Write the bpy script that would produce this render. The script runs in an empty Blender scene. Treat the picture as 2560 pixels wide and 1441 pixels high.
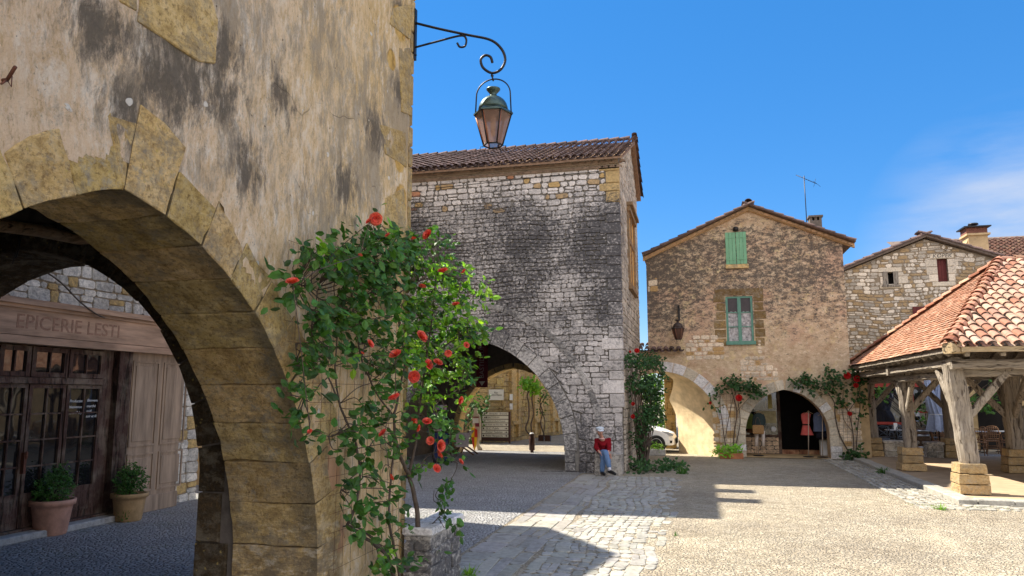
import bpy, bmesh, math, random
from mathutils import Vector, Matrix, noise
R=math.radians
rnd=random.Random(7)
S=bpy.context.scene
COL=S.collection
# ------------------------------------------------------------------ camera frame, used to place things from measured sight lines
FP=1850.0; PIT=R(8.3); YAW=R(14)
def ray(u,v):
    a=(u-1280)/FP; b=(720.5-v)/FP
    Y=math.cos(PIT)-b*math.sin(PIT); Z=math.sin(PIT)+b*math.cos(PIT)
    return Vector((a*math.cos(YAW)-Y*math.sin(YAW), a*math.sin(YAW)+Y*math.cos(YAW), Z))
def at(u,v,x=None,y=None,z=None):
    d=ray(u,v)
    t= x/d.x if x is not None else (y/d.y if y is not None else (z-2)/d.z)
    return Vector((0,0,2))+d*t
def lerp(a,b,t): return a+(b-a)*t
def V(*a): return Vector(a)
def N3(p,s=1.0): return noise.noise(Vector(p)*s)
# ------------------------------------------------------------------ mesh builder
class MB:
    def __init__(s): s.v=[]; s.f=[]; s.c=[]; s.sm=[]
    def add(s,vs,fs,col=(1,1,1),smooth=False):
        o=len(s.v); s.v+= [tuple(p) for p in vs]
        for f in fs: s.f.append(tuple(i+o for i in f)); s.c.append(col); s.sm.append(smooth)
    def box(s,lo,hi,col=(1,1,1),M=None,bev=0.0):
        x0,y0,z0=lo; x1,y1,z1=hi
        if bev<=0:
            vs=[V(x,y,z) for z in(z0,z1) for y in(y0,y1) for x in(x0,x1)]
            fs=[(0,2,3,1),(4,5,7,6),(0,1,5,4),(2,6,7,3),(0,4,6,2),(1,3,7,5)]
        else:
            b=bev; vs=[];
            def ring(z,i): return [V(x0+i,y0+i+0,z),V(x1-i,y0+i,z),V(x1-i,y1-i,z),V(x0+i,y1-i,z)]
            rs=[ring(z0,b),ring(z0+b,0),ring(z1-b,0),ring(z1,b)]
            for r in rs: vs+=r
            fs=[(3,2,1,0),(12,13,14,15)]
            for k in range(3):
                for i in range(4):
                    j=(i+1)%4; fs.append((k*4+i,k*4+j,k*4+4+j,k*4+4+i))
        if M is not None: vs=[M@p for p in vs]
        s.add(vs,fs,col)
    def bar(s,a,b,w,h,col=(1,1,1),up=(0,0,1),w2=None,h2=None,seg=1,wob=0):
        a=V(*a);b=V(*b);d=(b-a).normalized();up=V(*up)
        if abs(d.dot(up))>.98: up=V(0,1,0)
        sd=d.cross(up).normalized(); u=sd.cross(d)
        w2=w if w2 is None else w2; h2=h if h2 is None else h2
        vs=[];fs=[]
        for k in range(seg+1):
            t=k/seg; p=a.lerp(b,t); W=lerp(w,w2,t)/2; H=lerp(h,h2,t)/2
            if wob: p=p+V(N3(p,2.1),N3(p+V(9,0,0),2.1),N3(p+V(0,9,0),2.1))*wob; W*=1+.16*N3(p,4); H*=1+.16*N3(p+V(5,5,5),4)
            c=.32 if wob else 0
            if wob:
                for (i,j) in ((-1,-1+c),(-1+c,-1),(1-c,-1),(1,-1+c),(1,1-c),(1-c,1),(-1+c,1),(-1,1-c)): vs.append(p+sd*W*i+u*H*j)
            else:
                for (i,j) in ((-1,-1),(1,-1),(1,1),(-1,1)): vs.append(p+sd*W*i+u*H*j)
        n=8 if wob else 4
        for k in range(seg):
            for i in range(n):
                j=(i+1)%n; fs.append((k*n+i,k*n+n+i,k*n+n+j,k*n+j))
        fs.append(tuple(range(n))); fs.append(tuple(reversed(range(seg*n,seg*n+n))))
        s.add(vs,fs,col)
    def tube(s,pts,r,seg=8,col=(1,1,1),cap=True,smooth=True,closed=False):
        pts=[V(*p) for p in pts]; n=len(pts)
        rr=r if isinstance(r,(list,tuple)) else [r]*n
        vs=[];fs=[]; prev=None
        for k in range(n):
            if closed: d=pts[(k+1)%n]-pts[k-1]
            else: d=pts[min(k+1,n-1)]-pts[max(k-1,0)]
            if d.length<1e-9: d=V(0,0,1)
            d.normalize()
            if prev is None:
                q=V(0,0,1) if abs(d.z)<.9 else V(1,0,0); a=d.cross(q).normalized()
            else:
                a=prev-d*prev.dot(d)
                a=a.normalized() if a.length>1e-6 else d.orthogonal().normalized()
            prev=a; b=d.cross(a)
            for i in range(seg):
                t=2*math.pi*i/seg; vs.append(pts[k]+(a*math.cos(t)+b*math.sin(t))*rr[k])
        m=n if closed else n-1
        for k in range(m):
            k2=(k+1)%n
            for i in range(seg):
                j=(i+1)%seg; fs.append((k*seg+i,k*seg+j,k2*seg+j,k2*seg+i))
        if cap and not closed: fs.append(tuple(reversed(range(seg)))); fs.append(tuple(range((n-1)*seg,n*seg)))
        s.add(vs,fs,col,smooth)
    def lathe(s,prof,c=(0,0,0),seg=16,col=(1,1,1),smooth=True,flute=0,sx=1,sy=1,phase=0):
        vs=[];fs=[];n=len(prof)
        for (r,z) in prof:
            for i in range(seg):
                t=2*math.pi*i/seg+phase; q=r*(1+(flute if i%2 else 0)); vs.append((c[0]+q*math.cos(t)*sx,c[1]+q*math.sin(t)*sy,c[2]+z))
        for k in range(n-1):
            for i in range(seg):
                j=(i+1)%seg; fs.append((k*seg+i,k*seg+j,k*seg+seg+j,k*seg+seg+i))
        if prof[0][0]>1e-4: fs.append(tuple(reversed(range(seg))))
        if prof[-1][0]>1e-4: fs.append(tuple(range((n-1)*seg,n*seg)))
        s.add(vs,fs,col,smooth)
    def prism(s,poly,f,d0,d1,col=(1,1,1)):
        """poly: list of 2-D points, f(a,b,d)->Vector"""
        n=len(poly); vs=[f(a,b,d0) for a,b in poly]+[f(a,b,d1) for a,b in poly]
        fs=[tuple(range(n)),tuple(reversed(range(n,2*n)))]+[(i,i+n,(i+1)%n+n,(i+1)%n) for i in range(n)]
        s.add(vs,fs,col)
    def quad(s,a,b,c,d,col=(1,1,1)): s.add([a,b,c,d],[(0,1,2,3)],col)
    def stone(s,poly,f,d,col,bev=.012):
        """pillow-faced stone: outline poly sits on the wall, front inset by bev at depth d"""
        n=len(poly); cx=sum(p[0] for p in poly)/n; cz=sum(p[1] for p in poly)/n
        def ins(p,k):
            dx,dz=p[0]-cx,p[1]-cz; L=math.hypot(dx,dz)+1e-6; q=max(.3,1-k/L); return (cx+dx*q,cz+dz*q)
        a=[f(p[0],p[1],-.02) for p in poly]; b=[f(p[0],p[1],d*.55) for p in poly]; c=[f(*ins(p,bev),d) for p in poly]
        vs=a+b+c; fs=[tuple(range(2*n,3*n))]
        for k in (0,1):
            for i in range(n):
                j=(i+1)%n; fs.append((k*n+i,k*n+j,k*n+n+j,k*n+n+i))
        s.add(vs,fs,col)
    def mesh(s,name):
        me=bpy.data.meshes.new(name); me.from_pydata(s.v,[],s.f)
        me.polygons.foreach_set('use_smooth',s.sm)
        ca=me.color_attributes.new('Col','FLOAT_COLOR','CORNER')
        buf=[]
        for p,c in zip(me.polygons,s.c): buf+= list((c[0],c[1],c[2],1.0))*p.loop_total
        ca.data.foreach_set('color',buf); me.update()
        return me
    def build(s,name,mat,parent=None,fixn=True):
        me=s.mesh(name)
        if fixn:
            bm=bmesh.new(); bm.from_mesh(me); bmesh.ops.recalc_face_normals(bm,faces=bm.faces); bm.to_mesh(me); bm.free()
        me.materials.append(mat); ob=bpy.data.objects.new(name,me); COL.objects.link(ob)
        if parent is not None:
            ob.parent=parent
            if parent.type=='EMPTY' and 'world_made' in parent: ob.location=-V(*parent['world_made'])
        return ob
def tag(o,label=None,cat=None,group=None,kind=None):
    if label: o['label']=label
    if cat: o['category']=cat
    if group: o['group']=group
    if kind: o['kind']=kind
    return o
def thing(name,label,cat,loc=(0,0,0),group=None,local=False,rz=0):
    o=bpy.data.objects.new(name,None); COL.objects.link(o); o.location=loc; o.rotation_euler=(0,0,rz); o.empty_display_size=.2
    if not local: o['world_made']=list(loc)
    return tag(o,label,cat,group)
def dup(root,loc,rz=0,label=None,scale=None):
    def cp(o,par):
        c=o.copy(); COL.objects.link(c)
        if par is not None: c.parent=par
        for ch in [q for q in o.children]: cp(ch,c)
        return c
    r=cp(root,None); r.location=loc; r.rotation_euler=(0,0,rz)
    if scale: r.scale=scale
    if label: r['label']=label
    return r
def boolcut(ob,cutters):
    """cut openings through a wall: cutters are MB prisms"""
    tmp=[]
    for c in cutters:
        me=c.mesh('cut'); bm=bmesh.new(); bm.from_mesh(me); bmesh.ops.recalc_face_normals(bm,faces=bm.faces); bm.to_mesh(me); bm.free()
        o=bpy.data.objects.new('cut',me); COL.objects.link(o); o.matrix_world=Matrix.Identity(4); o.location=ob.location*0; tmp.append(o)
        o.parent=ob.parent; o.location=ob.location
        m=ob.modifiers.new('b','BOOLEAN'); m.operation='DIFFERENCE'; m.object=o; m.solver='EXACT'
    bpy.context.view_layer.update()
    dg=bpy.context.evaluated_depsgraph_get(); me=bpy.data.meshes.new_from_object(ob.evaluated_get(dg))
    ob.modifiers.clear(); old=ob.data; me.name=old.name; ob.data=me
    for o in tmp: bpy.data.objects.remove(o,do_unlink=True)
    return ob
def join_into(ob,mb,off=(0,0,0)):
    bm=bmesh.new(); bm.from_mesh(ob.data); b2=bmesh.new(); m2=mb.mesh('t'); b2.from_mesh(m2); bmesh.ops.recalc_face_normals(b2,faces=b2.faces); b2.to_mesh(m2); b2.free(); bm.from_mesh(m2); bm.to_mesh(ob.data); bm.free()
    for p in ob.data.polygons: p.use_smooth=True
def apply_mods(ob):
    bpy.context.view_layer.update()
    dg=bpy.context.evaluated_depsgraph_get(); me=bpy.data.meshes.new_from_object(ob.evaluated_get(dg)); ob.modifiers.clear(); ob.data=me
def text(s,parent,body,loc,size,mat,rot=(math.pi/2,0,0),name='lettering',align='LEFT',ext=.002,sx=1,shear=0,bold=0,alignv='CENTER',fit=None):
    cu=bpy.data.curves.new(name,'FONT'); cu.body=body; cu.size=size; cu.extrude=ext; cu.align_x=align; cu.align_y=alignv; cu.shear=shear; cu.offset=bold; cu.resolution_u=3
    o=bpy.data.objects.new(name,cu); COL.objects.link(o); o.rotation_euler=rot; o.location=loc; o.scale=(sx,1,1)
    bpy.context.view_layer.update()
    dg=bpy.context.evaluated_depsgraph_get(); me=bpy.data.meshes.new_from_object(o.evaluated_get(dg)); 
    o2=bpy.data.objects.new(name,me); COL.objects.link(o2); 
    if fit and o.dimensions.x>fit: me.transform(Matrix.Scale(fit/o.dimensions.x,4,(1,0,0)))
    me.transform(o.matrix_world); bpy.data.objects.remove(o,do_unlink=True)
    me.materials.clear(); me.materials.append(mat); o2.parent=parent
    if parent is not None and parent.type=='EMPTY' and 'world_made' in parent: o2.location=-V(*parent['world_made'])
    return o2
# mapping functions
def front(y): return lambda a,b,d: V(a,y-d,b)
def side(x): return lambda a,b,d: V(x+d,a,b)
def lside(x): return lambda a,b,d: V(x-d,a,b)
# ------------------------------------------------------------------ arches
class Arch:
    def __init__(s,c,w,zs,r,z0=0):
        s.c=c;s.w=w;s.zs=zs;s.r=r;s.z0=z0; s.o=(r*r-w*w)/(2*w); s.R=w+s.o
    def prof(s,n=16,g=0.0):
        """right half from springing to apex, grown by g; returns [(a,b,nx,nz)]"""
        out=[]; Rg=s.R+g
        ta=math.acos(min(1,s.o/Rg)) if s.o>=0 else math.acos(max(-1,s.o/Rg))
        for i in range(n+1):
            t=ta*i/n; out.append((s.c-s.o+Rg*math.cos(t),s.zs+Rg*math.sin(t)))
        return out
    def full(s,n=16,g=0.0,z0=None):
        z0=s.z0 if z0 is None else z0
        p=s.prof(n,g); right=[(s.c+s.w+g,z0)]+p; left=[(2*s.c-a,b) for a,b in reversed(p[:-1])]+[(s.c-s.w-g,z0)]
        return right+left
    def inside(s,a,b,g=0.0):
        x=abs(a-s.c)
        if b<s.z0: return False
        if b<=s.zs: return x<s.w+g
        return math.hypot(x+s.o,b-s.zs)<s.R+g
    def push(s,a,b,g):
        sg=1 if a>=s.c else -1; x=abs(a-s.c)
        if b<=s.zs: return (s.c+sg*(s.w+g),b)
        L=math.hypot(x+s.o,b-s.zs); k=(s.R+g)/L
        return (s.c+sg*max(0,((x+s.o)*k-s.o)),s.zs+(b-s.zs)*k)
def jit(r,a): return (r.random()*2-1)*a
def wall_stones(mb,f,a0,a1,b0,b1,hr,wr,colf,mask=None,archs=(),rects=(),gap=.012,dep=(.012,.03),r=None,wav=.03,top=None,cut=.03,bev=.012,rag=0):
    r=r or rnd; b=b0
    while b<b1-.03:
        h=min(r.uniform(*hr),b1-b)
        if b1-b-h<.05: h=b1-b
        a=a0-r.uniform(0,wr[0])*.6
        while a<a1-.01:
            w=r.uniform(*wr)*(1 if r.random()<.8 else .6)
            e=a+w
            if a1-e<.08: e=a1
            e=min(e,a1); s0=max(a,a0)
            subs=[(b,b+h)] if (h<.17 or r.random()<.7) else [(b,b+h*.5),(b+h*.5,b+h)]
            for (p,q) in subs:
                if e-s0<.04: continue
                cx=(s0+e)/2; cz=(p+q)/2
                if top and cz>top(cx)-.02: continue
                if mask and not mask(cx,cz): continue
                if any(l-.0<cx<rr_ and d-.0<cz<u_ for l,rr_,d,u_ in rects): continue
                g=gap/2
                cu=min(cut,(q-p)*.3,(e-s0)*.3)
                l,rg,d,u=s0+g+jit(r,rag),e-g+jit(r,rag),p+g,q-g
                pts=[(l,d+cu),(l+cu,d),(rg-cu,d),(rg,d+cu),(rg,u-cu),(rg-cu,u),(l+cu,u),(l,u-cu)]
                wv=lambda x,z: z+wav*noise.noise(V(x*.9,z*.7,3.1)) 
                m=.35*cu
                pts=[(x+jit(r,m),wv(x,z)+jit(r,m)) for x,z in pts]
                dead=False
                for A,g2 in archs:
                    ins=[A.inside(x,z,g2) for x,z in pts]
                    if all(ins): dead=True;break
                    if any(ins): pts=[A.push(x,z,g2+.008) if i else (x,z) for (x,z),i in zip(pts,ins)]
                if dead: continue
                for (l2,r2,d2,u2) in rects:
                    np=[]
                    for x,z in pts:
                        if l2<x<r2 and d2<z<u2:
                            mx=min((x-l2,0),(r2-x,1),(z-d2,2),(u2-z,3))[1]
                            x,z=[(l2,z),(r2,z),(x,d2),(x,u2)][mx]
                        np.append((x,z))
                    pts=np
                if top: pts=[(x,min(z,top(x))) for x,z in pts]
                mb.stone(pts,f,r.uniform(*dep),colf(cx,cz,r),bev)
            a=e
        b+=h
def voussoirs(mb,f,A,n,L,dback,colf,gap=.008,dep=(.02,.035),jl=.0,r=None,g0=0.0,lo=0,jamb=None,split=.0,half='both'):
    """ring of wedge stones, front proud by dep, going back dback"""
    r=r or rnd
    P=A.prof(n*2,g0)
    def nrm(p,sg):
        x=(p[0]-(A.c-A.o)); z=p[1]-A.zs; q=math.hypot(x,z); return (x/q,z/q)
    for sg in (1,-1):
        if half!='both' and sg!=half: continue
        for i in range(n):
            seg=P[2*i:2*i+3]; l=L+jit(r,jl); dd=r.uniform(*dep); inn=[];out=[]
            for k,p in enumerate(seg):
                nx,nz=nrm(p,1); j=jit(r,.006)
                inn.append((p[0]+nx*j,p[1]+nz*j)); out.append((max(A.c+.001,p[0]+nx*l),p[1]+nz*l))
            # gap
            def sh(a,b,t): return (a[0]+(b[0]-a[0])*t,a[1]+(b[1]-a[1])*t)
            wl=math.hypot(seg[0][0]-seg[2][0],seg[0][1]-seg[2][1]); t=gap/wl
            i0,i2=sh(inn[0],inn[2],t),sh(inn[2],inn[0],t); o0,o2=sh(out[0],out[2],t),sh(out[2],out[0],t)
            poly=[i0,o0,out[1],o2,i2,inn[1]]
            poly=[(A.c+sg*(x-A.c),z) for x,z in poly]
            block(mb,poly,f,-dback,dd,colf(poly[0][0],poly[0][1],r))
        if jamb:
            z=A.zs; 
            while z>A.z0+.02:
                h=min(r.uniform(*jamb),z-A.z0); l=L*r.uniform(.7,1.3)
                x0=A.w+g0+jit(r,.006); poly=[(x0,z-h+gap/2),(x0+l,z-h+gap/2),(x0+l,z-gap/2),(x0,z-gap/2)]
                poly=[(A.c+sg*x,q) for x,q in poly]; block(mb,poly,f,-dback,r.uniform(*dep),colf(poly[0][0],z,r)); z-=h
def block(mb,poly,f,d0,d1,col,bev=.014):
    n=len(poly); cx=sum(p[0] for p in poly)/n; cz=sum(p[1] for p in poly)/n
    def ins(p,k):
        dx,dz=p[0]-cx,p[1]-cz; L=math.hypot(dx,dz)+1e-6; q=max(.3,1-k/L); return (cx+dx*q,cz+dz*q)
    vs=[f(*p,d0) for p in poly]+[f(*p,d1-bev) for p in poly]+[f(*ins(p,bev),d1) for p in poly]
    fs=[tuple(reversed(range(n))),tuple(range(2*n,3*n))]
    for k in (0,1):
        for i in range(n):
            j=(i+1)%n; fs.append((k*n+i,k*n+j,k*n+n+j,k*n+n+i))
    mb.add(vs,fs,col)
# ------------------------------------------------------------------ node materials
class NT:
    def __init__(s,name,co='Object',gen=None):
        s.m=bpy.data.materials.new(name); s.m.use_nodes=True; s.t=s.m.node_tree; s.t.nodes.clear()
        s.out=s.N('ShaderNodeOutputMaterial'); s.bs=s.N('ShaderNodeBsdfPrincipled'); s.L(s.bs.outputs[0],s.out.inputs[0])
        tc=s.N('ShaderNodeTexCoord'); s.co=tc.outputs[co]
    def N(s,t,**k):
        n=s.t.nodes.new(t)
        for a,b in k.items(): setattr(n,a,b)
        return n
    def L(s,a,b): s.t.links.new(a,b)
    def put(s,inp,val):
        if isinstance(val,bpy.types.NodeSocket): s.L(val,inp)
        elif val is not None:
            try: inp.default_value=val
            except Exception: inp.default_value=(val[0],val[1],val[2],1.0)
    def map(s,sc=(1,1,1),rot=(0,0,0),loc=(0,0,0),vec=None):
        n=s.N('ShaderNodeMapping'); s.L(vec or s.co,n.inputs[0]); n.inputs['Scale'].default_value=sc; n.inputs['Rotation'].default_value=rot; n.inputs['Location'].default_value=loc
        return n.outputs[0]
    def noise(s,sc,det=6,ro=.6,vec=None,dist=0,color=False):
        n=s.N('ShaderNodeTexNoise'); s.L(vec or s.co,n.inputs['Vector']); n.inputs['Scale'].default_value=sc; n.inputs['Detail'].default_value=det; n.inputs['Roughness'].default_value=ro; n.inputs['Distortion'].default_value=dist
        return n.outputs['Color' if color else 'Fac']
    def voro(s,sc,feat='F1',vec=None,out='Distance',rand=1):
        n=s.N('ShaderNodeTexVoronoi'); n.feature=feat; s.L(vec or s.co,n.inputs['Vector']); n.inputs['Scale'].default_value=sc; n.inputs['Randomness'].default_value=rand
        return n.outputs[out]
    def warp(s,amt,sc,vec=None):
        c=s.noise(sc,2,.5,vec,color=True); a=s.N('ShaderNodeVectorMath',operation='MULTIPLY_ADD'); s.L(c,a.inputs[0]); a.inputs[1].default_value=(amt,amt,amt); s.L(vec or s.co,a.inputs[2]); return a.outputs[0]
    def ramp(s,fac,st,interp='LINEAR'):
        n=s.N('ShaderNodeValToRGB'); s.L(fac,n.inputs[0]); e=n.color_ramp.elements; n.color_ramp.interpolation=interp
        while len(e)<len(st): e.new(.5)
        for q,(p,c) in zip(e,st):
            q.position=p; q.color=(c,c,c,1) if not isinstance(c,(tuple,list)) else (c[0],c[1],c[2],1)
        return n.outputs[0]
    def mix(s,fac,a,b,mode='MIX'):
        n=s.N('ShaderNodeMix',data_type='RGBA',blend_type=mode); n.clamp_factor=True
        s.put(n.inputs[0],fac); s.put(n.inputs[6],a); s.put(n.inputs[7],b); return n.outputs[2]
    def math(s,op,a,b=None,c=None,clamp=False):
        n=s.N('ShaderNodeMath',operation=op,use_clamp=clamp); s.put(n.inputs[0],a)
        if b is not None: s.put(n.inputs[1],b)
        if c is not None: s.put(n.inputs[2],c)
        return n.outputs[0]
    def sep(s,vec=None):
        n=s.N('ShaderNodeSeparateXYZ'); s.L(vec or s.co,n.inputs[0]); return n.outputs
    def attr(s): 
        n=s.N('ShaderNodeAttribute'); n.attribute_name='Col'; return n.outputs['Color']
    def bump(s,h,st=.5,dist=.02,nrm=None):
        n=s.N('ShaderNodeBump'); s.put(n.inputs['Height'],h); n.inputs['Strength'].default_value=st; n.inputs['Distance'].default_value=dist
        if nrm is not None: s.L(nrm,n.inputs['Normal'])
        return n.outputs[0]
    def blob(s,pts,vec=None):
        """soft mask around given points [(point, radius)]"""
        o=None
        for p,r_ in pts:
            d=s.N('ShaderNodeVectorMath',operation='DISTANCE'); s.L(vec or s.co,d.inputs[0]); d.inputs[1].default_value=p
            q=s.math('SUBTRACT',1.0,s.math('DIVIDE',d.outputs['Value'],r_),clamp=True)
            o=q if o is None else s.math('MAXIMUM',o,q)
        return o
    def fin(s,col,rough=.85,nrm=None,spec=.3,metal=0,**k):
        s.put(s.bs.inputs['Base Color'],col); s.put(s.bs.inputs['Roughness'],rough)
        s.bs.inputs['Specular IOR Level'].default_value=spec; s.bs.inputs['Metallic'].default_value=metal
        if nrm is not None: s.L(nrm,s.bs.inputs['Normal'])
        for a,b in k.items(): s.put(s.bs.inputs[a.replace('_',' ')],b)
        return s.m
def simple(name,c,rough=.8,var=.25,sc=6,bump=.0,bsc=30,spec=.3,metal=0,attr=False,stretch=(1,1,1)):
    t=NT(name); v=t.map(stretch); n=t.noise(sc,5,.6,v)
    k=t.ramp(n,[(.25,1-var),(.75,1+var)])
    base=t.mix(1,k,c,'MULTIPLY')
    if attr: base=t.mix(1,base,t.attr(),'MULTIPLY')
    nr=t.bump(t.noise(bsc,5,.6,v),bump,.01) if bump else None
    return t.fin(base,rough,nr,spec,metal)
# ------------------------------------------------------------------ materials
def near_blobs(t,lst):
    return t.blob([((-2.97,)+tuple(at(u,v,x=-2.97))[1:],r) for u,v,r in lst])
def thr(t,mask,nz,lo,hi,k=.6):
    """mask + noise breakup -> 0..1"""
    s=t.math('MULTIPLY_ADD',t.math('SUBTRACT',nz,.5),k,mask)
    return t.ramp(s,[(lo,0.0),(hi,1.0)])
def m_plaster():
    t=NT('old_plaster'); w=t.warp(.12,3.0)
    nA=t.noise(1.3,7,.62,w); nB=t.noise(5.5,8,.7,w); nC=t.noise(28,6,.7); nD=t.noise(2.6,6,.65,t.map((1,1,1),loc=(7,3,1)))
    base=t.ramp(nA,[(.30,(.56,.39,.18)),(.44,(.74,.55,.31)),(.58,(.82,.64,.42)),(.74,(.62,.45,.22))])
    y=t.sep()
    pk=t.math('MULTIPLY_ADD',y[1],-.33,1.9,clamp=True)
    base=t.mix(t.math('MULTIPLY',pk,.45),base,(.84,.64,.50))
    low=t.math('MULTIPLY_ADD',y[2],-.8,3.3,clamp=True)
    base=t.mix(t.math('MULTIPLY',low,.35),base,(.78,.54,.31))
    rt=t.math('MULTIPLY_ADD',y[1],.42,-1.75,clamp=True); base=t.mix(t.math('MULTIPLY',rt,.45),base,(.72,.50,.22))
    # fine two-tone grain of the worn coat
    gz=t.noise(9,9,.82,t.map((1,1.5,.62),rot=(R(-14),0,0),vec=w)); gf=t.noise(24,7,.8,t.map((1,1.4,.6),rot=(R(-14),0,0)))
    base=t.mix(t.ramp(gz,[(.38,.6),(.48,0.0)]),base,(.48,.31,.13))
    base=t.mix(t.ramp(gf,[(.36,.6),(.46,0.0)]),base,(.34,.23,.12))
    bl=t.math('MULTIPLY',t.ramp(gz,[(.50,0.0),(.60,1.0)]),t.ramp(nD,[(.40,.12),(.60,.85)]))
    base=t.mix(bl,base,(.90,.80,.66))
    bl=None
    bl2=t.ramp(t.noise(3.4,9,.75,t.map((1,1.2,.8),loc=(2,5,9),vec=w)),[(.54,0.0),(.66,.7)])
    base=t.mix(t.math('MULTIPLY',bl2,t.math('SUBTRACT',1.0,t.math('MULTIPLY',rt,.5))),base,(.86,.76,.62))
    st=t.noise(5.5,10,.80,t.map((1,1.7,.6),rot=(R(-16),0,0),vec=w))
    big=t.noise(1.15,7,.66,t.map((1,1.15,.62),rot=(R(-22),0,0),loc=(3,1.6,.7)))
    D=near_blobs(t,[(420,110,1.0),(330,250,.8),(560,330,.8),(620,60,.8),(880,200,1.2),(930,420,.9),(760,520,.8),(500,420,.6),(240,60,.6),(1000,300,.8)])
    k=t.math('MULTIPLY_ADD',st,.62,t.math('MULTIPLY',big,.62)); k=t.math('MULTIPLY_ADD',D,.16,k)
    gr=t.ramp(k,[(.665,0.0),(.76,.66)])
    base=t.mix(gr,base,(.30,.26,.205))
    D2=near_blobs(t,[(440,100,.55),(480,190,.6),(410,210,.6),(255,60,.45),(340,280,.45),(560,240,.45),(560,130,.4),(700,240,.35),(940,330,.5),(1000,40,.5),(865,470,.45),(1000,230,.4),(620,420,.4)])
    k2=t.math('MULTIPLY_ADD',D2,.30,t.math('MULTIPLY_ADD',st,.72,t.math('MULTIPLY',gf,.30)))
    dk=t.ramp(k2,[(.625,0.0),(.77,.92)])
    base=t.mix(dk,base,t.mix(nC,(.055,.045,.036),(.24,.20,.15)))
    # lichen speckle
    sp=t.ramp(t.noise(60,4,.7),[(.60,0.0),(.68,.7)]); sp=t.math('MULTIPLY',sp,t.ramp(nB,[(.42,0.0),(.6,1.0)]))
    base=t.mix(sp,base,(.13,.12,.11))
    # bare ochre ashlar showing through
    O=near_blobs(t,[(1005,500,.3),(1000,400,.25),(1000,60,.35),(1020,250,.3),(980,150,.2)])
    oc=thr(t,O,nB,.42,.50,.35)
    base=t.mix(oc,base,t.ramp(t.noise(9,8,.7,w),[(.3,(.24,.15,.05)),(.5,(.62,.39,.12)),(.7,(.75,.53,.22))]))
    # exposed eroded stone at the foot of the pier
    E_=near_blobs(t,[(640,1230,.75),(680,1380,.8),(640,1130,.5),(760,1330,.6),(800,1441,.55)])
    es=thr(t,E_,nB,.30,.46,.5)
    est=t.ramp(t.noise(6,9,.75,t.map((1,.7,2.4),vec=w)),[(.3,(.13,.09,.05)),(.45,(.36,.24,.11)),(.56,(.50,.38,.22)),(.7,(.68,.56,.38))])
    base=t.mix(es,base,est)
    Pk=near_blobs(t,[(800,1150,.35),(790,1260,.4),(840,1330,.35),(830,1200,.3)])
    base=t.mix(t.math('MULTIPLY',thr(t,Pk,nB,.35,.55,.6),.8),base,(.58,.31,.17))
    # paint-like flaked chips of paler coat and little pits
    ch=t.voro(3.1,'F1',t.warp(.10,7)); chip=t.math('MULTIPLY',t.ramp(ch,[(.075,1.0),(.085,0.0)]),t.ramp(nD,[(.40,0.0),(.42,1.0)]))
    base=t.mix(chip,base,(.80,.74,.64))
    pit=t.ramp(t.voro(9.0,'F1',t.warp(.03,20)),[(.05,1.0),(.075,0.0)]); pit=t.math('MULTIPLY',pit,t.ramp(t.noise(1.9,2,.5,t.map(loc=(4,4,4))),[(.47,0.0),(.5,1.0)]))
    base=t.mix(t.math('MULTIPLY',pit,.8),base,(.12,.08,.05))
    # hairline cracks
    cr=t.voro(1.15,'DISTANCE_TO_EDGE',t.warp(.35,2.2)); ck=t.math('MULTIPLY',t.ramp(cr,[(.0,1.0),(.007,0.0)]),t.ramp(nA,[(.54,0.0),(.60,.5)]))
    base=t.mix(ck,base,(.16,.12,.09))
    h=t.math('ADD',t.math('MULTIPLY',nB,.9),t.math('MULTIPLY',nC,.45))
    h=t.math('ADD',h,t.math('MULTIPLY',t.noise(90,5,.75),.22))
    h=t.math('ADD',h,t.math('ADD',t.math('MULTIPLY',st,.7),t.math('MULTIPLY',gf,.6)))
    h=t.math('SUBTRACT',h,t.math('MULTIPLY',pit,.9)); h=t.math('ADD',h,t.math('MULTIPLY',chip,.35)); h=t.math('SUBTRACT',h,t.math('MULTIPLY',ck,.6))
    h=t.math('SUBTRACT',h,t.math('MULTIPLY',oc,.5)); h=t.math('SUBTRACT',h,t.math('MULTIPLY',es,.5)); h=t.math('ADD',h,t.math('MULTIPLY',t.math('MULTIPLY',es,t.noise(6,9,.75,t.map((1,.7,2.4),vec=w))),2.5))
    return t.fin(base,.92,t.bump(h,1.0,.028),.15)
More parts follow.
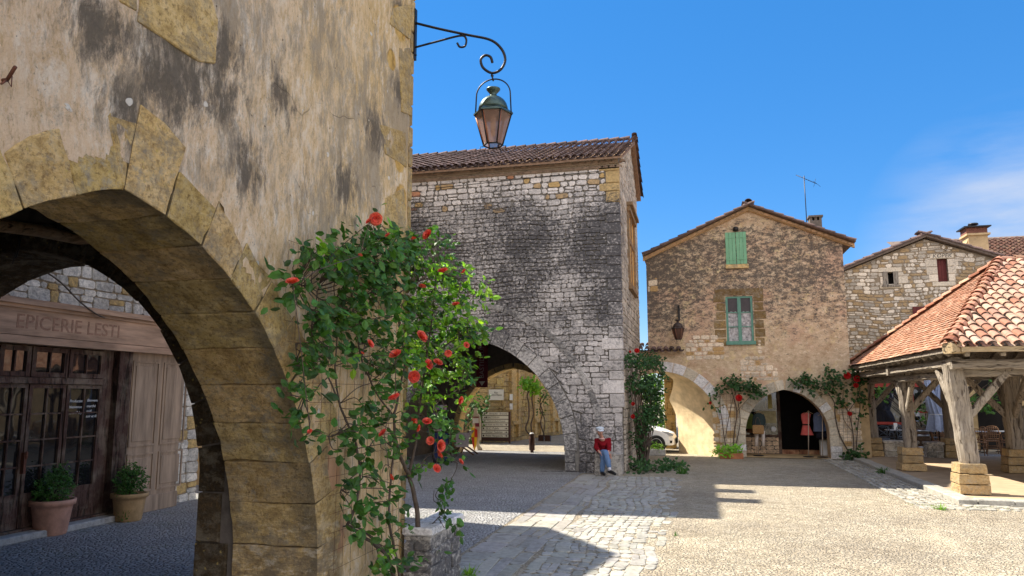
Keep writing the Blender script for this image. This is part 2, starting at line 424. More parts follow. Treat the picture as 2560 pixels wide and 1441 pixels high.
def m_ochre(name,edge=False,a=(.28,.18,.075),b=(.64,.45,.19),c=(.80,.62,.35),grey=.75,bs=1.0):
    t=NT(name); w=t.warp(.06,6)
    n=t.noise(7,10,.78,t.map((1,1,1.5),vec=w)); n2=t.noise(2.2,6,.6); gf=t.noise(30,7,.8)
    base=t.ramp(n,[(.28,a),(.48,b),(.68,c)])
    base=t.mix(t.ramp(gf,[(.38,.8),(.50,0.0)]),base,(.22,.135,.06))
    base=t.mix(1,base,t.attr(),'MULTIPLY')
    g=t.ramp(t.noise(14,8,.75,t.map(loc=(3,1,2))),[(.50,0.0),(.62,1.0)]); g=t.math('MULTIPLY',g,t.ramp(n2,[(.4,0.0),(.6,grey)]))
    base=t.mix(g,base,(.36,.33,.27))
    base=t.mix(t.ramp(t.noise(3.2,8,.75,t.map((1,1,1.4),loc=(6,6,2),vec=w)),[(.50,0.0),(.61,.65)]),base,t.mix(n,(.11,.095,.07),(.40,.33,.23)))
    lich=t.ramp(t.voro(16,'F1',t.warp(.05,16)),[(.10,1.0),(.2,0.0)]); lich=t.math('MULTIPLY',lich,t.ramp(t.noise(3,3,.5,t.map(loc=(9,1,2))),[(.5,0.0),(.58,.75)]))
    base=t.mix(lich,base,(.55,.40,.12))
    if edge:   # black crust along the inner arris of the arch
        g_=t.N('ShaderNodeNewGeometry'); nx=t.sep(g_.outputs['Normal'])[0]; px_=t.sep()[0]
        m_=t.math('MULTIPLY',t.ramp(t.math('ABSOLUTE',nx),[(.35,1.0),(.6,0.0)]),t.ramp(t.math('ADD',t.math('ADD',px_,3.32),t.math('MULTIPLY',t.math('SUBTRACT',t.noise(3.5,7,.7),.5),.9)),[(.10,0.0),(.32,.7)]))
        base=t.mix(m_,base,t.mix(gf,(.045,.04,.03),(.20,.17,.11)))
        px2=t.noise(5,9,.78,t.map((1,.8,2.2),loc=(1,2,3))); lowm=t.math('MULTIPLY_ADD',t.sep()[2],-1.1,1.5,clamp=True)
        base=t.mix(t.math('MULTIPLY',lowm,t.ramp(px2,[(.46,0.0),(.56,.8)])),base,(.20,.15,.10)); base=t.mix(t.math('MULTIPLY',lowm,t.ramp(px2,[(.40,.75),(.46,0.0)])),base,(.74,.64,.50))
    h=t.math('ADD',n,t.math('MULTIPLY',t.noise(45,6,.75),.45))
    h=t.math('ADD',h,t.math('MULTIPLY',t.noise(4,6,.65,t.map((1,1,6))),.6))
    return t.fin(base,.9,t.bump(h,bs,.025),.15)
def m_lime(name,band=None,tint=(1,1,1),amt=.9,ochre=.0,fine=1.0):
    """grey-white limestone, per-stone colour from Col, black lichen mottling"""
    t=NT(name); w=t.warp(.05,9)
    n=t.noise(16,8,.72,w); 
    base=t.mix(1,t.ramp(n,[(.28,.55),(.55,.95),(.75,1.0)]),t.mix(1,t.attr(),(1.22,1.17,1.10),'MULTIPLY'),'MULTIPLY'); base=t.mix(1,base,tint,'MULTIPLY')
    st=t.noise(11*fine,9,.8,t.map((1,1,1.5),vec=w)); big=t.noise(.55,5,.6,t.map(loc=(1,8,3)))
    m=t.ramp(big,[(.34,.72),(.62,1.05)])
    if band: 
        z=t.sep()[2]; e=t.N('ShaderNodeValToRGB'); 
        q=t.math('DIVIDE',z,12.0); m=t.math('MULTIPLY',m,t.ramp(q,[(p/12.0,v) for p,v in band]))
    dk=t.ramp(t.math('MULTIPLY',st,m),[(.40,0.0),(.545,amt)])
    base=t.mix(dk,base,t.mix(t.noise(40,4,.6),(.025,.024,.028),(.11,.105,.11)))
    if ochre: base=t.mix(t.ramp(t.noise(1.6,6,.6,t.map(loc=(5,5,5))),[(.55,0.0),(.7,ochre)]),base,(.42,.29,.13))
    h=t.math('ADD',n,t.math('MULTIPLY',t.noise(70,5,.75),.5))
    return t.fin(base,.9,t.bump(h,.8,.02),.2)
def m_render():
    """roughcast of the gabled house: tan below, black-crusted above, bare patches"""
    t=NT('roughcast_render'); w=t.warp(.08,6); z=t.sep()
    n=t.noise(1.0,6,.6,w); f=t.noise(8,8,.82,t.map((1,1,1.7),vec=w)); b=t.noise(3.0,9,.8,t.map((1,1,1.9),vec=w)); lo=t.noise(7,9,.8,t.map((1,1,1.4),loc=(4,4,9),vec=w))
    base=t.ramp(t.noise(2.2,8,.7,w),[(.3,(.46,.30,.17)),(.5,(.62,.465,.31)),(.66,(.70,.55,.37)),(.8,(.80,.69,.54))])
    base=t.mix(t.ramp(lo,[(.36,.7),(.47,0.0)]),base,(.34,.23,.13)); base=t.mix(t.ramp(lo,[(.54,0.0),(.62,.6)]),base,(.92,.80,.60))
    rose=t.ramp(t.noise(.8,4,.6,t.map(loc=(3,3,8))),[(.5,0.0),(.62,.6)]); base=t.mix(rose,base,(.62,.39,.27))
    base=t.mix(t.ramp(t.noise(3.3,7,.7,t.map(loc=(8,3,1))),[(.55,0.0),(.66,.5)]),base,(.80,.66,.33))
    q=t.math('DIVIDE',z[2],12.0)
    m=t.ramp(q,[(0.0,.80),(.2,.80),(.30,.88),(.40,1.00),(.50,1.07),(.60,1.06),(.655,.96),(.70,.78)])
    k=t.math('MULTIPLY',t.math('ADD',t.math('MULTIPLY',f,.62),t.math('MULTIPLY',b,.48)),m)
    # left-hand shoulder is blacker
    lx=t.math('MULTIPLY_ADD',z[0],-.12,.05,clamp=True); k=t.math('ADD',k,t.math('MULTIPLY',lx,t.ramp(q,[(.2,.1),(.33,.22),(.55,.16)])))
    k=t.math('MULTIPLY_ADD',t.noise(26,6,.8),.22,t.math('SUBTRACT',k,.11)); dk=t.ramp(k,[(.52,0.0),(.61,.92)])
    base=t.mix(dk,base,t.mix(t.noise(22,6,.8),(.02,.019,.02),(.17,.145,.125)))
    # smooth fillet under the verge
    h=t.math('ADD',f,t.math('MULTIPLY',t.noise(45,5,.75),.6))
    return t.fin(base,.93,t.bump(h,1.0,.035),.12)
def m_gravel():
    t=NT('pebble_paving'); w=t.warp(.02,30)
    v1=t.voro(19,'DISTANCE_TO_EDGE',t.warp(.10,9,t.map((1,1.35,1)))); c1=t.voro(19,'F1',t.warp(.10,9,t.map((1,1.35,1))),out='Color')
    big=t.noise(.35,6,.6); mid=t.noise(1.7,6,.65); fn=t.noise(50,6,.7)
    base=t.ramp(mid,[(.3,(.54,.45,.325)),(.5,(.61,.525,.39)),(.7,(.67,.595,.46))])
    base=t.mix(t.math('MULTIPLY',t.sep(c1)[0],.45),base,(.38,.31,.22)); base=t.mix(t.math('MULTIPLY',t.sep(c1)[1],.25),base,(.74,.66,.52))
    sand=t.ramp(t.noise(.9,7,.65,t.map((1,.55,1),loc=(3,1,0))),[(.52,0.0),(.72,.6)])
    base=t.mix(t.math('MULTIPLY',sand,.8),base,t.mix(fn,(.60,.49,.33),(.70,.59,.42)))
    joint=t.ramp(v1,[(.03,1.0),(.20,0.0)]); joint=t.math('MULTIPLY',joint,t.ramp(t.noise(5,7,.75,t.map(loc=(7,2,0))),[(.40,.05),(.56,1.0)])); joint=t.math('MULTIPLY',joint,t.math('SUBTRACT',1.0,t.math('MULTIPLY',sand,.85)))
    base=t.mix(t.math('MULTIPLY',joint,.62),base,(.20,.16,.10))
    base=t.mix(1,base,t.ramp(big,[(.38,(.80,.79,.80)),(.55,(1,1,1))]),'MULTIPLY'); wr=t.noise(.8,8,.7,t.map((.35,1.4,1),loc=(2,7,0))); base=t.mix(t.ramp(wr,[(.55,0.0),(.66,.45)]),base,(.42,.36,.28))
    grass=t.ramp(t.noise(1.1,8,.75,t.map((1.6,1,1),loc=(11,4,0))),[(.64,0.0),(.70,.6)]); base=t.mix(grass,base,(.13,.16,.05))
    h=t.math('ADD',t.math('MULTIPLY',t.ramp(v1,[(0,0.0),(.25,1.0)]),t.math('SUBTRACT',1.0,t.math('MULTIPLY',sand,.7))),t.math('MULTIPLY',fn,.4))
    h=t.math('ADD',h,t.math('MULTIPLY',mid,1.2))
    return t.fin(base,.88,t.bump(h,1.0,.03),.2)
def m_cobble():
    t=NT('grey_cobbles'); vv=t.warp(.08,7,t.map((1.15,.85,1)))
    v1=t.voro(15,'DISTANCE_TO_EDGE',vv); c1=t.voro(15,'F1',vv,out='Color'); fn=t.noise(50,6,.7)
    base=t.ramp(t.noise(1.2,6,.65),[(.3,(.36,.355,.35)),(.7,(.52,.515,.51))]); base=t.mix(t.math('MULTIPLY',t.sep(c1)[0],.4),base,(.24,.22,.20))
    j=t.ramp(v1,[(0,1.0),(.09,0.0)]); base=t.mix(t.math('MULTIPLY',j,.75),base,(.09,.08,.065))
    grass=t.math('MULTIPLY',j,t.ramp(t.noise(1.3,5,.6,t.map(loc=(3,3,0))),[(.55,0.0),(.65,.9)])); base=t.mix(grass,base,(.09,.13,.035))
    h=t.math('ADD',t.ramp(v1,[(0,0.0),(.22,1.0)]),t.math('MULTIPLY',fn,.3))
    return t.fin(base,.62,t.bump(h,1.0,.03),.35)
def m_flag(name='flagstone',tint=(.49,.475,.435)):
    t=NT(name); n=t.noise(12,8,.7); f=t.noise(60,5,.7)
    base=t.mix(1,t.ramp(n,[(.3,.62),(.6,1.0)]),t.attr(),'MULTIPLY'); base=t.mix(1,base,tint,'MULTIPLY')
    base=t.mix(t.ramp(t.noise(3,7,.7,t.map(loc=(2,6,1))),[(.52,0.0),(.66,.6)]),base,(.16,.145,.12))
    h=t.math('ADD',n,t.math('MULTIPLY',f,.35)); return t.fin(base,.62,t.bump(h,.8,.02),.35)
def m_tile(name,tint=(1,1,1),dirt=.6):
    t=NT(name); n=t.noise(7,7,.7); f=t.noise(40,5,.7)
    base=t.mix(1,t.ramp(n,[(.3,.68),(.62,1.0)]),t.attr(),'MULTIPLY'); base=t.mix(1,base,tint,'MULTIPLY')
    base=t.mix(t.ramp(t.noise(11,8,.78,t.map(loc=(2,2,2))),[(.52,0.0),(.66,dirt)]),base,(.07,.055,.05))
    return t.fin(base,.85,t.bump(t.math('ADD',n,f),.5,.012),.25)
def m_oldwood(name='weathered_oak',a=(.11,.085,.065),b=(.42,.365,.30),axis='z'):
    t=NT(name); sc={'z':(1,1,.07),'x':(.07,1,1),'y':(1,.07,1),'n':(1,1,.35)}[axis]
    w=t.warp(.12,2.5); g=t.noise(26,8,.7,t.map(sc,vec=w),dist=.6); n=t.noise(3,5,.6)
    base=t.ramp(g,[(.34,a),(.48,tuple(lerp(p,q,.55) for p,q in zip(a,b))),(.66,b)])
    crk=t.ramp(t.noise(17,4,.5,t.map(sc,loc=(4,2,1),vec=w)),[(.36,1.0),(.41,0.0)])
    base=t.mix(t.math('MULTIPLY',crk,.85),base,(.03,.02,.014))
    base=t.mix(t.ramp(n,[(.45,0.0),(.7,.45)]),base,(.40,.33,.24)); base=t.mix(1,base,t.attr(),'MULTIPLY')
    h=t.math('SUBTRACT',g,crk); return t.fin(base,.88,t.bump(h,.9,.03),.15)
def m_leaf(name,c1,c2,tr=.35):
    t=NT(name); n=t.noise(3,3,.5)
    base=t.mix(n,c1,c2); base=t.mix(1,base,t.attr(),'MULTIPLY')
    t.put(t.bs.inputs['Base Color'],base); t.bs.inputs['Roughness'].default_value=.48; t.bs.inputs['Specular IOR Level'].default_value=.4
    tl=t.N('ShaderNodeBsdfTranslucent'); t.L(t.mix(1,base,(1.5,1.6,.45),'MULTIPLY'),tl.inputs[0])
    mx=t.N('ShaderNodeMixShader'); mx.inputs[0].default_value=tr; t.L(t.bs.outputs[0],mx.inputs[1]); t.L(tl.outputs[0],mx.inputs[2]); t.L(mx.outputs[0],t.out.inputs[0])
    return t.m
def m_glass(name,col=(.5,.45,.4),alpha_t=.55,rough=.05):
    t=NT(name); tr=t.N('ShaderNodeBsdfTransparent'); tr.inputs[0].default_value=(*col,1)
    gl=t.N('ShaderNodeBsdfGlossy'); gl.inputs['Roughness'].default_value=rough; gl.inputs[0].default_value=(.9,.9,.9,1)
    fr=t.N('ShaderNodeFresnel'); fr.inputs[0].default_value=1.5
    k=t.math('ADD',fr.outputs[0],.03,clamp=True)
    mx=t.N('ShaderNodeMixShader'); t.L(k,mx.inputs[0]); t.L(tr.outputs[0],mx.inputs[1]); t.L(gl.outputs[0],mx.inputs[2]); t.L(mx.outputs[0],t.out.inputs[0]); return t.m
M={}
M['plaster']=m_plaster()
M['vous']=m_ochre('ochre_ashlar')
M['vous_edge']=m_ochre('arch_ashlar',edge=True)
M['vousgrey']=m_lime('pale_voussoir',band=[(0,.95),(2,.9),(3,.86),(12,.9)],amt=.8,ochre=.3)
M['ochre']=m_ochre('yellow_rubble',a=(.26,.18,.075),b=(.52,.38,.17),c=(.66,.52,.29),grey=.3,bs=.6)
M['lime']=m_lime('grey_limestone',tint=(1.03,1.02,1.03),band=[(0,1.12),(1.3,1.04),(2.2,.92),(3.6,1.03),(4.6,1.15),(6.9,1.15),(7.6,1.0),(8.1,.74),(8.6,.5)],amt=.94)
M['lime_side']=m_lime('grey_limestone_side',band=[(0,.95),(3,.93),(6,.93),(9,.85)],amt=.8,tint=(.92,.86,.78))
M['rubble']=m_lime('pale_rubble',amt=.5,tint=(1.05,.98,.88),band=[(0,.9),(12,.86)])
M['patch']=m_lime('bare_stone_patch',amt=.35,tint=(1,.9,.76))
M['mortar']=simple('lime_mortar',(.30,.235,.165),.95,.3,9,.6,40,.1)
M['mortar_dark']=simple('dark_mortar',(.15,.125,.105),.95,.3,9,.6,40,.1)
M['mortar_warm']=simple('ochre_mortar',(.42,.29,.15),.95,.3,9,.6,40,.1)
M['render']=m_render()
M['plain_tan']=simple('tan_render',(.50,.36,.20),.93,.35,2.5,.7,25,.12)
M['gravel']=m_gravel(); M['cobble']=m_cobble(); M['flag']=m_flag(); M['flag2']=m_flag('gutter_slab',(.46,.44,.41))
M['tile']=m_tile('terracotta_tile'); M['tile_old']=m_tile('old_canal_tile',(.75,.62,.58),.8)
M['oak']=m_oldwood(); M['oak_x']=m_oldwood('weathered_oak_x',axis='x'); M['oak_y']=m_oldwood('weathered_oak_y',axis='y'); M['oak_n']=m_oldwood('weathered_oak_brace',axis='n')
M['oak_dark']=m_oldwood('smoked_oak',(.03,.02,.014),(.10,.07,.045),'n')
M['shop_wood']=m_oldwood('brown_joinery',(.05,.026,.020),(.13,.075,.058),'z')
M['panel_wood']=simple('silvered_panel',(.34,.245,.17),.8,.5,9,.3,30,.2,stretch=(1,1,.12))
M['fascia']=simple('faded_red_fascia',(.42,.27,.18),.8,.5,5,.25,25,.2,stretch=(1,.25,2))
M['letter']=simple('faded_letter',(.31,.175,.115),.8,.4,20)
M['leaf']=m_leaf('rose_leaf',(.035,.105,.02),(.085,.20,.03),.3)
M['leaf_l']=m_leaf('light_leaf',(.14,.30,.025),(.25,.42,.05),.45)
M['leaf_d']=m_leaf('dark_leaf',(.022,.07,.02),(.05,.125,.03),.3)
M['stem']=simple('woody_stem',(.105,.078,.06),.9,.45,14,.9,40,attr=True)
M['petal']=m_leaf('coral_petal',(.88,.085,.06),(.95,.22,.16),.2)
M['petal_r']=m_leaf('crimson_petal',(.55,.01,.012),(.65,.02,.02),.25)
M['iron']=simple('wrought_iron',(.018,.017,.018),.45,.3,20,.2,60,.5,.4)
M['rust']=simple('rusty_wire',(.13,.05,.03),.8,.3,20)
M['zinc']=simple('verdigris_copper',(.075,.115,.105),.42,.35,9,.2,40,.5,.7)
M['copper']=simple('copper_trim',(.36,.12,.055),.5,.3,20,0,30,.5,.5)
M['green_shutter']=simple('sage_green_paint',(.17,.37,.22),.65,.18,8,.25,40,.3,stretch=(1,1,.2))
M['green_frame']=simple('blue_green_paint',(.115,.26,.20),.6,.2,8,.2,40)
M['red_paint']=simple('oxblood_paint',(.13,.025,.022),.65,.3,8,.2,40,.3,stretch=(1,1,.2))
M['red_frame']=simple('red_window_paint',(.30,.04,.03),.6,.2,8)
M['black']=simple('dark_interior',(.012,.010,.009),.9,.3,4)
M['ceil_dark']=simple('dark_boards',(.035,.027,.020),.9,.4,6,.3,30)  # very dark board colour for the arcade ceilings
M['white']=simple('white_paint',(.75,.75,.74),.5,.06,6)
M['sign']=simple('cream_enamel',(.62,.60,.52),.45,.06,8)
M['signtext']=simple('sign_black',(.02,.02,.02),.5,.1)
M['brown']=simple('brown_metal',(.06,.025,.018),.5,.2)
M['navy']=simple('navy_board',(.012,.025,.09),.5,.2)
M['terra']=simple('pink_terracotta',(.50,.27,.19),.85,.35,6,.4,30)
M['terra2']=simple('sand_ribbed_pot',(.42,.27,.13),.85,.35,6,.4,30)
M['terra3']=simple('orange_terracotta',(.45,.17,.08),.85,.35,6,.4,30)
M['soil']=simple('potting_soil',(.04,.03,.02),.95,.3)
M['glass']=m_glass('window_glass',(.55,.58,.6))
t=NT('smoky_lantern_glass'); n=t.noise(9,6,.7); tr_=t.N('ShaderNodeBsdfTransparent'); tr_.inputs[0].default_value=(.85,.72,.62,1); df_=t.N('ShaderNodeBsdfTranslucent'); t.L(t.mix(n,(.16,.09,.065),(.48,.34,.28)),df_.inputs[0]); d2_=t.N('ShaderNodeBsdfDiffuse'); t.L(t.mix(n,(.10,.06,.045),(.32,.23,.19)),d2_.inputs[0]); a_=t.N('ShaderNodeAddShader'); t.L(df_.outputs[0],a_.inputs[0]); t.L(d2_.outputs[0],a_.inputs[1]); mx=t.N('ShaderNodeMixShader'); mx.inputs[0].default_value=.62; t.L(tr_.outputs[0],mx.inputs[1]); t.L(a_.outputs[0],mx.inputs[2]); t.L(mx.outputs[0],t.out.inputs[0]); M['amber']=t.m
def fab(n,c,**k): return simple(n,c,.9,.18,14,.3,50,.1,**k)
M['skin']=simple('skin',(.52,.27,.19),.6,.08,20)
# ------------------------------------------------------------------ ground
def sheet(name,poly,z,mat,kind='structure',th=0):
    mb=MB(); n=len(poly); mb.add([V(x,y,z) for x,y in poly],[tuple(range(n))]); o=mb.build(name,mat,fixn=False); tag(o,kind=kind); return o
sheet('ground',[(-400,-400),(400,-400),(400,400),(-400,400)],0,M['gravel'])
sheet('lane',[(-9.9,-6),(-3.02,-6),(-3.02,19.7),(-1.95,19.7),(-1.95,26.8),(-14,26.8),(-14,15.0),(-9.9,13.0)],.004,M['cobble'])
sheet('street',[(-40,26.85),(-1.0,26.85),(-1.0,60),(-40,60)],.004,M['gravel'])
# flagstone calade in the square: rough stones between x -2.0 and -0.5, big gutter slabs x -2.9..-2.0
def flags(name,x0,x1,y0,y1,hr,wr,mat,label,z=.004,rr=3,base=(.72,1.0),rag=.012,cut=.05,edge=0):
    r=random.Random(rr); mb=MB()
    f=lambda a,b,d: V(b+edge*noise.noise(V(a*.5,1,1)),a,z+d)
    def cf(x,zz,q): k=q.uniform(*base); return (k,k*q.uniform(.96,1.0),k*q.uniform(.88,.98))
    wall_stones(mb,f,y0,y1,x0,x1,hr,wr,cf,gap=.010,dep=(.002,.012),r=r,wav=.10,cut=cut,bev=.02,rag=rag,mask=(lambda a,b: r.random()>max(0,(b-(x1-.45))/.45)*.75) if edge else None)
    return mb.build(name,mat)
o=flags('flagstone_paving',-2.05,-.45,5,19.2,(.12,.24),(.16,.40),M['flag'],'',rr=4,edge=.18,rag=.035); tag(o,kind='structure')
o=flags('gutter_slabs',-2.95,-2.10,4.5,19.4,(.28,.42),(.5,1.15),M['flag2'],'',rr=5); tag(o,kind='structure')
# market hall floor + kerb
sheet('hall_floor',[(4.85,16.0),(20,16.0),(20,27.4),(4.85,27.4)],.075,simple('swept_earth_floor',(.42,.31,.20),.85,.2,3,.4,60))
mb=MB(); r=random.Random(5)
y=15.75
while y<27.3:
    l=r.uniform(.6,1.2); mb.box((4.62,y,-.05),(4.93,min(y+l-.015,27.4),.10+jit(r,.008)),(.95,.93,.88),bev=.015); y+=l
x=4.95
while x<18:
    l=r.uniform(.6,1.2); mb.box((x,15.75,-.05),(x+l-.015,16.05,.10+jit(r,.008)),(.95,.93,.88),bev=.015); x+=l
tag(mb.build('kerb',M['flag']),kind='structure')
# rough calade beside the hall
r=random.Random(8); mb=MB()
def cf(x,zz,q): k=q.uniform(.7,1.0); return (k,k*.97,k*.9)
wall_stones(mb,lambda a,b,d:V(b,a,.004+d),15.0,26.5,3.75,4.6,(.12,.22),(.16,.36),cf,gap=.03,dep=(.005,.025),r=r,wav=.06,cut=.05,bev=.02,rag=.02)
tag(mb.build('hall_edge_paving',M['flag']),kind='structure')
mb=MB()
wall_stones(mb,lambda a,b,d:V(a,b,.004+d),4.6,11,15.05,15.72,(.12,.22),(.16,.36),cf,gap=.03,dep=(.005,.025),r=r,wav=.06,cut=.05,bev=.02,rag=.02)
tag(mb.build('hall_front_paving',M['flag']),kind='structure')
r=random.Random(9); mb=MB()
for _ in range(1500):
    if r.random()<.7: x,y=r.uniform(3.7,11),15.35+r.gauss(0,.16)
    else: x,y=4.1+r.gauss(0,.3),r.uniform(15.2,26)
    if noise.noise(V(x*1.3,y*1.3,0))<-.02: continue
    h=r.uniform(.012,.04); a=r.uniform(0,6.3); d=V(math.cos(a),math.sin(a),0)*h*.7; w=V(-math.sin(a),math.cos(a),0)*.006; p=V(x,y,.004); k=r.uniform(.7,1.2)
    mb.add([p-w,p+w,p+d+V(0,0,h)],[(0,1,2)],(k,k,k*.8))
tag(mb.build('grass',m_leaf('joint_grass',(.12,.17,.04),(.22,.25,.08),.3),fixn=False),'short dry grass growing in the paving joints beside the market hall','grass',kind='stuff')
# cafe terrace paving
sheet('terrace',[(5.3,27.42),(22,27.42),(22,29.3),(5.3,29.3)],.03,M['cobble'])

# ------------------------------------------------------------------ A : near arcade building
A=thing('arcade_building','weathered ochre plastered corner house with a big stone arch, nearest on the left','house',(-2.97,7.4,0))
arA=Arch(3.25,2.31,.46,2.64); arAL=Arch(3.25,1.95,.46,2.64)   # the old arch is lopsided: steeper on its left
def arch_in(y,z,g): return (arA if y>=3.25 else arAL).inside(y,z,g)
r=random.Random(11)
# core wall
mb=MB(); mb.box((-3.74,-4,0),(-3.02,7.36,8.6)); core=mb.build('wall_core',M['mortar_warm'],A)
fr_=arA.full(24,.16,-.1); fl_=arAL.full(24,.16,-.1); c=MB(); c.prism(fr_[:26]+fl_[26:],side(0),-3.9,-2.9); boolcut(core,[c])
# plaster skin
mb=MB(); st=.035; ny=int(9.4/st); nz=int(7.6/st); idx={}
y0=-2.0
def zp(y,z):
    d=.010*N3((7,y,z),1.7)+.007*N3((3,y,z),6)+.004*N3((3,y,z),15)
    if y>6.9: d-=.05*max(0,(y-7.2)/.2)**2+ .02*max(0,N3((1,y,z),3))
    if z<1.6 : d+=.035*N3((5,y*1.0,z*2.2),2.2)*min(1,(1.6-z))
    return -2.975+d
vs=[];fs=[]
for i in range(ny+1):
    for j in range(nz+1):
        y=y0+i*st; z=j*st; yy=y
        if i==ny: yy=y+.018*N3((4,z,0),2.5)+.012*N3((4,z,5),9)
        vs.append((zp(y,z),yy,z))
for i in range(ny):
    for j in range(nz):
        y=y0+(i+.5)*st; z=(j+.5)*st
        g=.17
        if arch_in(y,z,g): continue
        a=i*(nz+1)+j; fs.append((a,a+nz+1,a+nz+2,a+1))
mb.add(vs,fs,smooth=True); skin=mb.build('plaster',M['plaster'],A,fixn=False)
mb=MB(); z=0
while z<7.6:  # rubble end face past the corner
    h=r.uniform(.22,.4); mb.box((-3.74,7.3,z),(-2.985+jit(r,.006),7.40+jit(r,.012),z+h-.012),(.9*r.uniform(.7,1),)*3,bev=.012); z+=h
mb.build('quoin_stones',M['vous'],A)
# roughly dressed voussoirs, each a displaced block
def rough_block(mb,poly,f,d0,d1,col,amp=.016,sub=.06,seed=0):
    bm=bmesh.new(); n=len(poly)
    a=[bm.verts.new(f(*p,d0)) for p in poly]; b=[bm.verts.new(f(*p,d1)) for p in poly]
    bm.faces.new(a); bm.faces.new(list(reversed(b)))
    for i in range(n): bm.faces.new((a[i],b[i],b[(i+1)%n],a[(i+1)%n]))
    bmesh.ops.recalc_face_normals(bm,faces=bm.faces)
    bmesh.ops.bevel(bm,geom=list(bm.edges),offset=.007,segments=1,affect='EDGES')
    bmesh.ops.triangulate(bm,faces=bm.faces)
    for _ in range(3):
        ed=[e for e in bm.edges if e.calc_length()>sub*1.6]
        if not ed: break
        bmesh.ops.subdivide_edges(bm,edges=ed,cuts=1); bmesh.ops.triangulate(bm,faces=bm.faces)
    bm.normal_update()
    for v in bm.verts:
        p=v.co+V(seed*3.1,0,0)
        v.co+= v.normal*(amp*N3(p,4)+amp*.6*N3(p,11)-amp*.2)
    vs=[v.co.copy() for v in bm.verts]
    for i,v in enumerate(bm.verts): v.index=i
    mb.add(vs,[tuple(v.index for v in f_.verts) for f_ in bm.faces],col); bm.free()
mb=MB()
def shp(p,l):
    x=p[0]-(arA.c-AR.o); z=p[1]-arA.zs; q=math.hypot(x,z); return (p[0]+x/q*l,p[1]+z/q*l)
for sg in (1,-1):
    AR=arA if sg>0 else arAL; P=AR.prof(22); k=0
    while k<22:
        step=2 if (k%4 or sg<0) else 2
        l=r.choice([.30,.42,.50,.36,.34]); e=r.uniform(-.08,.08)
        p0,p1,p2=P[k],P[k+1],P[k+2]
        g=.004
        def sl(a,b,t): return (a[0]+(b[0]-a[0])*t,a[1]+(b[1]-a[1])*t)
        i0,i2=sl(p0,p2,.006),sl(p2,p0,.006); q0,q2=shp(i0,l+e),shp(i2,l-e); qm=shp(p1,l+jit(r,.05))
        poly=[i0,q0,qm,q2,i2,p1]; poly=[(max(x,arA.c+.002),z) for x,z in poly]
        if sg<0: poly=[(2*arA.c-x,z) for x,z in reversed(poly)]
        kk=r.uniform(.78,1.08); rough_block(mb,poly,side(-2.965),-.77,.003+jit(r,.004),(kk,kk*r.uniform(.95,1.02),kk*r.uniform(.85,1.0)),seed=k)
        k+=2
    z=arA.zs
    while z>-.05:
        h=r.uniform(.2,.34); w=r.uniform(.17,.26)
        poly=[(AR.w,z-h+.006),(AR.w+w,z-h+.006),(AR.w+w,z-.004),(AR.w,z-.004)]
        poly=[(arA.c+sg*a,b) for a,b in poly]
        if sg<0: poly.reverse()
        kk=r.uniform(.7,1.0); kk*=.85; rough_block(mb,poly,side(-2.965),-.77,.006,(kk,kk*.97,kk*.95),amp=.034,seed=z); z-=h
rough_block(mb,[(3.247,3.09),(3.315,3.50),(3.10,3.47)],side(-2.965),-.77,.0,(.9,.88,.82),seed=77)
mb.build('arch_stones',M['vous_edge'],A)
# bare ashlar blocks that break through the plaster
mb=MB()
def ash(px,dep=.004,k=1.0):
    poly=[(at(u,v,x=-2.965).y,at(u,v,x=-2.965).z) for u,v in px]; mb=MB(); rough_block(mb,poly,side(-2.965),-.2,dep,(k,k,k*.96),amp=.008,sub=.05,seed=px[0][0]); mb.build('bare_ashlar',M['vous'],A)
ash([(352,-10),(520,-30),(545,50),(540,160),(500,155),(345,55)])
ash([(290,-40),(345,-20),(345,30),(300,5)])
ash([(965,495),(1010,470),(1020,600),(960,600)],.002,.9)
ash([(950,310),(1015,330),(1018,420),(965,385)],-.002,.75); ash([(985,20),(1030,10),(1028,100),(975,60)],.0,.85); ash([(1000,120),(1028,120),(1030,290),(1005,280)],.0,.8)
# old iron spike and wire in the plaster
mb=MB(); p=at(18,200,x=-2.95); q=at(38,168,x=-2.86); mb.tube([p+V(-.05,0,0),p,q],.009,6); mb.tube([p,at(3,210,x=-2.9)],.005,5); mb.tube([p,at(28,218,x=-2.9),at(30,190,x=-2.93)],.003,5)
tag(mb.build('iron_spike',M['rust']),'bent rusty iron spike sticking out of the plaster at the upper left edge','spike')
# upper storey body, gallery ceiling, transverse arch
mb=MB(); mb.box((-15,-4,3.95),(-3.76,7.38,8.6)); mb.build('upper_storey',M['plain_tan'],A)
mb=MB(); mb.box((-9.4,-4,3.80),(-3.76,7.36,3.94)); mb.build('ceiling_boards',M['ceil_dark'],A)
mb=MB(); mb.box((-9.4,-4,0),(-3.76,-3.7,3.79)); mb.build('light_stop_wall',M['mortar_dark'],A)  # unseen wall added to keep daylight from leaking into the gallery
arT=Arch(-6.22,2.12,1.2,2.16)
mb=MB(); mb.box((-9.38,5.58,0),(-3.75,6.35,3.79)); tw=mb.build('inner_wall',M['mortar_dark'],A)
c=MB(); c.prism(arT.full(20,.03,-.1),front(0),-6.5,-5.4); boolcut(tw,[c])
mb=MB(); voussoirs(mb,front(5.57),arT,9,.27,.80,lambda x,z,q:(q.uniform(.5,.8),)*3,jamb=(.3,.45),r=random.Random(3),dep=(.0,.02),jl=.06); mb.build('inner_arch_stones',m_ochre('shaded_ashlar',a=(.045,.03,.02),b=(.10,.07,.04),c=(.15,.11,.07),grey=.3),A)  # ashlar coloured dark to stand for the shade inside the gallery
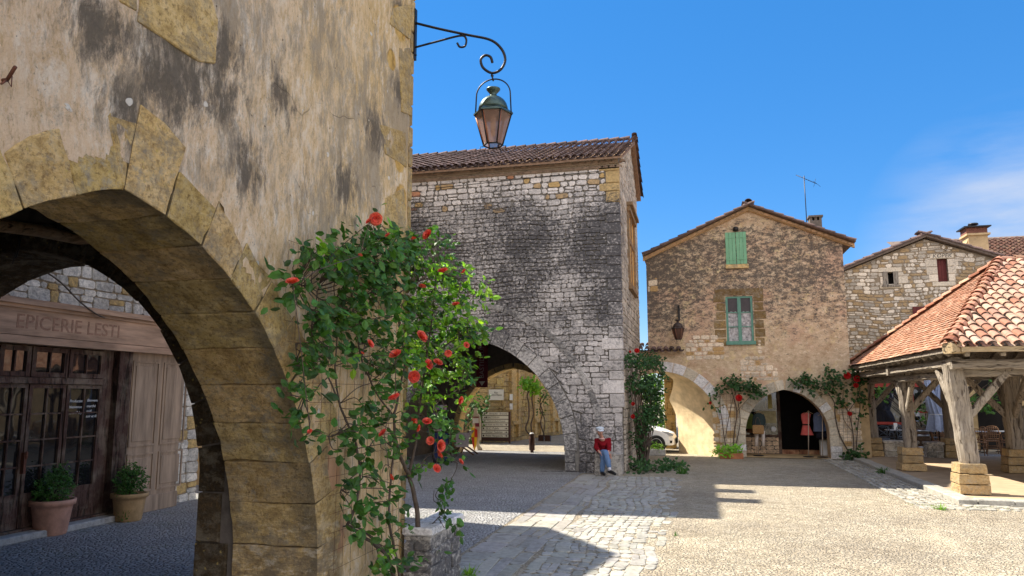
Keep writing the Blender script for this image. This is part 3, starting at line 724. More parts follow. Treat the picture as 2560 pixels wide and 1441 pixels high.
mb=MB(); a=at(-10,562,y=5.0); b=at(100,578,y=5.2); c2=at(195,598,y=5.35); mb.tube([V(-9.3,4.6,a.z+.05),a,b,c2,V(-3.72,5.45,c2.z)],[.07,.06,.055,.05,.045],8); mb.build('beam',m_oldwood('gallery_beam',(.30,.17,.08),(.75,.50,.28),'x'),A)
mb=MB(); p=at(45,590,y=5.15); mb.tube([p,p+V(.03,0,-.1),p+V(.0,0,-.2)],.006,5); mb.tube([p+V(.05,0,0),p+V(.0,0,-.12),p+V(-.03,0,-.25)],.004,5); mb.build('hanging_wire',M['iron'],A)
mb=MB()   # roof slab far above the frame
mb.add([V(-15.4,-4.4,8.6),V(-2.5,-4.4,8.6),V(-2.5,7.7,8.6),V(-15.4,7.7,8.6),V(-9,-4.4,10.4),V(-9,7.7,10.4)],[(0,1,4),(3,5,2),(0,4,5,3),(1,2,5,4),(0,3,2,1)]); mb.build('roof',M['tile_old'],A)
# low wall against the pier corner
r=random.Random(21); mb=MB(); mb.box((-2.93,7.32,0),(-2.68,8.28,.60),(.5,)*3)
def cg(x,z,q): k=q.uniform(.34,.62); return (k,k*.96,k*.9)
wall_stones(mb,side(-2.68),7.30,8.30,0,.60,(.13,.17),(.2,.42),cg,r=r,wav=0)
wall_stones(mb,front(7.32),-2.96,-2.67,0,.60,(.16,.2),(.15,.3),cg,r=r,wav=0)
for yy in (7.28,7.62,7.98): mb.box((-2.96,yy,.60),(-2.64,yy+.335,.68),(.72,.72,.74),bev=.015)
tag(mb.build('low_wall',m_lime('mossy_wall_stone',amt=.85,band=[(0,1.1),(.5,1.05),(.6,.8),(12,.8)])),'low grey stone wall stub at the foot of the rose','wall')

# ------------------------------------------------------------------ wall lantern
def lantern(root,c,s=1.0,glass=M['amber'],hood=M['zinc'],frame=M['iron'],ph=0.0):
    """hexagonal lantern, top of glass rim at c, widths scaled by s"""
    n=6; R1=.205*s; R2=.105*s; H=.36*s
    def hx(rad,z,k): t=2*math.pi*k/n+ph; return V(c[0]+rad*math.cos(t),c[1]+rad*math.sin(t),c[2]+z)
    mb=MB(); cu=MB()
    for k in range(n):
        mb.tube([hx(R1,0,k),hx(R2,-H,k)],.008*s,6); mb.tube([hx(R1,0,k),hx(R1,0,k+1)],.008*s,6); mb.tube([hx(R2,-H,k),hx(R2,-H,k+1)],.009*s,6)
        mb.tube([hx(R2,-H,k),hx(R2*1.15,-H-.012*s,k),hx(R2*1.35,-H-.005*s,k),hx(R2*1.38,-H-.06*s,k)],.004*s,5)
        a,b=hx(R1*.99,-.01*s,k),hx(R2*.99,-H+.01*s,k); d=(hx(1,0,k+1)-hx(1,0,k)).normalized()
        cu.tube([a+d*.015*s,b+d*.012*s],.0055*s,5)
        mb.lathe([(.0,-.012*s),(.012*s,0),(.0,.012*s)],hx(R1*1.02,.01*s,k),6)
    fr=mb.build('frame',frame,root); cu.build('glazing_bar',M['copper'],root)
    for k in range(n):
        g=MB(); g.quad(hx(R1*.97,-.004,k),hx(R1*.97,-.004,k+1),hx(R2*.97,-H,k+1),hx(R2*.97,-H,k)); g.build('glass_pane',glass,root,fixn=False)
    mb=MB(); mb.lathe([(R1*1.08,-.008*s),(R1*1.08,.006*s),(R1*.80,.055*s)],c,6,smooth=False,phase=ph)
    mb.lathe([(.165*s,.045*s),(.163*s,.075*s),(.150*s,.115*s),(.125*s,.155*s),(.09*s,.185*s),(.05*s,.20*s),(.04*s,.205*s),(.038*s,.235*s),(.06*s,.262*s),(.078*s,.285*s),(.078*s,.295*s),(.05*s,.295*s),(0,.30*s)],c,20)
    mb.build('hood',hood,root)
    mb=MB(); mb.lathe([(.0,-.26*s),(.022*s,-.25*s),(.03*s,-.15*s),(.03*s,-.05*s),(.02*s,0)],c,10); mb.build('bulb',simple('frosted_bulb',(.8,.8,.78),.3,.02),root)
    pts=[]; HR=.195*s; top=.37*s
    for i in range(21):
        t=math.pi*i/20; pts.append((c[0]+HR*math.cos(t),c[1],c[2]+top-HR*.75+HR*.95*math.sin(t)))
    pts=[(c[0]+R1,c[1],c[2])]+pts+[(c[0]-R1,c[1],c[2])]
    mb=MB(); mb.tube(pts,.008*s,6); mb.build('hoop',frame,root); return c[2]+top+HR*.2
LP=thing('wall_lamp','wrought iron scroll bracket lamp with copper hexagonal lantern on the near corner','lamp',(-2.97,7.34,5.9))
def sp(pts,k=10):
    """catmull-rom"""
    out=[]; q=[pts[0]]+pts+[pts[-1]]
    for i in range(1,len(q)-2):
        for j in range(k):
            t=j/k; a,b,c_,d=[V(*p) for p in q[i-1:i+3]]
            out.append(.5*((2*b)+(c_-a)*t+(2*a-5*b+4*c_-d)*t*t+(3*b-a-3*c_+d)*t**3))
    out.append(V(*pts[-1])); return out
Y=7.4; fpx=lambda l:[tuple(at(u,v,y=Y)) for u,v in l]
mb=MB(); a=at(1034,25,y=Y); b=at(1034,150,y=Y); mb.box((a.x-.02,Y-.03,b.z),(a.x+.035,Y+.03,a.z)); 
for v in (43,138): p=at(1040,v,y=Y); mb.lathe([(0,-.012),(.014,0),(0,.012)],p,6)
mb.build('wall_plate',M['iron'],LP)
mb=MB(); mb.tube(sp(fpx([(1038,58),(1100,73),(1170,88),(1225,100),(1253,122),(1263,150),(1252,174),(1230,183),(1208,170),(1202,150),(1213,139),(1226,143),(1231,157)])),.015,8); mb.build('scroll_arm',M['iron'],LP)
mb=MB(); mb.tube(sp(fpx([(1038,119),(1090,105),(1150,90),(1165,97),(1163,115),(1150,118),(1143,108)])),.012,8); mb.build('brace',M['iron'],LP)
lc=at(1233,286,y=Y)
ztop=lantern(LP,(lc.x,Y,lc.z),.98,ph=R(8))
mb=MB(); a=at(1228,182,y=Y); mb.tube([a,(lc.x,Y,ztop-.02)],.010,6); mb.lathe([(0,-.02),(.02,0),(0,.02)],((a.x+lc.x)/2,Y,(a.z+ztop)/2),8); mb.build('hanger',M['iron'],LP)

# ------------------------------------------------------------------ F : shop on the left
XF=-9.4
Fb=thing('grocery_shop','old grocery with faded reddish wooden fascia and dark glazed doors seen through the near arch','shop',(XF,10,0))
mb=MB(); mb.box((-15,-4,0),(XF-.25,13.0,9.0),(.5,)*3); mb.build('wall_core',M['mortar'],Fb)
mb=MB(); r=random.Random(31)
def cl(x,z,q):
    k=q.random()
    if k<.16: return (.56,.40,.17)
    g=q.uniform(.5,.78); return (g,g*.96,g*.88)
wall_stones(mb,side(XF-.24),5.8,13.0,3.32,6.2,(.10,.22),(.16,.45),cl,r=r); wall_stones(mb,side(XF-.24),12.1,13.0,0,3.3,(.14,.26),(.2,.4),cl,r=r)
mb.build('stonework',m_lime('shop_wall_stone',amt=.5),Fb)
mb=MB(); mb.add([V(-15.4,-4,9),V(-8.6,-4,9),V(-8.5,10.1,9),V(-8.25,11.4,9),V(-9.5,13.1,9),V(-15.4,13.1,9),V(-12,-4,10.4),V(-12,13.1,10.4)],[(0,1,6),(5,7,4),(0,6,7,5),(1,2,7,6),(2,3,7),(3,4,7),(0,5,4,3,2,1)]); mb.build('roof',M['tile_old'],Fb)
# fascia
mb=MB(); mb.box((XF-.25,5.9,2.86),(XF+.10,12.1,3.24)); 
mb.box((XF-.24,5.9,2.74),(XF+.16,12.12,2.79)); mb.box((XF-.24,5.9,2.79),(XF+.13,12.1,2.85)); mb.box((XF-.24,5.9,3.24),(XF+.14,12.12,3.29)); mb.box((XF-.24,5.9,3.29),(XF+.20,12.14,3.345)); mb.box((XF-.24,5.9,3.345),(XF+.16,12.12,3.38))
fa=mb.build('fascia',M['fascia'],Fb)
a=at(22,795,x=XF); b=at(300,850,x=XF); text(S,fa,'EPICERIE LESTI',(XF+.101,a.y+.02,3.045),.29,M['letter'],rot=(math.pi/2,0,math.pi/2),ext=.002,sx=1.06,bold=.002)
# electric cable that droops across the wall
mb=MB(); mb.tube(sp([tuple(at(u,v,x=XF+.22)) for u,v in [(40,640),(90,665),(150,705),(200,755),(240,785),(262,795)]]),.012,6); tag(mb.build('cable',M['stem']),'thin dark vine or cable drooping over the shop fascia','cable')
# doors: three leaves with transoms, at px columns 0-80,82-180,180-270 at transom height
ys=[6.2,7.05,7.93,8.05+.0,0]
def glazed(root,y0,y1,z0,z1,nx,nz,fr=.055,bar=.022,x=XF,solid=0.0,name='door',wood=None,pane=None):
    wood=wood or M['shop_wood']; mb=MB(); x0=x-.10;x1=x-.03
    mb.box((x0,y0,z0),(x1,y0+fr,z1)); mb.box((x0,y1-fr,z0),(x1,y1,z1)); mb.box((x0,y0+fr,z1-fr),(x1,y1-fr,z1))
    zb=z0+fr+solid; mb.box((x0,y0+fr,z0),(x1,y1-fr,zb))
    if solid>.1:
        mb.box((x1,y0+fr+.06,z0+.1),(x1+.012,y1-fr-.06,zb-.08),bev=.005)
    iw=y1-y0-2*fr; ih=z1-fr-zb
    for i in range(1,nx): mb.box((x0+.01,y0+fr+iw*i/nx-bar/2,zb),(x1-.005,y0+fr+iw*i/nx+bar/2,z1-fr))
    for j in range(1,nz): mb.box((x0+.012,y0+fr,zb+ih*j/nz-bar/2),(x1-.007,y1-fr,zb+ih*j/nz+bar/2))
    o=mb.build(name,wood,root)
    g=MB(); g.box((x0+.03,y0+fr,zb),(x0+.036,y1-fr,z1-fr)); g.build('glass',pane or M['shopglass'],o); return o
t=NT('old_shop_glass'); gl=t.N('ShaderNodeBsdfGlossy'); gl.inputs['Roughness'].default_value=.03; gl.inputs[0].default_value=(.75,.8,.85,1)
df=t.N('ShaderNodeBsdfDiffuse'); df.inputs[0].default_value=(.012,.011,.012,1); nb=t.bump(t.noise(1.6,2,.5,t.map((1,1,.6))),.35,.03); t.L(nb,gl.inputs['Normal'])
mx=t.N('ShaderNodeMixShader'); fr=t.N('ShaderNodeFresnel'); fr.inputs[0].default_value=1.5; t.L(t.math('MULTIPLY_ADD',fr.outputs[0],.9,.06),mx.inputs[0]); t.L(df.outputs[0],mx.inputs[1]); t.L(gl.outputs[0],mx.inputs[2]); t.L(mx.outputs[0],t.out.inputs[0]); M['shopglass']=t.m
ey=[at(u,965,x=XF).y for u in (-200,-95,-5,78,172,262)]
for i in range(5):
    a,b=ey[i]+.012,ey[i+1]-.012
    d=glazed(Fb,a,b,.14,2.17,2,4,solid=.42)
    if i==3:
        pass
    if i==4:
        for k,(tx,dy,dz) in enumerate([('Production',.08,1.92),('bienvenue',.08,1.83),('ouvert 7 days',.08,1.74),('Bienvenue',.42,1.93),('marché',.42,1.84),('midi',.42,1.76),('soir et fête',.42,1.68)]):
            text(S,d,tx,(XF-.05,a+dy,dz),.06,M['white'],rot=(math.pi/2,0,math.pi/2),ext=.001,shear=.2,fit=.26)
    glazed(Fb,a,b,2.28,2.72,2,1,fr=.07,name='transom_window')
mb=MB(); mb.box((XF-.12,5.9,2.18),(XF+.0,ey[5],2.27)); mb.box((XF-.2,5.9,0),(XF+.05,ey[5]+.3,.135)); mb.build('door_rail',M['shop_wood'],Fb)
mb=MB(); mb.box((XF-.19,ey[3]-.03,.9),(XF+.03,ey[3]+.01,1.2)); mb.lathe([(0,0),(.02,.02),(.02,.1),(0,.12)],(XF+.03,ey[3],1.1),8); mb.build('door_handle',M['rust'],Fb)
# deep dark jamb + panelled pier
yj=at(325,900,x=XF).y
mb=MB(); mb.box((XF-.24,ey[5]+.0,.1),(XF-.06,yj-.28,2.74)); mb.box((XF-.1,yj-.30,.1),(XF+.06,yj,2.74),(.8,)*3); mb.build('door_jamb',M['shop_wood'],Fb)
mb=MB(); mb.box((XF-.2,yj,.0),(XF+.04,12.1,.28),bev=.01); mb.box((XF-.2,yj,.28),(XF+.0,12.1,2.74))
cols=[(yj+.08,yj+.72),(yj+.84,yj+1.48)]
for (a,b) in cols:
    for (p,q) in ((.36,1.02),(1.14,2.6)):
        mb.box((XF,a,p),(XF+.02,a+.03,q)); mb.box((XF,b-.03,p),(XF+.02,b,q)); mb.box((XF,a+.03,p),(XF+.02,b-.03,p+.03)); mb.box((XF,a+.03,q-.03),(XF+.02,b-.03,q))
        mb.box((XF,a+.08,p+.08),(XF+.012,b-.08,q-.08),bev=.008)
mb.build('panelled_front',M['panel_wood'],Fb)
# interior blackness is the glass itself; door step
mb=MB(); mb.box((XF-.2,6,0),(XF+.28,ey[5]+.35,.10),bev=.015); mb.build('doorstep',M['flag2'],Fb)
# ------------------------------------------------------------------ canal tile roofs
def tcol(r,kind):
    if kind=='old': k=r.uniform(.10,.26); return (k*1.15,k*.92,k*.86)
    c=r.choice([(.58,.34,.24),(.60,.37,.27),(.54,.30,.21),(.57,.33,.23),(.55,.31,.22),(.62,.42,.28),(.60,.42,.30),(.40,.19,.12),(.58,.34,.24),(.60,.40,.30),(.66,.50,.37)]); k=r.uniform(.62,.95); return (c[0]*k,c[1]*k*.95,c[2]*k*.95)
def canal_roof(mb,O,U,D,nu,nv,w,l,kind,r,keep=None,under=True):
    """O eave corner, U unit along the eave, D unit up the slope"""
    Nn=U.cross(D).normalized()
    if Nn.z<0: Nn=-Nn
    for i in range(nu):
        for j in range(nv):
            cu=(i+.5)*w; cv=j*l
            if keep and not keep(cu,cv+l*.5): continue
            j0=jit(r,.008); rw=w*.40; col=tcol(r,kind); lift=.012+jit(r,.006); vs=[];fs=[]; tw=jit(r,.012)
            for (t,rad,h) in ((0,rw*1.08,.052),(l*1.12,rw*.86,.028)):
                for k in range(7):
                    a=math.pi*k/6; vs.append(O+U*(cu+j0+tw*(t/l)+rad*math.cos(a))+D*(cv+t)+Nn*(lift+h+rad*.75*math.sin(a)-.03))
            for k in range(6): fs.append((k,k+1,k+8,k+7))
            th=.012
            b=len(vs)
            for k in range(7): a=math.pi*k/6; vs.append(O+U*(cu+j0+(rw*1.08-th)*math.cos(a))+D*cv+Nn*(lift+.052+(rw*1.08*.75-th)*math.sin(a)-.03))
            for k in range(6): fs.append((k,b+k,b+k+1,k+1))
            mb.add(vs,fs,col)
            if under and j==0:   # visible end of the channel tile
                c2=tcol(r,kind); vs=[];fs=[]
                for t in (-.02,.2):
                    for k in range(6):
                        a=math.pi*k/5; vs.append(O+U*(cu+w*.5+rw*math.cos(a))+D*(cv+t)+Nn*(.03-rw*.55*math.sin(a)))
                for k in range(5): fs.append((k,k+1,k+7,k+6))
                mb.add(vs,fs,c2)
def hip_tiles(mb,a,b,rad,l,kind,r):
    a=V(*a);b=V(*b); d=(b-a).normalized(); sd=d.cross(V(0,0,1)).normalized(); up=sd.cross(d); n=int((b-a).length/l)+1
    for i in range(n):
        p=a+d*i*l; col=tcol(r,kind); vs=[];fs=[]; j=jit(r,.01)
        for (t,q,h) in ((0,rad*1.1,.03),(l*1.15,rad*.88,.0)):
            for k in range(8):
                an=math.pi*k/7; vs.append(p+d*t+sd*(q*math.cos(an)+j)+up*(h+q*.9*math.sin(an)-.03))
        for k in range(7): fs.append((k,k+1,k+9,k+8))
        b0=len(vs)
        for k in range(8): an=math.pi*k/7; vs.append(p+sd*((rad*1.1-.016)*math.cos(an)+j)+up*(.03+(rad*1.0-.016)*math.sin(an)-.03))
        for k in range(7): fs.append((k,b0+k,b0+k+1,k+1))
        mb.add(vs,fs,col)
# ------------------------------------------------------------------ B : grey stone arcade house
YB=19.9; XB=-1.94; zE=8.42
B=thing('stone_arcade_house','tall dark grey limestone house with pointed arcade arch and canal tile roof behind the roses','house',(-4,23,0))
arB=Arch(-6.02,2.5,.55,3.0)
arR=Arch(at(1290,920,y=26).x,2.05,.7,2.28)
mb=MB(); mb.box((-12,YB+.03,0),(XB-.03,YB+.75,zE)); bw=mb.build('front_wall',simple('grey_mortar',(.24,.22,.195),.95,.35,9,.6,40,.1),B)
c=MB(); c.prism(arB.full(20,.05,-.1),front(YB),-1.2,.3); boolcut(bw,[c])
mb=MB(); mb.prism([(YB+.76,0),(26.3,0),(26.3,9.05),(24.2,10.36),(YB+.1,8.50),(YB+.76,8.50)],lambda a,b,d:V(XB-.03-d,a,b),0,.6); sw=mb.build('gable_wall',M['mortar_dark'],B)
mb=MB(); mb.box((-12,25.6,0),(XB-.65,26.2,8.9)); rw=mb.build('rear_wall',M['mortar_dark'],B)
c=MB(); c.prism(arR.full(20,.02,-.1),front(26),-.8,.8); boolcut(rw,[c])
mb=MB(); voussoirs(mb,front(25.6),arR,10,.20,.62,lambda x,z,q:(lambda k:(k,k*.95,k*.82))(q.uniform(1.25,1.5)),jamb=(.2,.34),r=random.Random(50),dep=(.0,.02),g0=-.015); mb.build('rear_arch_stones',M['ochre'],B)  # ring colour raised to stand for light bounced off the sunlit street
mb=MB(); mb.box((-12,YB+.77,3.95),(XB-.64,25.58,4.2)); mb.box((-12,YB+.77,4.2),(-11.4,25.5,8.4)); mb.build('passage_ceiling',M['ceil_dark'],B)
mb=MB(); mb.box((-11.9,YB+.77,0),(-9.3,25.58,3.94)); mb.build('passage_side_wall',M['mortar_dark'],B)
r=random.Random(41)
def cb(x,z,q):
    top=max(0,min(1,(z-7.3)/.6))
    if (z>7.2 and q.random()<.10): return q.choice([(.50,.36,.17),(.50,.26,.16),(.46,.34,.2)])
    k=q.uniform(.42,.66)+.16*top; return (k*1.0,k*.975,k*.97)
mb=MB(); Z2=1.7
wall_stones(mb,front(YB),-11.9,XB-.02,0,Z2,(.22,.36),(.28,.62),cb,archs=[(arB,.40)],r=r,gap=.016,wav=.04)
wall_stones(mb,front(YB),-11.9,XB-.36,Z2,4.2,(.13,.24),(.18,.5),cb,archs=[(arB,.40)],r=r,gap=.016,wav=.05,rag=.01)
wall_stones(mb,front(YB),-11.9,XB-.36,4.2,7.3,(.085,.16),(.14,.42),cb,r=r,gap=.014,wav=.06,rag=.01)
wall_stones(mb,front(YB),-11.9,XB-.36,7.3,zE,(.13,.2),(.15,.42),cb,r=r,gap=.022,wav=.03,rag=.01,cut=.04)
z=Z2
k=0
while z<zE-.05:
    h=min(r.uniform(.22,.36),zE-z); w=.52 if k%2 else .34; col=cb(0,z,r)
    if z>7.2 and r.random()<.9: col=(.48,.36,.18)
    mb.box((XB-w,YB-.03,z+.006),(XB+.02,YB+.25,z+h-.006),col,bev=.018); z+=h; k+=1
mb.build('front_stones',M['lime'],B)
mb=MB(); voussoirs(mb,front(YB),arB,10,.38,.70,lambda x,z,q:(lambda k:(k,k*.98,k*.97))(q.uniform(.40,.60)),jamb=(.2,.34),r=random.Random(43),dep=(.015,.035),jl=.05)
arB2=Arch(arB.c,arB.w+.95,.55,3.95); r2=random.Random(44)
voussoirs(mb,front(YB),arB2,14,.17,.10,lambda x,z,q:(lambda k:(k,k*.98,k*.97))(q.uniform(.26,.50)),r=r2,dep=(.03,.045),jl=.02)
mb.build('arch_stones',m_lime('arcade_arch_stone',band=[(0,1.05),(12,.96)],amt=.85),B)
mb=MB(); gtop=lambda y: (8.47+(y-YB)*(10.36-8.47)/(24.2-YB)) if y<24.2 else (10.36-(y-24.2)*.62)
# renaissance window in the side wall
wy0,wy1,wz0,wz1=22.45,24.35,5.35,7.6
def cs(x,z,q):
    k=q.uniform(.36,.62)
    return (k,k*.95,k*.88)
wall_stones(mb,side(XB),YB+.2,26.3,0,10.3,(.13,.26),(.2,.5),cs,rects=[(wy0-.2,wy1+.2,wz0-.15,wz1+.25)],top=gtop,r=r,gap=.016)
mb.build('gable_stones',M['lime_side'],B)
wm=m_ochre('window_stone',a=(.12,.07,.04),b=(.26,.16,.09),c=(.36,.25,.15),grey=.4)
mb=MB(); mb.box((XB-.02,wy0-.2,wz0),(XB+.07,wy0,wz1)); mb.box((XB-.02,wy1,wz0),(XB+.07,wy1+.2,wz1)); mb.box((XB-.02,wy0-.25,wz1),(XB+.12,wy1+.25,wz1+.16)); mb.box((XB-.02,wy0-.32,wz1+.16),(XB+.20,wy1+.32,wz1+.26)); mb.box((XB-.02,wy0-.2,wz0-.15),(XB+.13,wy1+.2,wz0))
mb.box((XB-.02,(wy0+wy1)/2-.07,wz0),(XB+.05,(wy0+wy1)/2+.07,wz1)); mb.box((XB-.021,wy0,wz0+1.35),(XB+.052,wy1,wz0+1.47))
w1=mb.build('window_frame',wm,B); mb=MB(); mb.box((XB-.02,wy0,wz0),(XB+.012,wy1,wz1),(1.5,1.1,.6)); mb.build('window_boards',M['ochre'],w1)
# cornice: scalloped tile rows under the eave
mb=MB(); r=random.Random(45)
for row,(zz,out) in enumerate(((8.28,.06),(8.40,.16))):
    x=-11.9+(.1*row); n=0
    while x<XB+.15:
        vs=[];fs=[]
        for (yy,rad) in ((YB+.1,.075),(YB-out,.085)):
            for k in range(7): a=math.pi*k/6; vs.append(V(x+rad*math.cos(a),yy,zz-.02+rad*.8*math.sin(a)))
        for k in range(6): fs.append((k,k+1,k+8,k+7))
        fs.append((7,8,9,10,11,12,13)); kk=r.uniform(.75,1.1); mb.add(vs,fs,(.42*kk,.30*kk,.22*kk)); x+=.185
    mb.box((-11.9,YB-out+.012,zz+.045),(XB+.02,YB+.08,zz+.075),(.46,.38,.29))
    mb.box((-11.9,YB-out+.03,zz-.045),(XB+.018,YB+.08,zz+.044),(.42,.32,.23))
mb.build('cornice',m_tile('cornice_clay',(1,1,1),.5),B)
mb=MB(); sl=V(0,24.2-19.6,10.5-8.50).normalized(); Ln=V(0,24.2-19.6,10.5-8.50).length
canal_roof(mb,V(-12,19.52,8.50),V(1,0,0),sl,int(10.3/.215),int(Ln/.36)+1,.215,.36,'old',random.Random(46))
hip_tiles(mb,(XB+.16,19.50,8.55),(XB+.16,24.2,10.58),.10,.36,'old',random.Random(47)); hip_tiles(mb,(XB+.0,24.2,10.58),(-12,24.2,10.58),.10,.36,'old',random.Random(48))
for off in (0,): hip_tiles(mb,(XB+.16,26.5,9.12),(XB+.16,24.2,10.58),.10,.36,'old',random.Random(49))
mb.build('roof_tiles',M['tile_old'],B)
mb=MB(); mb.prism([(19.55,8.47),(24.2,10.47),(26.5,9.09),(26.5,9.0),(24.2,10.37),(19.55,8.41)],lambda a,b,d:V(XB+.16-d,a,b),0,1.6); mb.prism([(19.55,8.46),(24.2,10.46),(26.5,9.08),(26.5,8.98),(24.2,10.36),(19.55,8.40)],lambda a,b,d:V(XB+.16-d,a,b),1.6,10.1)
mb.build('roof',m_tile('roof_boards',(.32,.2,.13)),B)
mb=MB(); mb.tube([(-7.5,YB-.03,8.02),(-3.3,YB-.03,8.16),(-2.4,YB-.03,8.18)],.008,5); mb.build('cable',M['iron'],B)
# banner inside the passage
p=at(1205,925,y=25.5); mb=MB(); mb.box((p.x-.22,25.54,2.3),(p.x+.20,25.56,3.85)); bn=mb.build('hanging_banner',simple('maroon_banner',(.17,.03,.045),.8,.2)); tag(bn,'narrow dark maroon banner with pale vertical lettering under the grey arcade','banner')
bt=text(S,bn,'BASTIDEUM',(p.x-.01,25.53,2.62),.235,simple('banner_letter',(.40,.33,.33),.8,.1),rot=(math.pi/2,-math.pi/2,0))
mb=MB(); mb.add([V(p.x-.13,25.53,2.52),V(p.x+.11,25.53,2.52),V(p.x-.01,25.53,2.36)],[(0,1,2)],(1,1,1)); mb.build('arrow_mark',M['sign'],bn,fixn=False)
# ------------------------------------------------------------------ left street building (stands behind the near house)
G=thing('side_street_house','plastered house across the side street behind the near corner house','house',(-12,17,0))
mb=MB(); mb.box((-16,15.0,0),(-8.37,19.85,10.7)); mb.build('walls',M['plain_tan'],G)
mb=MB(); mb.add([V(-16.3,14.9,10.7),V(-8.25,14.9,10.7),V(-8.25,20.0,10.7),V(-16.3,20.0,10.7),V(-12,14.9,12),V(-12,20,12)],[(0,1,4),(2,3,5),(1,2,5,4),(3,0,4,5),(0,3,2,1)]); mb.build('roof',M['tile_old'],G)
mb=MB()
for yy in (18.7,17.2): mb.box((-9.4,yy,10.9),(-8.6,yy+.45,11.9)); mb.box((-9.5,yy-.05,11.9),(-8.5,yy+.5,12.0))
mb.build('chimney',M['plain_tan'],G)

# ------------------------------------------------------------------ E : yellow stone house beyond the passage
E=thing('yellow_stone_house','yellow stone house with tall blind pilasters seen through the grey arcade','house',(-9,33,0))
mb=MB(); mb.box((-16,31.55,0),(-8.3,40,7.5)); mb.add([V(-8.29,31.55,0),V(-5.2,50.3,0),V(-5.2,50.3,7.5),V(-8.29,31.55,7.5)],[(0,1,2,3)]); mb.build('walls',M['mortar_warm'],E)
r=random.Random(51); mb=MB()
def co(x,z,q): k=q.uniform(.75,1.12); return (k,k*q.uniform(.94,1.02),k*q.uniform(.8,1.0))
wall_stones(mb,front(31.52),-14,-8.22,0,7.4,(.16,.34),(.25,.7),co,r=r,gap=.02)
dv=V(6.4-8.29+3.78-.0,0,0); dirE=V(1.89,11.45,0).normalized(); nE=V(dirE.y,-dirE.x,0)
fE=lambda a,b,d: V(-8.25,31.5,0)+dirE*a+nE*d+V(0,0,b)
wall_stones(mb,fE,0,18,0,7.4,(.16,.34),(.25,.6),co,r=r,gap=.02)
mb.build('stonework',M['ochre'],E)
mb=MB()
for a in (1.15,3.95,6.4,8.6,11.2,14):   # tall round-headed blind windows in dressed frames
    mb.prism([(a-.34,.9),(a+.34,.9),(a+.34,3.35),(a-.34,3.35)],fE,.0,.06)
    mb.prism([(a-.5,.2),(a-.28,.2),(a-.28,3.7),(a-.5,3.7)],fE,.0,.13); mb.prism([(a+.28,.2),(a+.5,.2),(a+.5,3.7),(a+.28,3.7)],fE,.0,.13)
    ring=[(a+.28*math.cos(math.pi*k/8),3.2+.28*math.sin(math.pi*k/8)) for k in range(9)]+[(a-.5,3.2),(a-.5,3.7),(a+.5,3.7),(a+.5,3.2)]
    mb.prism(ring[::-1],fE,.0,.12)
    mb.prism([(a-.45,.75),(a+.45,.75),(a+.45,.9),(a-.45,.9)],fE,.0,.18); mb.build('blind_window',M['vous'],E); mb=MB()
mb=MB(); mb.box((-14,31.25,3.72),(-8.0,31.55,3.9),bev=.02); mb.build('ledge',M['vousgrey'],E)
p=at(1240,988,y=31.4); mb=MB(); mb.box((p.x-.33,31.40,p.z-.22),(p.x+.33,31.46,p.z+.24)); pl=mb.build('street_plaque',M['sign'],E); text(S,pl,'Rue\nNotre Dame',(p.x,31.395,p.z+.05),.10,M['signtext'],align='CENTER')
p=at(1278,995,y=31.45); mb=MB(); 
for dz in (0,-.4): mb.box((p.x-.06,31.42,p.z-.1+dz),(p.x+.06,31.47,p.z+.16+dz))
mb.build('notice',M['white'],E)
# flower pot on the ledge
p=at(1272,955,y=31.3); mb=MB(); mb.lathe([(.16,0),(.22,.38),(.25,.38),(.25,.45),(.2,.45)],(p.x-.1,31.38,3.905),14); tag(mb.build('flower_pot',M['terra3']),'brown clay flowerpot standing on the ledge of the yellow house','pot')

# ------------------------------------------------------------------ foliage tools
def leafgeo(mb,p,n,t,s,col):
    """folded pointed leaf at p, normal n, direction t, length s"""
    n=V(*n).normalized(); t=(V(*t)-n*n.dot(V(*t))).normalized(); w=n.cross(t)
    a=p; m1=p+t*s*.45+n*s*.05; tip=p+t*s-n*s*.10
    l1=p+t*s*.28+w*s*.30-n*s*.05; l2=p+t*s*.68+w*s*.26-n*s*.07; r1=p+t*s*.28-w*s*.30-n*s*.05; r2=p+t*s*.68-w*s*.26-n*s*.07
    mb.add([a,m1,tip,l1,l2,r1,r2],[(0,1,4,3),(1,2,4),(0,5,6,1),(1,6,2)],col)
def rv(r): 
    while True:
        v=V(r.uniform(-1,1),r.uniform(-1,1),r.uniform(-1,1))
        if .05<v.length<1: return v.normalized()
def sprays(mb,c,rad,n,size,r,face,spread=.9,cl=(.7,1.2),group=4):
    for _ in range(int(n/group)):
        while True:
            q=V(r.uniform(-1,1),r.uniform(-1,1),r.uniform(-1,1))
            if q.length<1: break
        b=c+V(q.x*rad.x,q.y*rad.y,q.z*rad.z); d=(rv(r)+V(0,0,-.25)+face*.4).normalized()
        for k in range(group):
            p=b+d*size*.55*k+rv(r)*size*.3; kk=r.uniform(*cl)
            leafgeo(mb,p,(face*r.uniform(.3,1)+V(0,0,.7)+rv(r)*spread),(d+rv(r)*.9),size*r.uniform(.65,1.25),(kk*r.uniform(.8,1.15),kk,kk*.9))
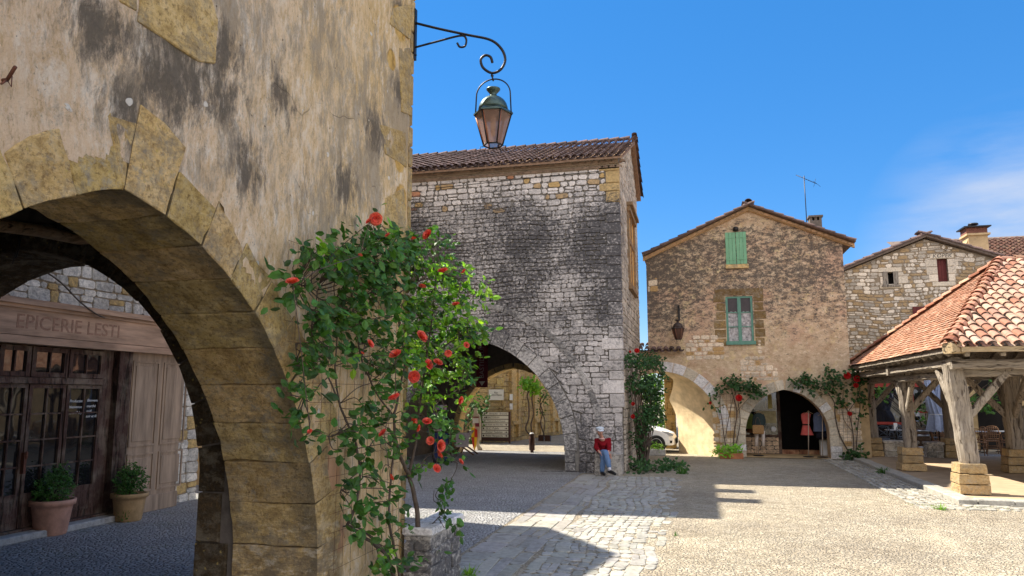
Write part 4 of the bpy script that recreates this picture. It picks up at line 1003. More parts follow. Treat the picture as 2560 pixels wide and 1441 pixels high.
def rose(mb,p,s,face,r):
    face=V(*face).normalized(); a=face.orthogonal().normalized(); b=face.cross(a)
    for ring,(n,rad,tilt) in enumerate(((6,.95,.62),(5,.92,.95),(5,.78,1.15),(4,.55,1.32),(3,.3,1.48))):
        for k in range(n):
            t=2*math.pi*(k+.37*ring+r.random()*.3)/n; o=a*math.cos(t)+b*math.sin(t); w=face.cross(o)
            L=s*.62*rad; W=s*.44*(.55+.45*rad); ct=math.cos(tilt); st=math.sin(tilt); kk=r.uniform(.62,1.0)
            base=p+face*s*.02*ring-o*s*.02; mid=base+o*L*.6*ct+face*L*.6*st; tip=base+o*L*ct*1.02+face*L*(st*.9)-face*s*.05*(3-ring if ring<3 else 0)*.5
            mb.add([base,mid+w*W,mid-w*W,tip+w*W*.6,tip-w*W*.6,mid+face*(-s*.05),tip+o*s*.04],[(0,1,5),(0,5,2),(1,3,6,5),(5,6,4,2)],(kk,kk*r.uniform(.8,1.3),kk))
def pathpts(l,f): return [f(*q) for q in l]
# ------------------------------------------------------------------ near climbing rose
RZ=thing('climbing_rose','big climbing rose with coral blooms trained on wires around the near pier corner','rose',(-2.7,7.2,0))
tr=thing('wire_trellis','rusty wire mesh trellis fixed to the pier behind the coral rose','trellis',(-2.9,6,0))
r=random.Random(61); mb=MB(); y=4.85
while y<7.35:
    z0=.55+jit(r,.1)
    while arA.inside(y,z0,.18): z0+=.1
    mb.tube([(-2.93,y,z0),(-2.935,y+jit(r,.02),(z0+3.2)/2),(-2.93,y+jit(r,.03),3.2+jit(r,.2))],.0016,4); y+=.15
z=.6
while z<3.2:
    y0=4.85
    while arA.inside(y0,z,.12): y0+=.05
    mb.tube([(-2.928,y0,z),(-2.925,6.4,z+jit(r,.02)),(-2.93,7.35,z)],.0016,4); z+=.15
mb.build('wire_mesh',M['rust'],tr)
def RP(u,v,d):
    p=at(u,v,x=-2.95+d)
    if p.y>7.25 or u>1015: p=at(u,v,y=7.2+d*1.6)
    if p.x<-2.94: p=at(u,v,x=-2.93)
    return p
stems=[([(1085,1470),(1070,1420),(1048,1340),(1040,1260),(1022,1190),(1000,1140),(988,1090),(985,1040)],.034,.012,.12),
([(985,1040),(1000,970),(1012,900),(1000,820),(985,740),(960,670)],.013,.006,.12),([(1022,1190),(1040,1100),(1050,1010),(1065,900),(1080,800),(1090,690)],.018,.006,.2),
([(990,1460),(970,1400),(945,1368),(905,1340),(868,1310)],.02,.012,.08),([(868,1310),(890,1260),(900,1180),(890,1110),(868,1060),(850,1010),(838,930),(842,850),(850,740)],.014,.005,.07),
([(1000,1450),(985,1370),(972,1300),(975,1230),(985,1120)],.015,.01,.1),([(975,1400),(930,1345),(880,1310)],.013,.009,.08),([(850,1010),(820,940),(800,900),(780,830),(790,760),(800,700)],.008,.004,.06),
([(985,1040),(940,980),(905,900),(890,820),(880,740),(870,660)],.009,.004,.08),([(838,930),(800,960),(770,1000),(755,990)],.006,.003,.06),([(838,750),(800,748),(760,715),(735,712)],.007,.003,.08),([(838,750),(900,745),(960,735),(985,740)],.007,.005,.08),
([(985,740),(1060,700),(1130,690),(1190,730)],.008,.004,.25),([(1065,900),(1120,860),(1160,840),(1205,850)],.008,.003,.25),([(1050,1010),(1100,1000),(1150,970),(1160,930)],.006,.003,.25),
([(1022,1190),(1070,1140),(1110,1130),(1145,1160)],.006,.003,.25),([(880,740),(905,660),(930,580),(938,550)],.006,.003,.08),([(900,1180),(860,1210),(850,1230)],.006,.003,.08),([(850,1010),(870,1060),(930,1060),(985,1040)],.007,.004,.08),
([(868,1060),(830,1090),(790,1080),(775,1080)],.005,.003,.07),([(800,900),(760,915),(745,900),(740,860)],.004,.003,.05),([(985,1120),(940,1100),(910,1150),(905,1200)],.007,.003,.1),([(1048,1340),(1090,1300),(1110,1280)],.008,.003,.2),([(1070,1420),(1100,1330),(1095,1250)],.006,.003,.25)]
mb=MB(); spts=[]
for l,r0,r1,d in stems:
    pts=sp([RP(u,v,d+.03*math.sin(u*.1)) for u,v in l],6); n=len(pts)
    pts=[p+V(0,N3(p,8),N3(p+V(3,3,3),8))*.018 for p in pts]
    mb.tube(pts,[lerp(r0,r1,i/(n-1)) for i in range(n)],7); spts+=pts
blobs=[(950,620,95,45,200),(1040,620,85,50,190),(870,640,70,38,110),(785,640,42,26,45),(735,702,42,20,30),(1100,700,75,48,170),(1170,730,40,36,70),(960,690,120,40,220),(1040,750,90,40,150),
(825,785,55,32,70),(775,785,32,26,28),(900,800,75,40,120),(1080,800,100,50,230),(1150,820,48,45,90),(995,870,90,45,150),(1090,890,80,50,170),(1165,890,35,50,55),(775,895,38,45,50),(860,880,50,35,60),
(748,990,32,24,30),(770,1035,28,26,24),(960,950,55,38,80),(1080,965,80,50,140),(1150,955,32,48,50),(880,1045,50,45,50),(960,1050,60,45,70),(1060,1070,70,50,110),(1120,1090,30,45,40),
(910,1140,38,45,40),(1000,1130,50,45,60),(1085,1160,50,32,45),(860,1215,28,28,18),(930,1205,38,30,30),(1085,1250,50,32,45),(1010,1225,42,32,40),(940,1270,38,28,28),(900,1315,26,16,12),
(990,1330,48,30,50),(1020,1400,70,38,110),(950,1405,30,22,25),(1080,1340,32,30,30),(940,575,34,18,24),(1010,580,30,16,24),(1110,1210,22,22,14),(850,1100,22,30,14),(790,1085,28,14,12),(1125,1140,22,26,16),(1115,1300,20,14,10)]
r=random.Random(62); lf=MB(); ll=MB(); fc=V(1,-.45,.2).normalized()
for (u,v,ru,rv_,n) in blobs:
    for _ in range(max(3,int(n/(5.0 if v<900 else (7.5 if v<1120 else 11))))):
        while True:
            a,b=r.uniform(-1,1),r.uniform(-1,1)
            if a*a+b*b<1: break
        d=.06+r.random()*(.28 if u<1000 else .45); c_=RP(u+a*ru,v+b*rv_,d)
        q=min(spts,key=lambda s_:(s_-c_).length+r.random()*.15); 
        if (q-c_).length<1.2:
            m=q.lerp(c_,.5)+rv(r)*.06; mb.tube(sp([q,m,c_],3),[.0045]*3+[.0035]*3+[.002],4)
        tgt=lf
        br=((u>1040 and 650<v<1020) or r.random()<.06) and (True and r.random()<.6)  # right-hand sprays mostly take the bright leaf colour, painting sunlight on them
        if br: tgt=ll
        sprays(tgt,c_,V(.07,.10,.09),r.choice([4,8,8,12]),r.uniform(.062,.10),r,fc,group=4,cl=(.4,1.45))
stm=mb; lf.build('leaves',M['leaf'],RZ,fixn=False); ll.build('bright_leaves',M['leaf_l'],RZ,fixn=False)
fl=[(938,547,30),(925,556,18),(1072,590,27),(970,590,13),(900,640,11),(1032,600,17),(1108,682,25),(1161,681,14),(732,710,30),(1140,764,18),(1050,845,31),(990,890,29),(922,862,22),(1120,884,17),(1165,864,15),(1068,913,25),(1093,910,23),(1033,942,28),(988,1000,31),(1148,1000,19),(1030,1052,24),(1067,1057,22),(1042,1070,17),(960,1086,22),(1076,1103,19),(1098,1115,27),(1095,1140,22),(1118,1300,0),(1150,1157,16),(975,1196,17),(1090,1173,20),(775,1080,12),(1055,720,18),(905,885,10)]
for i,(u,v,s) in enumerate(fl):
    if s<=0: continue
    m=MB(); p=RP(u,v,.70) if u<1015 else at(u,v,y=6.8 if u<1130 else 7.0); rose(m,p,s*1.08*(p-V(0,0,2)).length/1850,(fc*.35+rv(r)*.8+V(.15,-.3,.5)),r); m.build('bloom',M['petal'],RZ,fixn=False)
    st=MB(); q=min(spts,key=lambda s_:(s_-p).length); st.tube(sp([q,q.lerp(p,.6)+V(0,0,.03),p],3),[.003]*7,4,); spts.append(p)
    mb2=st; 
    if i==0: allst=MB()
    stm.tube(sp([q,q.lerp(p,.6)+V(0,0,.02),p],3),[.003]*7,4)
stm.build('stems',M['stem'],RZ)
# ------------------------------------------------------------------ seated man and the stone block
r=random.Random(71); mb=MB()
f=front(19.28); blk=at(1485,1130,y=19.3); bR=at(1556,1130,y=19.3)
bx0,bx1,bz=blk.x,bR.x-.03,.56
rough_block(mb,[(bx0,0),(bx1,0),(bx1+.0,bz-.03),(bx0+.02,bz)],f,-.58,.0,(.42,.40,.37),amp=.02,sub=.07,seed=3)
tag(mb.build('stone_block',m_lime('mossy_block',amt=.85,band=[(0,1.08),(12,1.0)])),'rough dark stone block the old man sits on at the corner of the grey arcade','block')
def skinbody(name,verts,edges,radii,mat,parent,sub=2,root=0):
    me=bpy.data.meshes.new(name); me.from_pydata([tuple(v) for v in verts],edges,[]); ob=bpy.data.objects.new(name,me); COL.objects.link(ob)
    sk=ob.modifiers.new('s','SKIN'); sk.use_smooth_shade=True
    for i,q in enumerate(radii): me.skin_vertices[0].data[i].radius=(q,q) if not isinstance(q,tuple) else q
    for i in range(len(verts)): me.skin_vertices[0].data[i].use_root=(i==root)
    if sub: m=ob.modifiers.new('u','SUBSURF'); m.levels=sub; m.render_levels=sub
    bpy.context.view_layer.update(); dg=bpy.context.evaluated_depsgraph_get(); m2=bpy.data.meshes.new_from_object(ob.evaluated_get(dg)); bpy.data.objects.remove(ob,do_unlink=True)
    m2.materials.clear(); m2.materials.append(mat); m2.name=name; o=bpy.data.objects.new(name,m2); COL.objects.link(o); o.parent=parent
    if parent is not None and parent.type=='EMPTY' and 'world_made' in parent: o.location=-V(*parent['world_made'])
    for p in m2.polygons: p.use_smooth=True
    return o
J=lambda u,v,y: at(u,v,y=y)
man=thing('person','old man in pale flat cap, dark red jumper and blue jeans sitting cross-legged','person',(at(1508,1188,z=0).x,19.2,0))
pel=J(1508,1133,19.52); wa=J(1508,1121,19.52); ch=J(1507,1107,19.46); nb=J(1506,1097,19.40); nk=J(1504,1091,19.33); 
shL=J(1493,1101,19.46); shR=J(1521,1101,19.46); elL=J(1490,1119,19.36); elR=J(1523,1119,19.36)
wrL=J(1497,1129,19.13); wrR=J(1521,1131,19.10); hd=J(1500,1080,19.26)
hpL=J(1501,1136,19.52); hpR=J(1515,1136,19.52); knR=J(1508,1133,19.06); knL=J(1515,1131,18.98)
anR=J(1505,1179,19.16); anL=J(1524,1173,18.98)
# body: one skin with head, neck, arms, hands, legs
hv=[pel,wa,ch,nb+V(0,.02,-.05),nk,hd+V(0,.02,-.06),hd+V(0,.02,.02),hd+V(0,.02,.08), shL+V(0,.01,-.03),elL,wrL, shR+V(0,.01,-.03),elR,wrR, hpL,knL,anL, hpR,knR,anR]
he=[(0,1),(1,2),(2,3),(3,4),(4,5),(5,6),(6,7),(3,8),(8,9),(9,10),(3,11),(11,12),(12,13),(0,14),(14,15),(15,16),(0,17),(17,18),(18,19)]
hr=[.11,.11,.09,.045,.050,.050,.05,.04,.04,.035,.026,.04,.035,.026,.085,.06,.036,.085,.06,.036]
def hand(w,dirv,side_,up):
    """palm chain plus five bent fingers"""
    d=dirv.normalized(); s_=side_.normalized(); k0=len(hv); hv.append(w+d*.05); hr.append((.033,.016)); he.append((HI,k0))
    hv.append(w+d*.085); hr.append((.036,.014)); he.append((k0,k0+1))
    for i,(o,L) in enumerate(((-.030,.062),(-.010,.074),(.010,.070),(.030,.055))):
        a=w+d*.095+s_*o; b=a+d*L*.5-up*.012; c=b+d*L*.4-up*.03; n=len(hv)
        for q,rr in ((a,.0095),(b,.0085),(c,.007)): hv.append(q); hr.append(rr)
        he.extend([(k0+1,n),(n,n+1),(n+1,n+2)])
    n=len(hv); a=w+d*.045-s_*.035; b=a+d*.03-s_*.02-up*.01
    hv.append(a); hv.append(b); hr.extend([.011,.009]); he.extend([(k0,n),(n,n+1)])
HI=10; hand(wrL,V(.6,-.5,-.35),V(.4,.7,0),V(0,0,1)); HI=13; hand(wrR,V(.35,-.45,-.6),V(-.7,.4,0),V(0,0,1))
body=skinbody('body',hv,he,hr,M['skin'],man)
# head shape merged into the body mesh
fd=(V(.45,-1,-.25)).normalized(); fs=V(1,.45,0).normalized(); fu=fs.cross(fd); fu=fu if fu.z>0 else -fu
h0=hd+V(0,.0,.0); hm=MB(); vs=[];fs_=[]; nr,ns_=12,18
for i in range(nr+1):
    ph_=math.pi*i/nr; zz_=math.cos(ph_); rr_=math.sin(ph_)
    for k in range(ns_):
        t=2*math.pi*k/ns_; cx_=math.cos(t)*rr_; cy_=math.sin(t)*rr_
        jaw=1-.30*max(0,-zz_-.1); fwd=.092*(1+.06*max(0,-zz_)) if cy_>0 else .098
        vs.append(h0+fs*(cx_*.078*jaw)+fd*(cy_*fwd*(jaw if cy_<0 else 1-.12*max(0,-zz_)))+fu*(zz_*.118))
for i in range(nr):
    for k in range(ns_): j=(k+1)%ns_; fs_.append((i*ns_+k,i*ns_+j,i*ns_+ns_+j,i*ns_+ns_+k))
hm.add(vs,fs_,smooth=True); join_into(body,hm)
# face details
mb=MB()
mb.tube([h0+fd*.086+fu*.02,h0+fd*.116-fu*.018,h0+fd*.09-fu*.03],[.009,.016,.009],8)
for s_ in(-1,1): mb.lathe([(0,-.02),(.012,-.008),(.013,.01),(0,.02)],h0+fs*.080*s_-fd*.01,8)

mb.build('nose_and_ears',M['skin'],man)
mb=MB(); 
for s_ in(-1,1): mb.lathe([(0,-.007),(.010,0),(0,.007)],h0+fd*.088+fs*.03*s_+fu*.008,8,(.05,.04,.04)); mb.tube([h0+fd*.094+fs*.015*s_+fu*.026,h0+fd*.088+fs*.045*s_+fu*.024],.005,5,(.7,.7,.7))
mb.tube([h0+fd*.087-fs*.022-fu*.056,h0+fd*.092-fu*.054,h0+fd*.087+fs*.022-fu*.056],.004,5,(.35,.12,.1)); mb.build('eyes_and_mouth',simple('features',(1,1,1),.5,.05,attr=True),man)
mb=MB(); mb.lathe([(.070,-.07),(.086,-.03),(.090,.03),(.08,.07)],h0-fd*.022,14); mb.build('hair',fab('grey_hair',(.35,.33,.31)),man)
mb=MB(); c0=hd-fd*.01+V(0,0,.062); mb.lathe([(.088,-.012),(.108,.005),(.112,.025),(.092,.050),(.05,.066),(0,.070)],c0,18); 
pk=[c0+fd*.09+fs*.08*q/3*1.0-fu*.0+V(0,0,-.005)+fd*(.05*(1-(q/3)**2)) for q in (-3,-2,-1,0,1,2,3)]; pb=[c0+fd*.07+fs*.08*q/3+V(0,0,.02) for q in (-3,-2,-1,0,1,2,3)]
mb.add(pk+pb+[p-V(0,0,.012) for p in pk],[(i,i+1,i+8,i+7) for i in range(6)]+[(i,i+1,i+15,i+14) for i in range(6)]); mb.build('flat_cap',fab('pale_cap',(.56,.62,.68)),man)
sw=[pel+V(0,0,.04),wa,ch,nb+V(0,.01,.015),shL,elL,wrL.lerp(elL,.12),shR,elR,wrR.lerp(elR,.12)]
def folds(o,amp,sc,sq=(1,1,1)):
    me=o.data; ns_=[v.normal.copy() for v in me.vertices]
    for v,n_ in zip(me.vertices,ns_):
        p=V(v.co.x*sq[0],v.co.y*sq[1],v.co.z*sq[2]); v.co=v.co+n_*amp*(noise.noise(p*sc)+.5*noise.noise(p*sc*2.3))
sweater=skinbody('jumper',sw,[(0,1),(1,2),(2,3),(3,4),(4,5),(5,6),(3,7),(7,8),(8,9)],[(.165,.13),(.165,.13),(.17,.13),(.105,.10),.09,.062,.045,.09,.064,.045],fab('dark_red_wool',(.20,.008,.014)),man)
tr_=[pel+V(0,0,-.02),hpL,knL,anL+V(0,0,.01),hpR,knR,anR+V(0,0,-.04)]
jn=skinbody('jeans',tr_,[(0,1),(1,2),(2,3),(0,4),(4,5),(5,6)],[.12,.105,.078,.062,.105,.078,.062],fab('blue_denim',(.13,.215,.38)),man)
folds(sweater,.022,13,(1,1,.55)); folds(jn,.018,15,(1,1,.6))
mb=MB(); mb.lathe([(.048,.012),(.056,.016),(.072,-.004),(.078,-.022)],nk+V(0,.015,-.055),14); mb.build('shirt_collar',fab('pink_check_shirt',(.62,.38,.34)),man)
for (a,t_) in ((anR,V(.1,-.24,-.0)),(anL,V(.17,-.16,-.06))):
    z0=min(.05,a.z-.05) if a is anR else a.z-.07
    b=V(a.x,a.y,z0+.02); skinbody('shoe',[b+V(-t_.x*.25,-t_.y*.25,0),b+t_*.35,b+t_*.8,b+t_*1.05],[(0,1),(1,2),(2,3)],[.05,.048,.042,.03],simple('black_leather',(.015,.014,.015),.4),man)
mb=MB(); mb.tube([anL+V(0,0,.04),anL+V(0,-.01,-.04)],.042,10); mb.build('sock',fab('pale_sock',(.6,.6,.66)),man)

# ------------------------------------------------------------------ vines at the corner of the grey house
def bush(name,label,cat,base,blobs,mat,seed,size=.07,stem_r=.02,nb=6,sm=None,face=V(0,-1,.2),group=None,blooms=(),bmat=None,light=None,ns=12):
    r=random.Random(seed); root=thing(name,label,cat,base,group); mb=MB(); lf=MB(); l2=MB(); B0=V(*base)
    for (c,rad,n) in blobs:
        c=V(*c); rad=V(*rad)
        for _ in range(max(1,min(nb,n//20))):
            e=c+V(rad.x*r.uniform(-.7,.7),rad.y*r.uniform(-.7,.7),rad.z*r.uniform(-.7,.7)); s0=B0+V(r.uniform(-.1,.1),r.uniform(-.05,.05),0)
            m=V(lerp(s0.x,e.x,.35)+r.uniform(-.1,.1),lerp(s0.y,e.y,.5),lerp(s0.z,e.z,.5)); mb.tube(sp([s0,m,e],5),[lerp(stem_r,stem_r*.25,i/10) for i in range(11)],5)
        sprays(lf,c,rad,n,size,r,face,cl=(.55,1.35))
        if light: sprays(l2,c,rad,int(n*light),size,r,face,cl=(.8,1.3))
    if mb.v: mb.build('stems',M['stem'],root)
    lf.build('leaves',mat,root,fixn=False)
    if l2.v: l2.build('bright_leaves',M['leaf_l'],root,fixn=False)
    for (p,s) in blooms:
        m=MB(); rose(m,V(*p),s,(face+rv(r)*.4),r); m.build('bloom',bmat or M['petal_r'],root,fixn=False)
    return root
q=lambda u,v,y: tuple(at(u,v,y=y))
bl=[(q(1600,905,21.0),(.3,.6,.22),330),(q(1630,905,22),(.32,.6,.22),380),(q(1590,960,20.8),(.22,.6,.3),300),(q(1625,970,21.5),(.38,.6,.4),800),(q(1635,1030,21.5),(.28,.5,.35),520),(q(1610,1050,21),(.25,.5,.4),520),(q(1598,1100,21.0),(.16,.4,.35),260),(q(1655,930,22.5),(.15,.4,.2),110),(q(1570,900,20.3),(.12,.3,.2),90),(q(1575,960,20.3),(.08,.3,.4),60)]
bush('climbing_rose','dense dark climber with few red blooms at the right corner of the grey house','rose',(-1.55,21.2,0),bl,M['leaf_d'],81,size=.085,blooms=[(q(1592,878,20.5),.14),(q(1575,880,20.4),.07),(q(1583,1010,20.2),.10),(q(1583,1042,20.2),.12)])
bl=[((-1.35,20.6,.14),(.45,.5,.14),170),((-.75,21.2,.10),(.4,.5,.1),110),((-1.6,20.0,.1),(.2,.3,.1),60)]
bush('ground_plants','low dark green ground plants at the foot of the climber by the grey corner','plant',(-1.2,20.8,0),bl,M['leaf_d'],82,size=.12,nb=0)
r=random.Random(83)
def weed(loc,s,n,label,name='weed'):
    o=thing(name,label,'weed',loc); mb=MB(); p0=V(*loc)
    for _ in range(n):
        d=V(r.uniform(-1,1),r.uniform(-1,1),0)*s; h=s*r.uniform(.5,1.4); w=V(-d.y,d.x,0).normalized()*s*.06; b=p0+d*.5
        kk=r.uniform(.7,1.2); mb.add([b-w,b+w,b+d*.5+V(0,0,h*.7)+w*.7,b+d*1.0+V(0,0,h),b+d*.5+V(0,0,h*.7)-w*.7],[(0,1,2,4),(4,2,3)],(kk,kk,kk*.9))
        for k in range(2): leafgeo(mb,b+d*r.random()*.6+V(0,0,h*.5*r.random()),V(0,-.3,1)+rv(r)*.6,d+rv(r)*s,s*.35,(kk,kk,kk))
    mb.build('leaves',M['leaf_l'] if r.random()<.4 else M['leaf'],o,fixn=False); return o
weed((at(1150,1436,z=0).x+.12,at(1150,1436,z=0).y-.05,0),.10,26,'small green weed at the foot of the low wall by the near rose')
weed(at(1705,1185,z=0),.16,40,'weed tuft growing in the paving right of the seated man')
weed(at(1690,1170,z=0),.18,40,'weed tuft in the paving nearer the parked white car')
weed(at(2210,1185,z=0),.15,50,'dark weed tuft beside the kerb of the market hall')
weed(at(2350,1275,z=0),.10,26,'grass tuft in front of the corner post plinth')
weed(at(2470,1262,z=0),.09,22,'grass tuft right of the corner post plinth')
weed(at(1690,1340,z=0),.05,14,'tiny grass tuft in the sunlit paving')
weed((-9.05,at(230,1300,z=0).y,0),.16,60,'ferny weed growing at the shop doorstep between the two pots')

# ------------------------------------------------------------------ white car
CX,CY=-.80,27.9
CL=.98
car=thing('parked_car','white hatchback parked beyond the small side arch with its nose showing','car',(-3,CY,0))
prof=[(x_*CL,z_) for x_,z_ in [(0,.28),(.0,.42),(-.03,.58),(-.10,.70),(-.35,.80),(-.75,.89),(-1.15,.97),(-1.75,1.38),(-2.0,1.47),(-2.7,1.50),(-3.3,1.42),(-3.75,1.05),(-3.9,.95),(-3.95,.5),(-3.9,.28)]]
bm=bmesh.new(); secs=[]
for (yy,k,zs) in ((-.84,.93,.97),(-.72,.985,.995),(0,1.0,1.0),(.72,.985,.995),(.84,.93,.97)):
    ring=[]
    for (x,z) in prof:
        narrow=1-.18*max(0,(z-.95))/.55; ring.append(bm.verts.new((CX+(x+1.95)*k-1.95-.10*abs(yy/.84)**3*(1 if x>-1 else 0),CY+yy*narrow,z*zs if z>.3 else z)))
    secs.append(ring)
for a,b in zip(secs,secs[1:]):
    for i in range(len(prof)): j=(i+1)%len(prof); bm.faces.new((a[i],a[j],b[j],b[i]))
bm.faces.new(secs[0]); bm.faces.new(list(reversed(secs[-1])))
bmesh.ops.recalc_face_normals(bm,faces=bm.faces); me=bpy.data.meshes.new('body'); bm.to_mesh(me); bm.free()
for p in me.polygons: p.use_smooth=True
ob=bpy.data.objects.new('body',me); COL.objects.link(ob); ob.parent=car; ob.location=-V(*car['world_made']); me.materials.append(simple('white_car_paint',(.78,.78,.77),.25,.02,4,spec=.5))
m=ob.modifiers.new('b','BEVEL'); m.width=.03; m.segments=2; apply_mods(ob)
for p in ob.data.polygons: p.use_smooth=True
for wx in (-.70,-2.85):
    for s_ in (-1,1):
        yy=CY+s_*.80; w=thing('wheel',None,None,(0,0,0)); bpy.data.objects.remove(w)
        mb=MB(); pr_=[(.20,-.09),(.30,-.10),(.315,-.06),(.315,.06),(.30,.10),(.20,.09)]
        mb.lathe(pr_,(0,0,0),24); mb.v=[(CX+wx+a,yy+c_*1.0,.315+b) for a,b,c_ in mb.v]; ty=mb.build('wheel',simple('tyre_rubber',(.015,.015,.015),.8) if 'ty' not in globals() else M['tyre'],car); M['tyre']=ty.data.materials[0]
        mb=MB(); mb.lathe([(0,-.085),(.04,-.09),(.05,-.06)],(0,0,0),12); mb.lathe([(.19,-.085),(.205,-.10),(.21,.09)],(0,0,0),20)
        for k in range(8):
            t=2*math.pi*k/8; mb.box((.03,-.02,-.085),(.2,.02,-.06),M=Matrix.Rotation(t,4,'Z'))
        mb.v=[(CX+wx+a,yy+(c_ if s_<0 else -c_),.315+b) for a,b,c_ in mb.v]; mb.build('rim',M['white'],ty)
        mb=MB(); mb.lathe([(0,0),(.345,0),(.345,.01),(0,.01)],(0,0,0),24); mb.v=[(CX+wx+a,CY+s_*(.825+c_),.33+b) for a,b,c_ in mb.v]; mb.build('wheel_arch',M['black'],car)
mb=MB(); pts=[at(1640,1082,y=27.1),at(1662,1088,y=27.1)]
mb.prism([(CX-.52,.70),(CX-.12,.60),(CX-.10,.66),(CX-.28,.74),(CX-.5,.77)],front(CY-.80),-.02,.03); mb.build('headlight',simple('headlight_glass',(.35,.36,.38),.15,.1,spec=.6),car)
mb=MB(); mb.prism([(CX-.42,.34),(CX-.16,.36),(CX-.14,.44),(CX-.3,.46)],front(CY-.80),-.02,.03); mb.box((CX-.03,CY-.5,.34),(CX+.015,CY+.5,.52)); mb.build('grille',M['black'],car)
mb=MB(); mb.prism([(CX-1.25,.98),(CX-1.78,1.34),(CX-2.4,1.40),(CX-2.85,1.32),(CX-2.95,1.0)],front(CY-.74),-.02,.03); mb.build('side_window',M['shopglass'],car)

# ------------------------------------------------------------------ greenery + pier beyond the side arch
bl=[((-1.9,30.5,1.0),(.7,.5,1.0),420),((-1.6,30.5,2.3),(.8,.5,.8),420),((-2.4,30.8,3.0),(.8,.5,.7),200)]
bush('hedge','bright green leafy shrub behind the parked white car','shrub',(-1.8,30.6,0),bl,M['leaf_l'],84,size=.13,light=.3)
# ------------------------------------------------------------------ C : gabled roughcast house
YC=25.9; XL=-1.62; XR=4.78
Cc=thing('gabled_house','roughcast gabled house with sage green shutters and black weathering, two arches at its foot','house',(1.6,27,0))
apx=at(1870,526,y=YC); gl_=lambda x: 6.86+(apx.z-6.86)*(x-XL)/(apx.x-XL) if x<apx.x else 6.95+(apx.z-6.95)*(XR+.45-x)/(XR+.45-apx.x)
arC=Arch(at(1962,975,y=YC).x,1.42,.75,1.42); arC.w=at(2080,1100,y=YC).x-arC.c-.06; arC=Arch(arC.c,arC.w,.75,at(1962,975,y=YC).z-.75)
arS=Arch(-1.22,1.9,.85,1.98)
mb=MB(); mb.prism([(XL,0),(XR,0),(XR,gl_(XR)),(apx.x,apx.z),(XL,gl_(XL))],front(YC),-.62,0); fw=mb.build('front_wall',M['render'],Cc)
w=[at(1813,742,y=YC),at(1886,858,y=YC)]; u_=[at(1812,583,y=YC),at(1868,660,y=YC)]
cut=[]; c=MB(); c.prism(arC.full(20,0,-.2),front(YC),-1.3,.3); cut.append(c); c=MB(); c.prism(arS.full(20,0,-.2),front(YC),-1.3,.3); cut.append(c)
c=MB(); c.box((w[0].x,YC-.2,w[1].z),(w[1].x,YC+.14,w[0].z)); cut.append(c); boolcut(fw,cut)
mb=MB(); mb.box((XR-.5,YC+.63,0),(XR-.02,34,6.6)); mb.box((apx.x*0+.72,YC+.63,3.2),(XR-.51,34,3.4)); mb.box((.5,28.8,3.41),(XR-.6,34,6.5)); mb.prism([(XL+.02,3.4),(XL+.4,3.4),(XL+.4,6.8),(XL+.02,6.75)],front(YC),-8,-.63); mb.box((XR+.003,YC+.01,0),(5.25,YC+.5,2.7)); mb.build('walls',M['plain_tan'],Cc)
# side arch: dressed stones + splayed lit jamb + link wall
mb=MB(); voussoirs(mb,front(YC),arS,8,.34,.02,lambda x,z,q:(lambda k:(k*1.1,k,k*.82) if q.random()<.6 else (.68,.68,.7))(q.uniform(.4,.62)),jamb=None,r=random.Random(91),dep=(.01,.02),half=1); voussoirs(mb,front(YC),arC,9,.32,.12,lambda x,z,q:(lambda k:(k*1.1,k,k*.82) if q.random()<.7 else (.66,.66,.67))(q.uniform(.36,.56)),jamb=(.2,.34),r=random.Random(92),dep=(.015,.03)); mb.build('arch_stones',m_lime('gable_arch_stone',amt=.45,band=[(0,.9),(12,.9)]),Cc)
# splayed tunnel behind the side arch, springing back to the left
mb=MB(); pf=arS.full(24,0,0); n=len(pf); dx=-1.35; dy=1.75
half=[p for p in pf if p[0]>=arS.c-.001]; a_=[V(x,YC+.0,z) for x,z in half]; b_=[V(arS.c+dx+(x-arS.c)*.96,YC+dy,z*.97) for x,z in half]
m_=len(half); 
for k in range(m_-1):
    tf=lambda x_: .30+.70*max(0,min(1,(x_-arS.c-.75)/.85))**1.3
    tm=tf(half[k][0]); tm2=tf(half[k+1][0])
    for s_ in range(6):
        t0,t1=s_/6,(s_+1)/6; mb.quad(a_[k].lerp(b_[k],t0*tm),a_[k+1].lerp(b_[k+1],t0*tm2),a_[k+1].lerp(b_[k+1],t1*tm2),a_[k].lerp(b_[k],t1*tm))
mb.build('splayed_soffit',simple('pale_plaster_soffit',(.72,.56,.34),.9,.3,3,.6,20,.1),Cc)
mb=MB(); mb.prism([(a_[0].x+.015,YC+.63),(1.02,YC+.63),(1.02,28.6),(b_[0].x+.015,28.6),(b_[0].x+.015,YC+dy)],lambda a,b,d:V(a,b,d),0,3.2)
mb.build('arcade_side_wall',M['plain_tan'],Cc)
